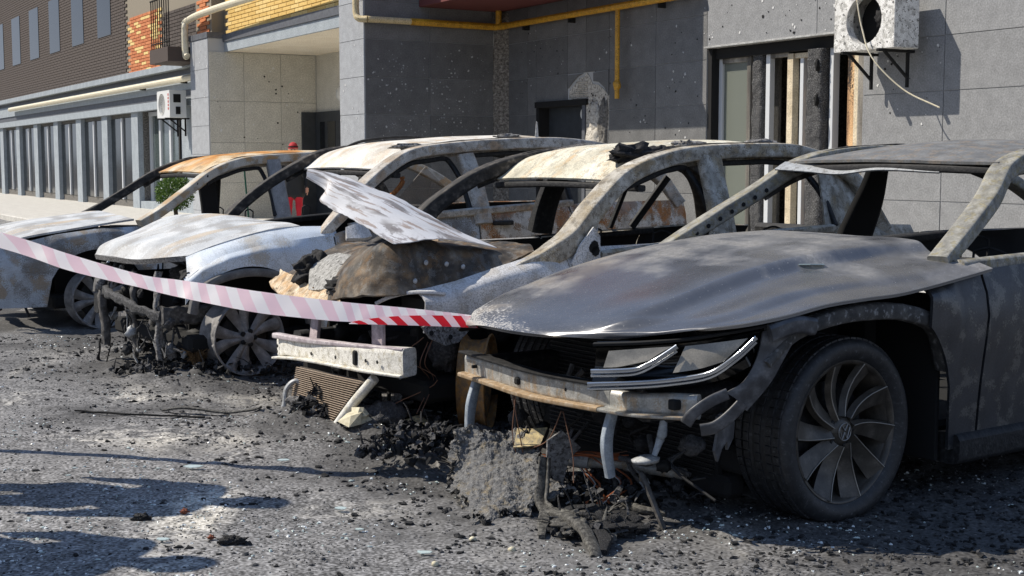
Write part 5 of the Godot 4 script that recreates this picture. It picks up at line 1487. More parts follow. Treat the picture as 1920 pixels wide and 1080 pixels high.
# faceted splinter: a broken prism with every face flat
func shard_mb(mb: MB, c: Vector3, r: float, flat: float, b: Basis, sd: int) -> void:
	var q = RandomNumberGenerator.new()
	q.seed = sd
	var n = 5
	var top = []
	var bot = []
	for k in n:
		var a = TAU * k / n + q.randf_range(-0.4, 0.4)
		var d = V(cos(a), 0, sin(a) * 0.75) * r
		top.append(c + b * (d * q.randf_range(0.25, 0.9) + V(0, r * flat * q.randf_range(0.35, 1.0), 0)))
		bot.append(c + b * (d * q.randf_range(0.6, 1.15) - V(0, r * flat * q.randf_range(0.2, 0.6), 0)))
	var ct = Vector3.ZERO
	for p in top: ct += p / n
	for k in n:
		var m = (k + 1) % n
		mb.tri(mb.add(top[k]), mb.add(bot[k]), mb.add(bot[m]))
		mb.tri(mb.add(top[k]), mb.add(bot[m]), mb.add(top[m]))
		mb.tri(mb.add(ct), mb.add(top[k]), mb.add(top[m]))

# a heap of splinters and curled strips fused together
func heap(called: String, at: Vector3, rx: float, rz: float, h: float, n: int, mats: Array, sd: int, label: String, category: String) -> Node3D:
	var o = thing(called, label, category, at)
	var q = RandomNumberGenerator.new()
	q.seed = sd
	for m in mats.size():
		var mb = MB.new()
		for k in n / mats.size():
			var a = q.randf() * TAU
			var d = sqrt(q.randf())
			var p = V(cos(a) * d * rx, 0, sin(a) * d * rz)
			p.y = h * (1.0 - d * d) * q.randf_range(0.3, 1.0) + 0.005
			var b = Basis(V(q.randfn(), q.randfn(), q.randfn()).normalized(), q.randf() * TAU)
			shard_mb(mb, p, q.randf_range(0.01, 0.035), q.randf_range(0.2, 0.7), b, sd * 100 + k + m * 1000)
			if k % 5 == 0:
				var e = V(q.randfn(), absf(q.randfn()), q.randfn()) * 0.03
				sweep_mb(mb, [p, p + e * 0.6 + V(0, 0.01, 0), p + e * 1.3], 5, [0.012, 0.003], [0.006, 0.002], Vector3(0.1, 1, 0.2), 3.0, 5)
		part("burnt_pieces", mb, mats[m], o)
	return o

func sprinkle(called: String, label: String, category: String, mats: Array, n: int, size0: float, size1: float, flat: float, sd: int, dens: Callable) -> void:
	rng.seed = sd
	var list = []
	var guard = 0
	while list.size() < n and guard < n * 40:
		guard += 1
		var z = -rng.randf_range(3.7, 9.6)
		var x = rng.randf_range(z * 0.46, minf(2.3, -z * 0.42))
		if rng.randf() > dens.call(x, z):
			continue
		list.append(Vector2(x, z))
	var parent = Node3D.new()
	parent.name = numbered(called)
	add_child(parent)
	tag(parent, label, category, "", "stuff")
	for k in mats.size():
		var mm = MultiMesh.new()
		mm.transform_format = MultiMesh.TRANSFORM_3D
		mm.mesh = mesh_of([chunk(sd + k, 1.0, flat)], [mats[k]])
		var own = []
		for i in range(k, list.size(), mats.size()):
			own.append(list[i])
		mm.instance_count = own.size()
		for i in own.size():
			var s = size0 + (size1 - size0) * pow(rng.randf(), 2.5)
			var b = Basis(Vector3.UP, rng.randf() * TAU) * Basis(Vector3(1, 0, 0), rng.randfn(0, 0.3))
			b = b.scaled(V(s * rng.randf_range(0.6, 1.5), s * rng.randf_range(0.6, 1.2), s))
			mm.set_instance_transform(i, Transform3D(b, gp(own[i].x, own[i].y, s * flat * 0.35)))
		var o = MultiMeshInstance3D.new()
		o.multimesh = mm
		o.name = called + "_pieces"
		parent.add_child(o, true)
		o.set_meta("kind", "stuff")

func build_debris() -> void:
	wob = 0.006
	sprinkle("charred_rubble", "black charred crumbs heaped along the noses of the burnt cars", "rubble", [M.char, M.char, M.ash_dark, M.soot], 24000, 0.002, 0.019, 0.45, 201, func(x, z): return clampf(0.72 - ahead(x, z) * 0.95 + 1.9 * gn.get_noise_2d(x * 6.0, z * 9.0), 0.02, 1.0))
	sprinkle("ash_grit", "grey grit and ash flakes scattered over the asphalt", "grit", [M.ash_dark2, M.ash_dark, M.grit, M.ash_dark2, M.char], 48000, 0.0012, 0.0065, 0.5, 202, func(x, z): return clampf(0.5 + gn.get_noise_2d(x * 4.0, z * 4.0), 0.15, 1.0))
	sprinkle("glass_crumbs", "tiny white crumbs of shattered window glass on the asphalt", "glass crumbs", [M.crumb, M.crumb2], 6500, 0.002, 0.011, 0.5, 203, func(x, z): return clampf(0.1 + 2.2 * gn.get_noise_2d(x * 4.0 + 7.0, z * 4.0) + (0.35 if x > 0.1 and z > -4.7 else 0.0), 0.03, 1.0))
	# burnt panel lying under the nose of the dark saloon
	var bg = surf([[V(-0.215, 0.235, -4.97), V(-0.12, 0.245, -4.98), V(-0.02, 0.24, -4.98), V(0.06, 0.235, -4.99), V(0.125, 0.24, -5.0)], [V(-0.235, 0.15, -4.95), V(-0.13, 0.165, -4.92), V(-0.03, 0.165, -4.88), V(0.04, 0.16, -4.87), V(0.095, 0.165, -4.87)], [V(-0.25, 0.09, -4.93), V(-0.13, 0.12, -4.85), V(-0.02, 0.13, -4.80), V(0.07, 0.125, -4.77), V(0.13, 0.13, -4.76)], [V(-0.235, 0.05, -4.86), V(-0.13, 0.08, -4.75), V(-0.02, 0.09, -4.70), V(0.10, 0.08, -4.68), V(0.20, 0.09, -4.70)], [V(-0.19, 0.02, -4.68), V(-0.12, 0.03, -4.60), V(-0.03, 0.05, -4.60), V(0.05, 0.055, -4.62), V(0.12, 0.06, -4.64)], [V(-0.16, 0.01, -4.56), V(-0.13, 0.012, -4.50), V(-0.09, 0.015, -4.50), V(-0.04, 0.02, -4.52), V(0.02, 0.025, -4.56)]], 110, 130)
	for r in bg:
		for j in r.size():
			r[j] += V(0, 1, 0.3) * 0.022 * dn.get_noise_3dv(r[j] * 60.0)
	var bp = sheet("burnt_undertray", ragged(bg, 0.05, 90.0), M.fibre_grey, self, Vector3.UP, 0.012, 0.008, M.char, 260.0)
	tag(bp, "large crumpled grey burnt panel leaning under the dark bonnet", "burnt panel")
	var fl = panel("foil_scrap", [[V(0.02, 0.247, -4.99), V(0.07, 0.245, -4.985), V(0.135, 0.25, -4.98)], [V(0.005, 0.19, -4.91), V(0.05, 0.195, -4.90), V(0.105, 0.2, -4.90)]], 12, 10, M.foil_cream, self, V(0, 1, 0.6), 0.004, 0.012, null, 14.0)
	tag(fl, "cream coloured curled scrap on top of the grey burnt panel", "scrap")
	# twisted bumper trim
	var tr = thing("twisted_trim", "twisted grey bumper trim standing up and trailing over the asphalt", "car part")
	sweep("strip", [V(0.112, 0.20, -4.70), V(0.105, 0.12, -4.67), V(0.10, 0.065, -4.62), V(0.115, 0.04, -4.56), V(0.15, 0.05, -4.50), V(0.195, 0.055, -4.41), V(0.235, 0.045, -4.30), V(0.262, 0.02, -4.17), V(0.265, 0.008, -4.10)], 60, [0.035, 0.04, 0.04, 0.05, 0.05, 0.04], [0.012, 0.015, 0.02, 0.03, 0.03, 0.02], M.trim_grey, tr, V(0.4, 0.5, 0.8), 3.0, 10)
	sweep("flange", [V(0.135, 0.195, -4.70), V(0.128, 0.12, -4.67), V(0.12, 0.06, -4.61), V(0.14, 0.045, -4.54)], 30, 0.012, 0.03, M.trim_grey, tr)
	sweep("stub", [V(0.115, 0.045, -4.56), V(0.108, 0.03, -4.45), V(0.10, 0.012, -4.33)], 16, [0.03, 0.04, 0.02], 0.02, M.trim_grey, tr)
	sweep("strip", [V(0.15, 0.05, -4.50), V(0.24, 0.06, -4.52), V(0.33, 0.05, -4.55), V(0.42, 0.03, -4.55)], 24, [0.03, 0.05, 0.03], 0.02, M.char, tr)
	sweep("strip", [V(0.17, 0.04, -4.48), V(0.25, 0.035, -4.36), V(0.30, 0.03, -4.27), V(0.29, 0.012, -4.15)], 24, [0.05, 0.06, 0.03], 0.018, M.char, tr)
	lump("melted_lump", V(0.33, 0.03, -4.42), V(0.12, 0.035, 0.09), M.char, tr, 0.6, 1.6, 4.0, 34, 18)
	lump("melted_lump", V(0.23, 0.03, -4.42), V(0.08, 0.03, 0.1), M.trim_grey, tr, 0.6, 1.6, 8.0, 30, 16)
	heap("charred_clump", gp(0.27, -4.43, 0.0), 0.16, 0.14, 0.06, 150, [M.char, M.ash_dark, M.trim_grey], 66, "tangled charred clump trailing from the twisted trim", "clump")
	# tube, wires, bracket under the beam
	var tb = thing("crash_tube", "dull metal tube lying across under the bumper beam", "tube")
	tube("barrel", [V(0.28, 0.135, -4.90), V(0.45, 0.13, -4.86), V(0.63, 0.125, -4.76)], 12, 0.022, M.beam_d, tb, 12)
	tube("sleeve", [V(0.19, 0.15, -4.93), V(0.29, 0.14, -4.89)], 4, 0.03, M.sheet_grey, tb, 12)
	for q in [[0.18, -4.93], [0.4, -4.87], [0.6, -4.78]]:
		box("prop", V(q[0], 0.06, q[1]), V(0.04, 0.12, 0.04), M.char, tb, 0.01)
	rng.seed = 77
	var cw = thing("copper_wires", "tangle of bare copper coloured wires on the metal tube", "wires")
	for k in 16:
		var z = -4.86 + rng.randf() * 0.05
		tube("wire", [V(0.10 + rng.randf() * 0.05, 0.14 + rng.randf() * 0.03, z - 0.03), V(0.2, 0.165 + rng.randf() * 0.03, z), V(0.28, 0.17 + rng.randf() * 0.02, z), V(0.33 + rng.randf() * 0.1, 0.14 + rng.randf() * 0.05, z + 0.02)], 12, 0.0025, [M.copper, M.copper, M.copper_dark][k % 3], cw, 5)
	for k in 8:
		var a = V(0.25 + rng.randf() * 0.25, 0.13, -4.82)
		tube("wire", [a, a + V(0.05, -0.05, 0.06), a + V(0.12 * rng.randf_range(-1, 1), -0.1, 0.12)], 10, 0.004, [M.copper, M.sheet_grey][k % 2], cw, 5)
	var sg = plate("steel_gusset", [Vector2(-0.06, 0.1), Vector2(0.0, 0.13), Vector2(0.08, 0.06), Vector2(0.03, 0.02), Vector2(-0.01, -0.12), Vector2(-0.07, -0.1)], 0.008, Transform3D(Basis(Vector3.UP, 0.5), V(0.18, 0.15, -4.78)), M.ash_dark2, self)
	tag(sg, "bent grey steel gusset beside the copper wires", "car part")
	var hs = tube("burnt_hose", [V(0.37, 0.12, -4.90), V(0.385, 0.06, -4.80), V(0.41, 0.03, -4.70), V(0.46, 0.025, -4.63), V(0.54, 0.02, -4.60)], 24, [0.012, 0.016, 0.014], M.trim_grey, self, 8)
	tag(hs, "grey burnt hose hooked over the asphalt near the big wheel", "hose")
	var fp = panel("fallen_strip", [[gp(0.62, -5.05, 0.05), gp(0.75, -4.93, 0.045), gp(0.90, -4.80, 0.03)], [gp(0.64, -4.98, 0.03), gp(0.78, -4.86, 0.025), gp(0.95, -4.72, 0.012)]], 24, 8, M.bracket, self, Vector3.UP, 0.012, 0.016, null, 16.0)
	tag(fp, "dark plastic strip lying on the ground in front of the big wheel", "car part")
	# stones and scraps
	var rk = MB.new()
	shard_mb(rk, gp(-0.72, -6.04, 0.03), 0.085, 0.5, Basis(Vector3(0.2, 1, 0.1).normalized(), 0.5), 19)
	shard_mb(rk, gp(-0.70, -6.05, 0.04), 0.06, 0.7, Basis(Vector3(0.5, 1, 0.1).normalized(), 1.9), 23)
	tag(part("cream_block", rk, M.cream_stone, self), "cream coloured broken block on the ground below the hanging radiator", "block")
	tag(lump("rubble_chunk", gp(-0.59, -6.12, 0.05), V(0.09, 0.06, 0.07), M.ash_dark, self, 0.5, 1.2, 3.0), "jagged dark grey chunk just behind the cream block", "chunk")
	heap("charred_clump", gp(-0.92, -6.33, 0.0), 0.15, 0.12, 0.12, 150, [M.char, M.soot, M.ash_dark], 61, "black spiky charred clump at the foot of the hanging radiator", "clump")
	heap("charred_clump", gp(-0.36, -5.30, 0.0), 0.26, 0.20, 0.12, 320, [M.char, M.soot, M.ash_dark], 62, "wide black charred clump left of the grey burnt panel", "clump")
	heap("charred_clump", gp(0.48, -4.85, 0.0), 0.34, 0.22, 0.07, 260, [M.char, M.soot, M.ash_dark], 63, "flat black charred clump under the bumper beam by the big wheel", "clump")
	heap("charred_clump", gp(-0.45, -6.2, 0.0), 0.3, 0.16, 0.06, 200, [M.char, M.soot, M.ash_dark], 64, "low black charred clump behind the tan curled scrap", "clump")
	heap("charred_clump", gp(-1.75, -7.75, 0.0), 0.6, 0.25, 0.07, 300, [M.char, M.soot, M.ash_dark], 65, "long low charred clump around the dry tuft", "clump")
	var lf = panel("curled_scrap", [[gp(-0.50, -6.1, 0.02), gp(-0.43, -6.12, 0.06), gp(-0.36, -6.1, 0.02)], [gp(-0.50, -6.02, 0.01), gp(-0.42, -6.03, 0.035), gp(-0.34, -6.03, 0.012)]], 14, 8, M.foil_cream, self, Vector3.UP, 0.006, 0.02, null, 14.0)
	tag(lf, "tan curled metal scrap right of the cream block", "scrap")
	var fp2 = panel("flat_plate", [[gp(-0.62, -6.5, 0.05), gp(-0.45, -6.42, 0.05), gp(-0.25, -6.3, 0.055)], [gp(-0.60, -6.42, 0.045), gp(-0.43, -6.34, 0.045), gp(-0.24, -6.24, 0.05)]], 14, 6, M.sheet_grey, self, Vector3.UP, 0.006, 0.008)
	tag(fp2, "thin pale plate lying flat beneath the drooping white beam", "car part")
	var st = sweep("metal_strip", [gp(-1.75, -6.6, 0.012), gp(-1.62, -6.56, 0.03), gp(-1.4, -6.53, 0.02), gp(-1.24, -6.49, 0.012)], 16, 0.03, 0.012, M.trim_grey, self)
	tag(st, "long thin grey metal strip on the open asphalt", "strip")
	var st2 = sweep("dark_rod", [gp(-2.2, -6.62, 0.01), gp(-1.9, -6.5, 0.008), gp(-1.5, -6.42, 0.008)], 12, 0.012, 0.01, M.soot, self)
	tag(st2, "thin black rod lying in front of the long metal strip", "rod")
	var ey = thing("towing_eye", "bent grey hook standing on the ground left of the hanging radiator", "hook")
	tube("loop", [gp(-1.13, -6.5, 0.0), gp(-1.11, -6.5, 0.09), gp(-1.06, -6.5, 0.13), gp(-1.02, -6.5, 0.09), gp(-1.03, -6.48, 0.0)], 24, 0.013, M.sheet_grey, ey, 8)
	lump("foot", gp(-1.05, -6.47, 0.02), V(0.06, 0.03, 0.04), M.ash_dark2, ey, 0.4, 1.4)
	# shards of glass
	rng.seed = 303
	var gi = 0
	for q in [[-0.395, -5.887, 0.05, "pale green glass shard on the asphalt right of the cream block"], [-0.62, -4.72, 0.03, "curved pale sliver on the asphalt near the shadow tip"], [-1.30, -5.35, 0.045, "flat grey glass sliver above the long person shadow"], [-0.95, -5.45, 0.028, "short glass sliver in the middle of the open asphalt"], [-1.15, -4.30, 0.028, "clear glass flake near the lower shadow"], [-0.28, -4.16, 0.03, "glass flake beside the twisted trim, towards the open asphalt"], [-0.52, -4.42, 0.018, "small green glass cluster in the foreground"]]:
		var poly = PackedVector2Array()
		for k in 6:
			var a = TAU * k / 6.0 + rng.randf() * 0.4
			poly.push_back(Vector2(cos(a) * q[2] * rng.randf_range(0.7, 1.1), sin(a) * q[2] * 0.45 * rng.randf_range(0.7, 1.1)))
		var mb = MB.new()
		plate_mb(mb, poly, 0.003, Transform3D(Basis(Vector3(1, 0, 0), -PI / 2 + 0.12), gp(q[0], q[1], 0.012)))
		tag(part("glass_shard", mb, M.shard, self), q[3], "glass shard", "glass shards on the ground")
		gi += 1
	for q in [[-1.17, -4.66, 0.014, "rust red crumpled scrap between the two long shadows"], [-1.0, -4.33, 0.011, "small brown scrap near the lower shadow"]]:
		tag(lump("rusty_scrap", gp(q[0], q[1], 0.01), V(q[2], q[2] * 0.6, q[2]), M.rust_scrap, self, 0.8, 2.2, q[0]), q[3], "scrap")
	for q in [[-0.13, -4.33, "tan pebble on the asphalt in front of the grey burnt panel"], [0.0, -4.2, "tan pebble beside the foot of the twisted trim"], [-0.24, -4.06, "tan pebble at the lower edge of the foreground"]]:
		tag(lump("pebble", gp(q[0], q[1], 0.006), V(0.013, 0.009, 0.011), M.cream_stone, self, 0.2, 0.8, q[0] * 9.0, 10, 7), q[2], "pebble")
	for q in [[-0.92, -4.28, 0.04, "black curled scrap beside the lower shadow"], [-1.3, -4.58, 0.03, "black twisted scrap beside the rust red scrap"], [-0.17, -5.0, 0.05, "black lump at the left corner of the grey burnt panel"]]:
		tag(lump("black_scrap", gp(q[0], q[1], 0.01), V(q[2], q[2] * 0.4, q[2] * 0.4), M.char, self, 0.8, 1.7, q[0] * 5.0, 20, 12), q[3], "scrap")
	wob = 0.0
	# dry grass tuft
	var gt = thing("dry_tuft", "dry brown tuft of burnt grass or wire below the left cars", "tuft", gp(-1.84, -7.72))
	var mb = MB.new()
	for k in 130:
		var a = rng.randf() * TAU
		var l = rng.randf_range(0.05, 0.15)
		var s = rng.randf_range(0.3, 0.9)
		var p0 = V(cos(a) * 0.02, 0, sin(a) * 0.02)
		sweep_mb(mb, [p0, p0 + V(cos(a) * l * s * 0.4, l * 0.7, sin(a) * l * s * 0.4), p0 + V(cos(a) * l * s, l * rng.randf_range(0.6, 1.0), sin(a) * l * s)], 5, [0.005, 0.002], [0.005, 0.002], Vector3(0.2, 1, 0.1), 2.0, 4)
	tag(part("blades", mb, M.straw, gt), "", "", "", "stuff")

func build_tape() -> void:
	var c = [V(-0.135, 0.625, -5.245), V(-0.26, 0.638, -5.225), V(-0.419, 0.652, -5.2), V(-0.56, 0.662, -5.19), V(-0.711, 0.673, -5.19), V(-0.971, 0.698, -5.23), V(-1.193, 0.727, -5.29), V(-1.354, 0.747, -5.35), V(-1.514, 0.771, -5.4), V(-1.831, 0.839, -5.5), V(-2.153, 0.926, -5.6), V(-3.0, 1.12, -5.8), V(-4.6, 1.45, -6.1)]
	var p = curve(c, 120)
	var wd = [0.036, 0.045, 0.055, 0.064, 0.072, 0.078, 0.07, 0.06, 0.046, 0.06, 0.06, 0.06, 0.06]
	var t = thing("barrier_tape", "sagging red and white barrier tape tied to the tip of the dark bonnet", "tape")
	var a = []
	var b = []
	var m = []
	for i in p.size():
		var w: float = lerpa(wd, i / 119.0)
		var tw = 0.25 * sin(i * 0.11) + 0.1 * sin(i * 0.37)
		a.append(p[i] + V(0, w * 0.5, -w * (0.55 + 0.3 * tw)))
		m.append(p[i] + V(0, 0.003 * sin(i * 0.9), 0.004 * sin(i * 0.5)))
		b.append(p[i] + V(0, -w * 0.5, w * (0.45 + 0.3 * tw)))
	var rb = MB.new()
	rb.grid([a, m, b], true)
	part("ribbon", rb, M.tape, t)
	var a2 = []
	var b2 = []
	for i in range(0, 36):
		var w: float = lerpa(wd, i / 119.0)
		var hh = (w + 0.004) * pow(1.0 - i / 35.0, 0.7)
		a2.append(p[i] + V(0, -w * 0.5 + hh - 0.003, w * 0.6 - hh * 0.6 + 0.008))
		b2.append(p[i] + V(0, -w * 0.5 - 0.005, w * 0.6 + 0.012))
	var rf = MB.new()
	rf.grid([a2, b2], true)
	part("folded_edge", rf, M.tape_red, t)
	# knot on the bonnet edge
	sweep("knot", [V(-0.135, 0.66, -5.25), V(-0.12, 0.645, -5.225), V(-0.125, 0.61, -5.24)], 10, 0.02, 0.012, M.tape_red, t)
	var po = thing("tape_post", "slim steel post holding the far end of the barrier tape", "post", V(-4.62, 0, -6.1))
	tube("pole", [V(0, 0, 0), V(0, 1.6, 0)], 4, 0.025, M.sheet_grey, po, 10)
	box("foot_plate", V(0, 0.02, 0), V(0.3, 0.04, 0.3), M.sheet_grey, po, 0.01)

func build_shrub() -> void:
	var s = thing("round_shrub", "round clipped green conifer shrub seen through the far wreck's windscreen", "shrub", V(-5.05, 0, -20.0))
	tube("trunk", [V(0, 0, 0), V(0.02, 0.35, 0), V(0, 0.6, 0)], 6, [0.04, 0.03], M.bark, s, 8)
	rng.seed = 404
	var mbs = [MB.new(), MB.new()]
	for k in 2600:
		var d = V(rng.randfn(), rng.randfn(), rng.randfn()).normalized()
		var r = 0.27 * pow(rng.randf(), 0.25) * (1.0 + 0.18 * dn.get_noise_3dv(d * 14.0))
		var c = V(0, 0.80, 0) + d * r * V(1, 0.95, 1)
		var u = d.cross(V(rng.randfn(), rng.randfn(), rng.randfn())).normalized() * rng.randf_range(0.008, 0.016)
		var w = (d + V(rng.randfn(), rng.randfn() + 0.4, rng.randfn()) * 0.6).normalized() * rng.randf_range(0.025, 0.05)
		mbs[k % 2].fquad(c - u, c + u, c + u * 0.3 + w, c - u * 0.3 + w)
	tag(put("crown", mesh_of(mbs, [M.leaf0, M.leaf1]), s), "", "", "", "stuff")
	var pt = MB.new()
	var g = []
	for q in [[0.0, 0.0], [0.17, 0.0], [0.22, 0.3], [0.25, 0.42], [0.22, 0.42], [0.2, 0.38], [0.0, 0.38]]:
		var row = []
		for k in 25:
			row.append(V(cos(TAU * k / 24) * q[0], q[1], sin(TAU * k / 24) * q[0]))
		g.append(row)
	pt.grid(g)
	part("pot", pt, M.pale_dull, s)
	var gb = thing("green_pole", "thin green pole standing behind the far wreck", "pole", V(-4.0, 0, -20.0))
	tube("pole", [V(0.1, 0.0, 0.1), V(0.0, 1.13, 0.0)], 4, 0.014, M.green_paint, gb, 8)
	lump("base", V(0.1, 0.04, 0.1), V(0.12, 0.05, 0.08), M.green_paint, gb, 0.2, 1.0)

# ---------------------------------------------------------------- people
# a figure from tapered capsules joined in a distance field, meshed as surface nets
func figure_mesh(bones: Array, mats: Array, cell: float) -> ArrayMesh:
	var lo = Vector3.ONE * 99.0
	var hi = -lo
	for b in bones:
		for e in [[b[0], b[2]], [b[1], b[3]]]:
			lo = lo.min(e[0] - Vector3.ONE * (e[1] + 0.05))
			hi = hi.max(e[0] + Vector3.ONE * (e[1] + 0.05))
	var nx = int((hi.x - lo.x) / cell) + 2
	var ny = int((hi.y - lo.y) / cell) + 2
	var nzz = int((hi.z - lo.z) / cell) + 2
	var f = PackedFloat32Array()
	f.resize(nx * ny * nzz)
	f.fill(1.0)
	var id = PackedByteArray()
	id.resize(nx * ny * nzz)
	var best = f.duplicate()
	for b in bones:
		var A: Vector3 = b[0]
		var B: Vector3 = b[1]
		var ra: float = b[2]
		var rb: float = b[3]
		var pad: float = maxf(ra, rb) + 0.06
		var l = ((A.min(B) - Vector3.ONE * pad) - lo) / cell
		var h = ((A.max(B) + Vector3.ONE * pad) - lo) / cell
		var ab = B - A
		var L = maxf(ab.length_squared(), 1e-9)
		var K: float = b[5] if b.size() > 5 else 0.035
		for z in range(maxi(0, int(l.z)), mini(nzz, int(h.z) + 1)):
			for y in range(maxi(0, int(l.y)), mini(ny, int(h.y) + 1)):
				for x in range(maxi(0, int(l.x)), mini(nx, int(h.x) + 1)):
					var p = lo + Vector3(x, y, z) * cell
					var t = clampf((p - A).dot(ab) / L, 0.0, 1.0)
					var d = (p - A - ab * t).length() - lerpf(ra, rb, t)
					var k = (z * ny + y) * nx + x
					if d < best[k]:
						best[k] = d
						id[k] = b[4]
					var hh = clampf(0.5 + 0.5 * (f[k] - d) / K, 0.0, 1.0)
					f[k] = lerpf(f[k], d, hh) - K * hh * (1.0 - hh)
	var at = {}
	var verts = PackedVector3Array()
	var vid = PackedByteArray()
	var offs = [0, 1, nx, nx + 1, nx * ny, nx * ny + 1, nx * ny + nx, nx * ny + nx + 1]
	var co = [V(0, 0, 0), V(1, 0, 0), V(0, 1, 0), V(1, 1, 0), V(0, 0, 1), V(1, 0, 1), V(0, 1, 1), V(1, 1, 1)]
	var edges = [[0, 1], [2, 3], [4, 5], [6, 7], [0, 2], [1, 3], [4, 6], [5, 7], [0, 4], [1, 5], [2, 6], [3, 7]]
	for z in nzz - 1:
		for y in ny - 1:
			for x in nx - 1:
				var k = (z * ny + y) * nx + x
				var neg = 0
				for o in offs:
					if f[k + o] < 0.0: neg += 1
				if neg == 0 or neg == 8: continue
				var s = Vector3.ZERO
				var c = 0
				for e in edges:
					var a = f[k + offs[e[0]]]
					var bb = f[k + offs[e[1]]]
					if (a < 0.0) != (bb < 0.0):
						s += co[e[0]].lerp(co[e[1]], a / (a - bb))
						c += 1
				at[k] = verts.size()
				verts.push_back(lo + (Vector3(x, y, z) + s / c) * cell)
				vid.push_back(id[k])
	var mbs = []
	for m in mats: mbs.append(MB.new())
	var maps = []
	for m in mats: maps.append({})
	var step = [1, nx, nx * ny]
	for k in at:
		for ax in 3:
			var u: int = step[(ax + 1) % 3]
			var w: int = step[(ax + 2) % 3]
			var a = f[k]
			var b2 = f[k + step[ax]]
			if (a < 0.0) == (b2 < 0.0): continue
			if not (at.has(k - u) and at.has(k - w) and at.has(k - u - w)): continue
			var q = [at[k], at[k - u], at[k - u - w], at[k - w]]
			if a < 0.0: pass
			else: q.reverse()
			var mi: int = vid[q[0]]
			var ids = []
			for v in q:
				if not maps[mi].has(v):
					maps[mi][v] = mbs[mi].add(verts[v])
				ids.append(maps[mi][v])
			mbs[mi].quad(ids[0], ids[1], ids[2], ids[3])
	return mesh_of(mbs, mats)

func person_bones(coat: bool) -> Array:
	# ids: 0 top, 1 trousers, 2 skin, 3 hat, 4 shoes
	var b = [
		[V(0, 0.98, 0), V(0, 1.16, 0.01), 0.125, 0.13, 0], [V(-0.05, 1.16, 0), V(-0.09, 1.34, -0.01), 0.12, 0.10, 0], [V(0.05, 1.16, 0), V(0.09, 1.34, -0.01), 0.12, 0.10, 0],
		[V(-0.16, 1.385, -0.01), V(0.16, 1.385, -0.01), 0.06, 0.06, 0], [V(0, 1.38, -0.01), V(0, 1.49, 0.01), 0.06, 0.052, 2, 0.02],
		[V(0, 1.545, 0.02), V(0, 1.61, 0.005), 0.068, 0.088, 2, 0.02], [V(0, 1.56, 0.095), V(0, 1.59, 0.085), 0.012, 0.009, 2, 0.015], [V(-0.085, 1.575, 0.0), V(-0.088, 1.6, -0.005), 0.012, 0.014, 2, 0.01], [V(0.085, 1.575, 0.0), V(0.088, 1.6, -0.005), 0.012, 0.014, 2, 0.01],
		[V(0, 1.65, 0.0), V(0, 1.665, -0.01), 0.096, 0.088, 3, 0.01]]
	for s in [-1.0, 1.0]:
		b.append_array([[V(0.185 * s, 1.37, -0.01), V(0.245 * s, 1.10, -0.02), 0.058, 0.047, 0], [V(0.245 * s, 1.10, -0.02), V(0.255 * s, 0.88, 0.06), 0.045, 0.034, 0], [V(0.255 * s, 0.88, 0.06), V(0.255 * s, 0.80, 0.09), 0.028, 0.032, 2, 0.02],
			[V(0.085 * s, 0.94, 0), V(0.10 * s, 0.50, 0.015), 0.10, 0.065, 1], [V(0.10 * s, 0.50, 0.015), V(0.11 * s, 0.10, -0.01), 0.064, 0.048, 1],
			[V(0.11 * s, 0.055, -0.03), V(0.125 * s, 0.045, 0.13), 0.05, 0.04, 4, 0.02]])
	if coat:
		for s in [-1.0, 0.0, 1.0]:
			b.append([V(0.07 * s, 1.0, 0), V(0.10 * s, 0.76, 0.0), 0.12, 0.115, 0])
	return b

func person(label: String, at: Vector3, turn: float, mesh: ArrayMesh, skin: Material, band: Material) -> Node3D:
	var o = thing("person", label, "person", at, turn)
	put("body", mesh, o)
	for s in [-1.0, 1.0]:
		var mb = MB.new()
		for q in 4:
			var z = 0.075 + q * 0.017
			sweep_mb(mb, [V(0.255 * s, 0.80 - q * 0.002, z), V(0.262 * s, 0.765 - (0.008 if q in [1, 2] else 0.0), z + 0.006), V(0.252 * s, 0.735 - (0.010 if q in [1, 2] else 0.0), z + 0.006)], 7, [0.019, 0.014], [0.019, 0.014], V(0.1, 0.2, 1), 2.0, 7)
		sweep_mb(mb, [V(0.245 * s, 0.82, 0.115), V(0.235 * s, 0.79, 0.135), V(0.235 * s, 0.765, 0.14)], 7, [0.022, 0.015], [0.022, 0.015], V(0.1, 0.2, 1), 2.0, 7)
		part("fingers", mb, skin, o)
		part("eye", _eye(V(0.032 * s, 1.60, 0.082)), M.soot, o)
	sweep("mouth", [V(-0.022, 1.533, 0.087), V(0, 1.531, 0.092), V(0.022, 1.533, 0.087)], 6, 0.006, 0.006, M.lips, o, Vector3.UP, 2.0, 5)
	if band:
		var r = []
		for k in 25:
			r.append(V(cos(TAU * k / 24) * 0.094, 1.658, sin(TAU * k / 24) * 0.094 - 0.004))
		var mb = MB.new()
		sweep_mb(mb, r, 0, 0.014, 0.03, V(0, 1, 0), 3.0, 8)
		part("hat_band", mb, band, o)
	return o

func _eye(c: Vector3) -> MB:
	var mb = MB.new()
	lump_mb(mb, c, V(0.011, 0.009, 0.008), 0.0, 1.0, 10, 6)
	return mb

func build_people() -> void:
	var m1 = figure_mesh(person_bones(true), [M.jacket_dark, M.red_cloth, M.skin, M.red_hat, M.soot], 0.018)
	person("person in red trousers, dark jacket and red and black hat beyond the far wreck", V(-3.92, 0.0, -24.0), 0.15, m1, M.skin, M.soot).scale = Vector3.ONE * 0.925
	var m2 = figure_mesh(person_bones(false), [M.jacket_dark, M.jacket_dark, M.skin, M.jacket_dark, M.soot], 0.024)
	person("person in dark clothes standing beside the camera whose shadow crosses the asphalt", V(-2.52, 0, -5.05), 1.4, m2, M.skin, null)
	person("person in dark clothes standing nearer whose shadow enters the lower corner", V(-2.62, 0, -4.30), 1.2, m2, M.skin, null)

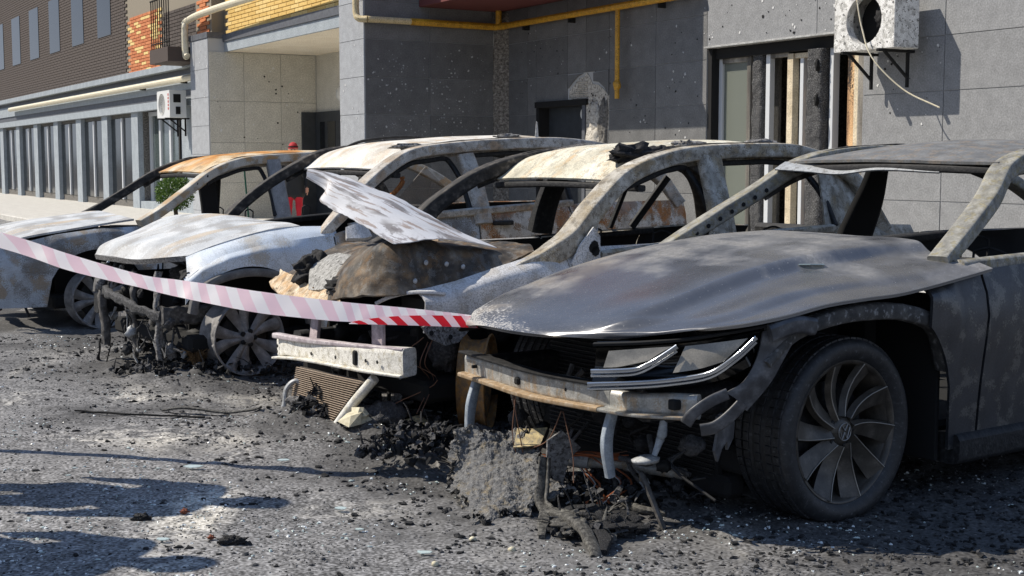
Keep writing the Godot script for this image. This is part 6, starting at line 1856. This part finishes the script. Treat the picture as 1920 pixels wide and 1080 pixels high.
# ---------------------------------------------------------------- materials
func make_materials() -> void:
	var rough_n = ntex(11, 28, 512, 3.0)
	var fine_n = ntex(12, 90, 512, 2.0)
	var lumpy_n = ntex(13, 40, 512, 8.0)
	smat("soot", C("161616"), 0.95)
	smat("char", tex(256, [[0.0, C("0c0c0d")], [0.5, C("1c1c1d")], [0.75, C("303031")], [1.0, C("56565a")]], 24, 21), 0.85, 0.0, 4.0, lumpy_n, 1.0)
	smat("soot_metal", tex(256, [[0.0, C("101011")], [0.55, C("222223")], [0.8, C("3a3937")], [1.0, C("55504a")]], 14, 22), 0.7, 0.1, 2.0, rough_n, 0.6)
	smat("soot_rail", tex(256, [[0.0, C("1a1918")], [0.5, C("33302c")], [0.75, C("57514a")], [1.0, C("8a8378")]], 10, 26), 0.75, 0.1, 1.5, rough_n, 0.5)
	smat("ash_dark", tex(256, [[0.0, C("2c2c2d")], [0.5, C("454545")], [1.0, C("77767a")]], 18, 23), 0.9, 0.0, 3.0, lumpy_n, 0.8)
	smat("ash_dark2", tex(256, [[0.0, C("4b4a4a")], [0.5, C("7b7a79")], [1.0, C("aaa8a5")]], 16, 24, [[C("3a3633"), 20, 0.6, 0.72, 25]]), 0.9, 0.0, 2.5, rough_n, 0.8)
	smat("steel_dull", C("8f8f8c"), 0.5, 0.4)
	smat("grit", C("6e6c68"), 0.9)
	smat("crumb", C("d9dedd"), 0.3)
	smat("crumb2", C("b7c4c0"), 0.25)
	# facade
	smat("concrete", tex(256, [[0.0, C("b5b2aa")], [1.0, C("cecbc3")]], 8, 30), 0.9, 0.0, 0.4)
	smat("tile0", tex(256, [[0.0, C("636362")], [1.0, C("747473")]], 6, 31), 0.6, 0.0, 0.6, fine_n, 0.15)
	smat("tile1", tex(256, [[0.0, C("5d5d5c")], [1.0, C("6e6e6d")]], 6, 33), 0.6, 0.0, 0.6, fine_n, 0.15)
	smat("tile2", tex(256, [[0.0, C("676766")], [1.0, C("777776")]], 6, 35), 0.6, 0.0, 0.6, fine_n, 0.15)
	smat("mid0", tex(256, [[0.0, C("7a7b7c")], [1.0, C("8b8c8d")]], 8, 136), 0.7, 0.0, 0.7, fine_n, 0.2)
	smat("mid1", tex(256, [[0.0, C("7f8081")], [1.0, C("909192")]], 8, 137), 0.7, 0.0, 0.7, fine_n, 0.2)
	smat("pale0", tex(256, [[0.0, C("949699")], [1.0, C("a8abae")]], 8, 36), 0.7, 0.0, 0.7, fine_n, 0.2)
	smat("pale1", tex(256, [[0.0, C("989b9e")], [1.0, C("acafb2")]], 8, 39), 0.7, 0.0, 0.7, fine_n, 0.2)
	smat("grout", C("b4b4b2"), 0.9)
	smat("plaster", tex(256, [[0.0, C("9d9689")], [0.5, C("c8c2b6")], [1.0, C("e0dcd2")]], 14, 41, [[C("6d6860"), 12, 0.6, 0.75, 42, 0, 0.6]]), 0.9, 0.0, 1.5, rough_n, 0.8)
	smat("soot_plaster", tex(256, [[0.0, C("3a3836")], [0.5, C("6a6762")], [1.0, C("99958c")]], 14, 43), 0.9, 0.0, 1.5, rough_n, 0.8)
	smat("rough_plaster", tex(256, [[0.0, C("4e4a44")], [0.45, C("817b72")], [0.7, C("9f998f")], [1.0, C("bab5ac")]], 12, 44, [[C("3d3a36"), 20, 0.6, 0.7, 45, 0, 0.7]]), 0.95, 0.0, 1.2, lumpy_n, 0.8)
	smat("plaster_grey", tex(256, [[0.0, C("7f7e7a")], [1.0, C("a09f9a")]], 5, 46, [[C("bdbcb7"), 30, 0.62, 0.8, 47, 2, 0.5]]), 0.9, 0.0, 0.8)
	smat("sheetmetal", tex(256, [[0.0, C("8a8a88")], [1.0, C("cfcfcc")]], 10, 48), 0.55, 0.2, 1.0)
	smat("sheetmetal_dark", tex(256, [[0.0, C("4d4f54")], [1.0, C("62656b")]], 8, 49), 0.6, 0.0, 1.0)
	smat("pale_band", tex(256, [[0.0, C("8f979d")], [1.0, C("a3abb0")]], 6, 50), 0.7, 0.0, 0.5)
	smat("door_dark", tex(256, [[0.0, C("2c3034")], [1.0, C("3a3e43")]], 6, 51), 0.5, 0.0, 0.8)
	smat("white_paint", C("d8d8d4"), 0.5)
	smat("pvc", C("c9ccce"), 0.4)
	smat("pvc_burnt", tex(256, [[0.0, C("2a2826")], [0.45, C("6f6a62")], [1.0, C("c2bdb2")]], 5, 52, [], 2), 0.7, 0.0, 0.6)
	smat("cream", tex(256, [[0.0, C("b9aa8e")], [1.0, C("ddd0b6")]], 6, 53), 0.7, 0.0, 0.6)
	smat("scorched_wood", tex(256, [[0.0, C("3a2c22")], [0.3, C("8a6a4c")], [0.6, C("c69e72")], [1.0, C("dcb98c")]], 9, 54, [[C("2a211b"), 6, 0.62, 0.74, 55, 2]], 2), 0.8, 0.0, 0.7)
	smat("char_wood", tex(256, [[0.0, C("141414")], [0.45, C("2c2c2d")], [0.7, C("6d6d6e")], [1.0, C("b5b5b3")]], 40, 56), 0.8, 0.0, 1.6, lumpy_n, 1.0)
	var dg = smat("dusty_glass", C("8f948c"), 0.35)
	dg.transparency = BaseMaterial3D.TRANSPARENCY_ALPHA
	dg.albedo_color = Color(0.50, 0.52, 0.48, 0.62)
	var dg2 = smat("dusty_glass2", C("7f8c8c"), 0.1)
	dg2.transparency = BaseMaterial3D.TRANSPARENCY_ALPHA
	dg2.albedo_color = Color(0.35, 0.4, 0.4, 0.55)
	smat("dark_glass", C("14181b"), 0.1)
	smat("porch_tile", tex(256, [[0.0, C("bdbaaf")], [1.0, C("cbc8bd")]], 5, 57), 0.8, 0.0, 0.5)
	smat("porch_tile2", tex(256, [[0.0, C("b9b6ab")], [1.0, C("c8c5ba")]], 5, 59), 0.8, 0.0, 0.5)
	smat("soffit", tex(256, [[0.0, C("e4d9c4")], [1.0, C("f0e7d5")]], 4, 60), 0.9, 0.0, 0.5)
	smat("mortar", C("8d8474"), 0.95)
	for q in [["brick_y0", "d8b468", "e6c57c"], ["brick_y1", "ddbd78", "ebd08c"], ["brick_y2", "d0ab60", "e0bf74"], ["brick_o0", "b5673c", "cc7f50"], ["brick_o1", "c07446", "d88e5c"], ["brick_d0", "3c342f", "544a43"], ["brick_d1", "463d38", "5e544d"]]:
		smat(q[0], tex(128, [[0.0, C(q[1])], [1.0, C(q[2])]], 10, q[0].hash() % 1000), 0.85, 0.0, 1.5)
	smat("brown_fascia", C("4a3f39"), 0.8)
	smat("maroon", C("6d3a36"), 0.8)
	smat("chip_pale", C("bcbcba"), 0.9)
	smat("chip_grey", C("8f9092"), 0.9)
	smat("chip_white", C("cfcfcd"), 0.9)
	smat("pipe_yellow", tex(256, [[0.0, C("a87a1c")], [0.5, C("cf9a2c")], [1.0, C("dca93c")]], 8, 61, [[C("4d3f25"), 30, 0.72, 0.8, 62]]), 0.45, 0.0, 1.2)
	smat("pipe_cream", tex(256, [[0.0, C("c9b383")], [1.0, C("e0cfa6")]], 8, 63, [[C("6b5f49"), 30, 0.74, 0.8, 64]]), 0.5, 0.0, 1.2)
	smat("pipe_white", tex(256, [[0.0, C("d3c8aa")], [1.0, C("e6dec7")]], 8, 65), 0.5, 0.0, 1.0)
	smat("ac_white", C("d9dad7"), 0.45)
	smat("ac_burnt", tex(256, [[0.0, C("a9a8a4")], [0.35, C("d6d5d1")], [1.0, C("ecebe7")]], 6, 66, [[C("8b8a86"), 8, 0.6, 0.8, 67, 0, 0.6], [C("3a3937"), 14, 0.74, 0.82, 68, 0, 0.8]]), 0.6, 0.0, 1.2)
	smat("red_print", C("b9453a"), 0.6)
	# cars
	smat("paint_d", tex(512, [[0.0, C("34363a")], [1.0, C("4c4e52")]], 5, 71, [[C("7a7872"), 9, 0.6, 0.72, 72, 0, 0.6]]), 0.4, 0.4, 0.9)
	smat("pillar_d", tex(256, [[0.0, C("55534e")], [0.5, C("8b8981")], [1.0, C("b3b0a5")]], 10, 73, [[C("8a7c4e"), 12, 0.62, 0.75, 74, 0, 0.6]]), 0.75, 0.1, 1.5, rough_n, 0.4)
	smat("roof_d", tex(256, [[0.0, C("5d5e5f")], [1.0, C("8f908f")]], 6, 75, [[C("94826f"), 10, 0.58, 0.72, 76, 0, 0.6]]), 0.6, 0.2, 1.2)
	smat("sheet_grey", tex(256, [[0.0, C("8d9092")], [1.0, C("c2c4c4")]], 12, 77, [[C("5c5850"), 14, 0.66, 0.75, 78, 0, 0.7]]), 0.6, 0.2, 2.0)
	smat("sheet_grey_dark", tex(256, [[0.0, C("2c2b2a")], [0.5, C("4d4b49")], [1.0, C("7d7a76")]], 12, 79), 0.75, 0.1, 2.0, rough_n, 0.4)
	smat("liner", tex(256, [[0.0, C("2b2b2b")], [0.6, C("4c4b49")], [1.0, C("7a7873")]], 8, 80, [[C("9a9a9a"), 16, 0.66, 0.74, 81, 0, 0.7]]), 0.8, 0.0, 1.6, rough_n, 0.4)
	smat("bracket", tex(256, [[0.0, C("2e2f31")], [0.5, C("46474a")], [1.0, C("7d7e7f")]], 8, 82), 0.45, 0.0, 1.6)
	smat("beam_d", tex(256, [[0.0, C("83837f")], [0.5, C("a9a9a5")], [1.0, C("c4c3bd")]], 10, 83, [[C("a07a50"), 9, 0.60, 0.76, 84, 2, 0.5]]), 0.5, 0.45, 2.0)
	smat("beam_rust", tex(256, [[0.0, C("75624c")], [0.5, C("a38a6a")], [1.0, C("bdb4a6")]], 12, 85), 0.7, 0.2, 2.0)
	smat("leg_blue", tex(256, [[0.0, C("7d8791")], [1.0, C("b7c0c8")]], 10, 86), 0.55, 0.2, 2.0)
	smat("gloss_black", C("0c0d0e"), 0.12)
	var ln = smat("lens", tex(256, [[0.0, C("6a6861")], [0.5, C("837f76")], [1.0, C("a09b90")]], 5, 87, [[C("84817a"), 30, 0.68, 0.8, 88, 0, 0.5]]), 0.28, 0.0, 3.0)
	ln.clearcoat_enabled = true
	ln.clearcoat = 0.6
	ln.clearcoat_roughness = 0.15
	smat("chrome", C("c8cdd2"), 0.16, 0.85)
	smat("chrome_dull", C("8b8c8c"), 0.35, 0.7)
	smat("tyre", tex(256, [[0.0, C("191a1b")], [0.7, C("292a2c")], [1.0, C("434548")]], 16, 89, [[C("6a6b6c"), 14, 0.76, 0.86, 90, 0, 0.6]]), 0.55, 0.0, 2.0, fine_n, 0.4)
	smat("wheel_dark", tex(256, [[0.0, C("3a3630")], [0.6, C("524d46")], [1.0, C("777067")]], 8, 91), 0.4, 0.25, 2.0)
	smat("wheel_edge", C("9a958c"), 0.35, 0.5)
	smat("wheel_ash", tex(256, [[0.0, C("5c5b5a")], [0.6, C("848281")], [1.0, C("a7a5a2")]], 8, 92), 0.7, 0.15, 2.0)
	smat("wheel_rust", tex(256, [[0.0, C("54483c")], [0.4, C("8a7156")], [0.7, C("b98544")], [1.0, C("c9bca8")]], 8, 93), 0.8, 0.1, 2.0)
	smat("ash_c", tex(512, [[0.0, C("a9a9aa")], [0.4, C("cbcbcb")], [1.0, C("e6e5e3")]], 5, 94, [[C("8d8e90"), 60, 0.62, 0.75, 95, 0, 0.6], [C("a79a86"), 6, 0.6, 0.8, 96, 0, 0.5], [C("6f7074"), 110, 0.7, 0.8, 97, 0, 0.5]]), 0.85, 0.0, 1.2, rough_n, 0.35)
	smat("burnt_c", tex(512, [[0.0, C("6f6a60")], [0.35, C("9c968a")], [0.65, C("c1bcb0")], [1.0, C("dad7ce")]], 7, 98, [[C("8b7248"), 5, 0.55, 0.75, 99, 0, 0.6], [C("564f45"), 18, 0.62, 0.76, 100, 0, 0.6]]), 0.85, 0.0, 1.1, rough_n, 0.35)
	smat("roof_c", tex(512, [[0.0, C("9f9986")], [0.4, C("cfc9b4")], [1.0, C("ebe8d9")]], 4, 106, [[C("b98a52"), 7, 0.62, 0.74, 107, 0, 0.5], [C("7a766c"), 16, 0.64, 0.76, 108, 0, 0.6]]), 0.85, 0.0, 0.9, rough_n, 0.3)
	smat("hood_frame_c", tex(512, [[0.0, C("1c1a18")], [0.4, C("35312c")], [0.62, C("534a3f")], [0.8, C("7d705e")], [1.0, C("9d9a93")]], 5, 109, [[C("7b5b36"), 5, 0.56, 0.72, 110, 0, 0.7], [C("77797a"), 9, 0.64, 0.74, 111, 0, 0.7]]), 0.7, 0.15, 1.6, rough_n, 0.4)
	smat("lip_cream", tex(256, [[0.0, C("a58d6e")], [0.4, C("cdb797")], [1.0, C("e4dccb")]], 7, 112, [[C("5c4a36"), 8, 0.62, 0.74, 212, 0, 0.8], [C("b0814a"), 6, 0.58, 0.7, 213, 0, 0.6]]), 0.8, 0.0, 2.0, rough_n, 0.4)
	smat("foil_grey", tex(256, [[0.0, C("6d6c69")], [0.5, C("9c9b97")], [1.0, C("c7c6c2")]], 10, 113, [[C("35342f"), 14, 0.66, 0.75, 114]]), 0.7, 0.1, 3.0, lumpy_n, 0.6)
	var skin = marble()
	var sm = smat("skin_c", skin, 0.6, 0.0, 0.0)
	sm.uv1_scale = V(1.0, 0.9, 1.0)
	smat("ash_mauve_dark", tex(256, [[0.0, C("3e383b")], [1.0, C("82797c")]], 10, 119), 0.8, 0.0, 2.0)
	smat("beam_mauve", tex(256, [[0.0, C("897d80")], [1.0, C("bfb3b5")]], 10, 120), 0.7, 0.1, 2.0)
	smat("beam_c", tex(256, [[0.0, C("a5a299")], [0.3, C("d5d3ca")], [1.0, C("eceae2")]], 8, 121, [[C("a5a29c"), 20, 0.66, 0.8, 122, 0, 0.5], [C("b3a786"), 6, 0.64, 0.8, 123, 0, 0.6]]), 0.75, 0.0, 2.0, rough_n, 0.25)
	smat("beam_c2", tex(256, [[0.0, C("8c8286")], [0.5, C("b3a9ad")], [1.0, C("d9d5d3")]], 8, 124), 0.75, 0.0, 2.0, rough_n, 0.25)
	smat("rad_brown", tex(256, [[0.0, C("3b352f")], [1.0, C("655b50")]], 20, 125), 0.85, 0.0, 3.0)
	smat("rad_fin", tex(256, [[0.0, C("8c7c6b")], [1.0, C("bfae9b")]], 20, 126), 0.8, 0.1, 3.0)
	smat("copper", C("b06a48"), 0.45, 0.5)
	smat("copper_dark", C("7a5a48"), 0.6, 0.3)
	smat("wing_b", tex(512, [[0.0, C("b7c0ca")], [0.5, C("c8d1da")], [1.0, C("dae1e7")]], 3, 127, [[C("a08e72"), 4, 0.64, 0.78, 128, 0, 0.6], [C("e6e9ea"), 7, 0.64, 0.78, 129, 0, 0.35]]), 0.55, 0.0, 0.9, rough_n, 0.12)
	smat("door_b", tex(512, [[0.0, C("8f9499")], [0.5, C("a8b0b8")], [1.0, C("c6ccd2")]], 4, 131, [[C("55504a"), 4, 0.56, 0.68, 132, 0, 0.7], [C("8a6d4a"), 6, 0.62, 0.72, 133, 0, 0.6]]), 0.7, 0.0, 0.9, rough_n, 0.25)
	smat("hood_b", tex(512, [[0.0, C("9a9ea1")], [0.5, C("bfc2c3")], [1.0, C("d8d8d6")]], 4, 134, [[C("bb9058"), 5, 0.60, 0.74, 135, 1, 0.5], [C("85817d"), 4, 0.62, 0.70, 136, 0, 0.6]]), 0.7, 0.0, 0.8, rough_n, 0.2)
	smat("rust_b", tex(512, [[0.0, C("8a857c")], [0.35, C("b9b4ab")], [1.0, C("e0ddd6")]], 5, 137, [[C("9a5f2c"), 4, 0.53, 0.62, 138, 0, 0.95], [C("6d665d"), 14, 0.63, 0.74, 139, 0, 0.6], [C("6a4422"), 6, 0.67, 0.73, 140, 0, 0.8]]), 0.85, 0.0, 1.0, rough_n, 0.35)
	smat("burnt_b", tex(512, [[0.0, C("857f76")], [0.35, C("b0aba2")], [1.0, C("d8d5ce")]], 6, 237, [[C("a5784a"), 5, 0.60, 0.72, 238, 0, 0.45], [C("6d665d"), 18, 0.60, 0.74, 239, 0, 0.55]]), 0.85, 0.0, 1.0, rough_n, 0.35)
	smat("roof_b", tex(512, [[0.0, C("a59e92")], [0.4, C("d1ccc2")], [1.0, C("eae7df")]], 4, 141, [[C("b08a5c"), 6, 0.64, 0.76, 142, 0, 0.45]]), 0.8, 0.0, 0.9, rough_n, 0.3)
	smat("arch_grey", tex(256, [[0.0, C("4d4c4b")], [1.0, C("7d7b78")]], 8, 143), 0.8, 0.0, 1.6)
	smat("rust_dark", tex(256, [[0.0, C("2c211a")], [0.6, C("5d4631")], [1.0, C("8d7a5f")]], 12, 144), 0.85, 0.0, 2.0)
	smat("rust_orange", tex(256, [[0.0, C("7a4a2a")], [0.6, C("b4733f")], [1.0, C("c9a178")]], 10, 145), 0.85, 0.0, 2.0)
	var sgm = smat("sooty_glass", C("5d5145"), 0.3)
	sgm.transparency = BaseMaterial3D.TRANSPARENCY_ALPHA
	sgm.albedo_color = Color(0.36, 0.29, 0.22, 0.22)
	smat("burnt_a", tex(512, [[0.0, C("807b70")], [0.4, C("b3aea2")], [1.0, C("dcd8cd")]], 5, 146, [[C("b07b3c"), 5, 0.6, 0.7, 147, 0, 0.6]]), 0.85, 0.0, 1.0, rough_n, 0.3)
	smat("roof_a", tex(512, [[0.0, C("a3682c")], [0.35, C("c88a42")], [0.6, C("c9b591")], [1.0, C("dcd8cf")]], 3, 148, [[C("7d5a35"), 9, 0.64, 0.74, 149, 0, 0.6]]), 0.85, 0.0, 0.8, rough_n, 0.3)
	smat("pale_dull", tex(256, [[0.0, C("777777")], [1.0, C("a2a2a1")]], 8, 150), 0.8, 0.0, 1.2)
	# bonnet of the dark saloon: metallic paint, dull burnt areas, ash at the tip
	smat("hood_d", hood_texture(), 0.3, 0.0, 0.0)
	M.hood_d.clearcoat_enabled = true
	M.hood_d.clearcoat = 0.5
	M.hood_d.clearcoat_roughness = 0.25
	M.hood_d.metallic = 0.7
	M.hood_d.metallic_texture = hood_metal
	M.hood_d.metallic_texture_channel = BaseMaterial3D.TEXTURE_CHANNEL_RED
	M.hood_d.roughness_texture = hood_rough
	M.hood_d.roughness_texture_channel = BaseMaterial3D.TEXTURE_CHANNEL_RED
	M.hood_d.roughness = 1.0
	# loose things
	smat("fibre_grey", tex(512, [[0.0, C("3c3c3d")], [0.4, C("626262")], [0.7, C("828281")], [1.0, C("a8a7a5")]], 20, 151, [[C("2c2b2b"), 40, 0.64, 0.74, 152, 0, 0.7], [C("a58a56"), 6, 0.7, 0.8, 153, 0, 0.5]]), 0.95, 0.0, 3.0, lumpy_n, 1.0)
	smat("foil_cream", tex(256, [[0.0, C("9a8a68")], [1.0, C("d9c795")]], 8, 154, [[C("6d6a64"), 10, 0.56, 0.66, 155, 0, 0.8]]), 0.7, 0.1, 4.0, rough_n, 0.4)
	smat("trim_grey", tex(256, [[0.0, C("2c2b29")], [0.5, C("55534e")], [1.0, C("8a8880")]], 14, 156, [[C("1c1b1a"), 10, 0.58, 0.7, 256, 0, 0.8]]), 0.85, 0.0, 4.0, lumpy_n, 0.6)
	smat("cream_stone", tex(256, [[0.0, C("b0a78a")], [1.0, C("e2dcc4")]], 10, 157), 0.9, 0.0, 4.0)
	var sd = smat("shard", C("a8c4bc"), 0.08)
	sd.transparency = BaseMaterial3D.TRANSPARENCY_ALPHA
	sd.albedo_color = Color(0.80, 0.86, 0.84, 0.62)
	smat("rust_scrap", C("7a4632"), 0.9)
	smat("straw", C("6d5638"), 0.9)
	smat("bark", C("5a4a3a"), 0.9)
	for q in [["leaf0", "4f6a2c"], ["leaf1", "688238"]]:
		var lm = smat(q[0], C(q[1]), 0.7)
		lm.backlight_enabled = true
		lm.backlight = C("2c3a14")
	smat("green_paint", C("1f5a40"), 0.5)
	smat("skin", C("c49078"), 0.6)
	smat("lips", C("9a5a50"), 0.6)
	smat("jacket_dark", C("202226"), 0.85)
	smat("red_cloth", C("b3182c"), 0.8)
	smat("red_hat", C("b02a30"), 0.8)
	# printed stripes of the tape: one slanted red and white period per repeat
	for q in [["tape", "fbe0e9", "ffffff", 27.0], ["tape_red", "d8202c", "f4f2f2", 6.5]]:
		var im = Image.create(128, 32, false, Image.FORMAT_RGB8)
		for y in 32:
			for x in 128:
				im.set_pixel(x, y, C(q[1]) if (x + y * 2) % 128 < 64 else C(q[2]))
		var m = smat(q[0], ImageTexture.create_from_image(im), 0.35, 0.0, 0.0)
		m.uv1_scale = V(q[3], 1, 1)
		m.backlight_enabled = true
		m.backlight = C(q[1])

# streaked molten marbling of a burnt aluminium skin
func marble() -> ImageTexture:
	var n = FastNoiseLite.new()
	n.seed = 115
	n.frequency = 1.0
	n.fractal_octaves = 4
	n.domain_warp_enabled = true
	n.domain_warp_amplitude = 0.55
	n.domain_warp_frequency = 1.3
	n.domain_warp_fractal_octaves = 3
	var m = FastNoiseLite.new()
	m.seed = 116
	m.frequency = 1.0
	m.fractal_octaves = 3
	var sz = 384
	var im = Image.create(sz, sz, false, Image.FORMAT_RGB8)
	for y in sz:
		for x in sz:
			var u = x / float(sz)
			var v = y / float(sz)
			var a = n.get_noise_2d(u * 2.6, v * 3.4)
			var b = n.get_noise_2d(u * 4.0 + 9.0, v * 9.0 + 4.0)
			var c = m.get_noise_2d(u * 3.0, v * 2.0)
			var g = m.get_noise_2d(u * 60.0, v * 60.0)
			var w = 0.80 + 0.05 * c + 0.03 * g
			var col = Color(w, w, w * 1.005)
			var d = smoothstep(0.05, 0.32, a) * smoothstep(-0.35, 0.1, c)
			col = col.lerp(Color(0.47, 0.45, 0.44), d * 0.8)
			var e = smoothstep(0.10, 0.22, b) * (1.0 - smoothstep(0.26, 0.40, b))
			col = col.lerp(Color(0.42, 0.39, 0.39), e * 0.55 * smoothstep(-0.3, 0.2, a + c))
			col = col.lerp(Color(0.55, 0.47, 0.42), smoothstep(0.24, 0.40, b) * 0.7)
			im.set_pixel(x, y, col)
	return ImageTexture.create_from_image(im)

var hood_rough: ImageTexture
var hood_metal: ImageTexture
func hood_texture() -> ImageTexture:
	var sz = 768
	var a = nz(161, 6, sz, 6)
	var b = nz(162, 50, sz, 5)
	var s = nz(163, 7, sz, 5, 1)
	var d = nz(164, 200, sz, 3)
	var e = nz(165, 4, sz, 6)
	var by = PackedByteArray()
	by.resize(sz * sz * 3)
	var ro = PackedByteArray()
	ro.resize(sz * sz)
	var me = PackedByteArray()
	me.resize(sz * sz)
	for j in sz:
		var v = j / float(sz)          # 0 nose, 1 windscreen
		for i in sz:
			var u = i / float(sz)      # 0 the side towards the camera, 1 the far side
			var k = j * sz + i
			var n1 = a[k] / 255.0
			var n2 = b[k] / 255.0
			var st = s[k] / 255.0
			var sp = d[k] / 255.0
			var c = Vector3(92, 94, 99) + Vector3.ONE * (n1 - 0.5) * 20.0
			var r = 0.20 + 0.12 * n2
			# dulled by heat towards the windscreen and the far side, with streaks
			var dull = clampf((v - 0.50) * 2.4 + (u - 0.42) * 2.2 + (n1 - 0.5) * 1.8 + (st - 0.5) * 1.2, 0.0, 1.0)
			c = c.lerp(Vector3(142, 139, 134) + Vector3.ONE * ((n2 - 0.5) * 46.0 + (sp - 0.5) * 40.0), dull * 0.75)
			r = lerpf(r, 0.72, dull)
			# tan scorch
			var tan = clampf((e[k] / 255.0 - 0.52) * 6.0, 0.0, 1.0) * clampf((u - 0.5) * 5.0, 0.0, 1.0)
			c = c.lerp(Vector3(140, 126, 108), tan * 0.4)
			r = lerpf(r, 0.8, tan)
			# white ash burnt onto the nose tip, ragged outline
			var w = clampf((u - 0.50) * 4.0 - maxf(0.0, v - 0.10) * 7.5 + (n2 - 0.5) * 3.0 + (n1 - 0.5) * 1.6, 0.0, 1.0)
			c = c.lerp(Vector3(205, 202, 196) - Vector3.ONE * sp * 40.0, w * 0.9)
			r = lerpf(r, 0.9, w)
			if sp > 0.87:
				c = c.lerp(Vector3(196, 196, 194), 0.55)
				r = 0.8
			by[k * 3] = clampi(int(c.x), 0, 255)
			by[k * 3 + 1] = clampi(int(c.y), 0, 255)
			by[k * 3 + 2] = clampi(int(c.z), 0, 255)
			ro[k] = clampi(int(r * 255.0), 0, 255)
			me[k] = clampi(int(clampf(1.15 - r * 1.5, 0.0, 1.0) * 150.0), 0, 255)
	hood_metal = ImageTexture.create_from_image(Image.create_from_data(sz, sz, false, Image.FORMAT_L8, me))
	hood_rough = ImageTexture.create_from_image(Image.create_from_data(sz, sz, false, Image.FORMAT_L8, ro))
	return ImageTexture.create_from_image(Image.create_from_data(sz, sz, false, Image.FORMAT_RGB8, by))

func _ready() -> void:
	# camera
	var cam = Camera3D.new()
	cam.name = "camera"
	cam.fov = 24.39
	cam.near = 0.05
	cam.far = 2000.0
	add_child(cam)
	cam.position = V(0, 1.25, 0)
	cam.rotation.x = -0.09372
	cam.current = true
	# sky and exposure
	var sky = ProceduralSkyMaterial.new()
	sky.sky_top_color = Color(0.40, 0.50, 0.66)
	sky.sky_horizon_color = Color(0.76, 0.79, 0.83)
	sky.sky_curve = 0.15
	sky.ground_bottom_color = Color(0.10, 0.10, 0.10)
	sky.ground_horizon_color = Color(0.35, 0.37, 0.40)
	sky.sun_angle_max = 1.0
	var env = Environment.new()
	env.background_mode = Environment.BG_SKY
	env.sky = Sky.new()
	env.sky.sky_material = sky
	env.background_energy_multiplier = 1.15
	env.tonemap_mode = Environment.TONE_MAPPER_LINEAR
	env.tonemap_exposure = 1.12
	env.sdfgi_enabled = true
	env.ssao_enabled = true
	env.ssil_enabled = true
	var we = WorldEnvironment.new()
	we.environment = env
	add_child(we)
	# sun: high, from the left, a little beyond the picture plane
	var sun = DirectionalLight3D.new()
	sun.name = "sun"
	sun.light_energy = 1.55
	sun.light_color = Color(1.0, 0.965, 0.91)
	sun.light_angular_distance = 0.5
	sun.shadow_enabled = true
	add_child(sun)
	var el = deg_to_rad(46.0)
	var to_sun = V(-cos(el) * 0.99, sin(el), -cos(el) * 0.14)
	sun.basis = Basis.looking_at(-to_sun, Vector3.UP)

	rng.seed = 5
	dn.seed = 7
	dn.frequency = 0.12
	dn.fractal_octaves = 3
	gn.seed = 17
	gn.frequency = 0.3
	gn.fractal_octaves = 4
	print("materials")
	make_materials()
	print("ground")
	build_ground()
	build_pavement()
	print("building")
	rng.seed = 6
	build_building()
	build_facade_things()
	print("cars")
	car_d()
	car_c()
	car_b()
	car_a()
	print("loose")
	build_tape()
	build_shrub()
	build_debris()
	print("people")
	build_people()
	print("done")
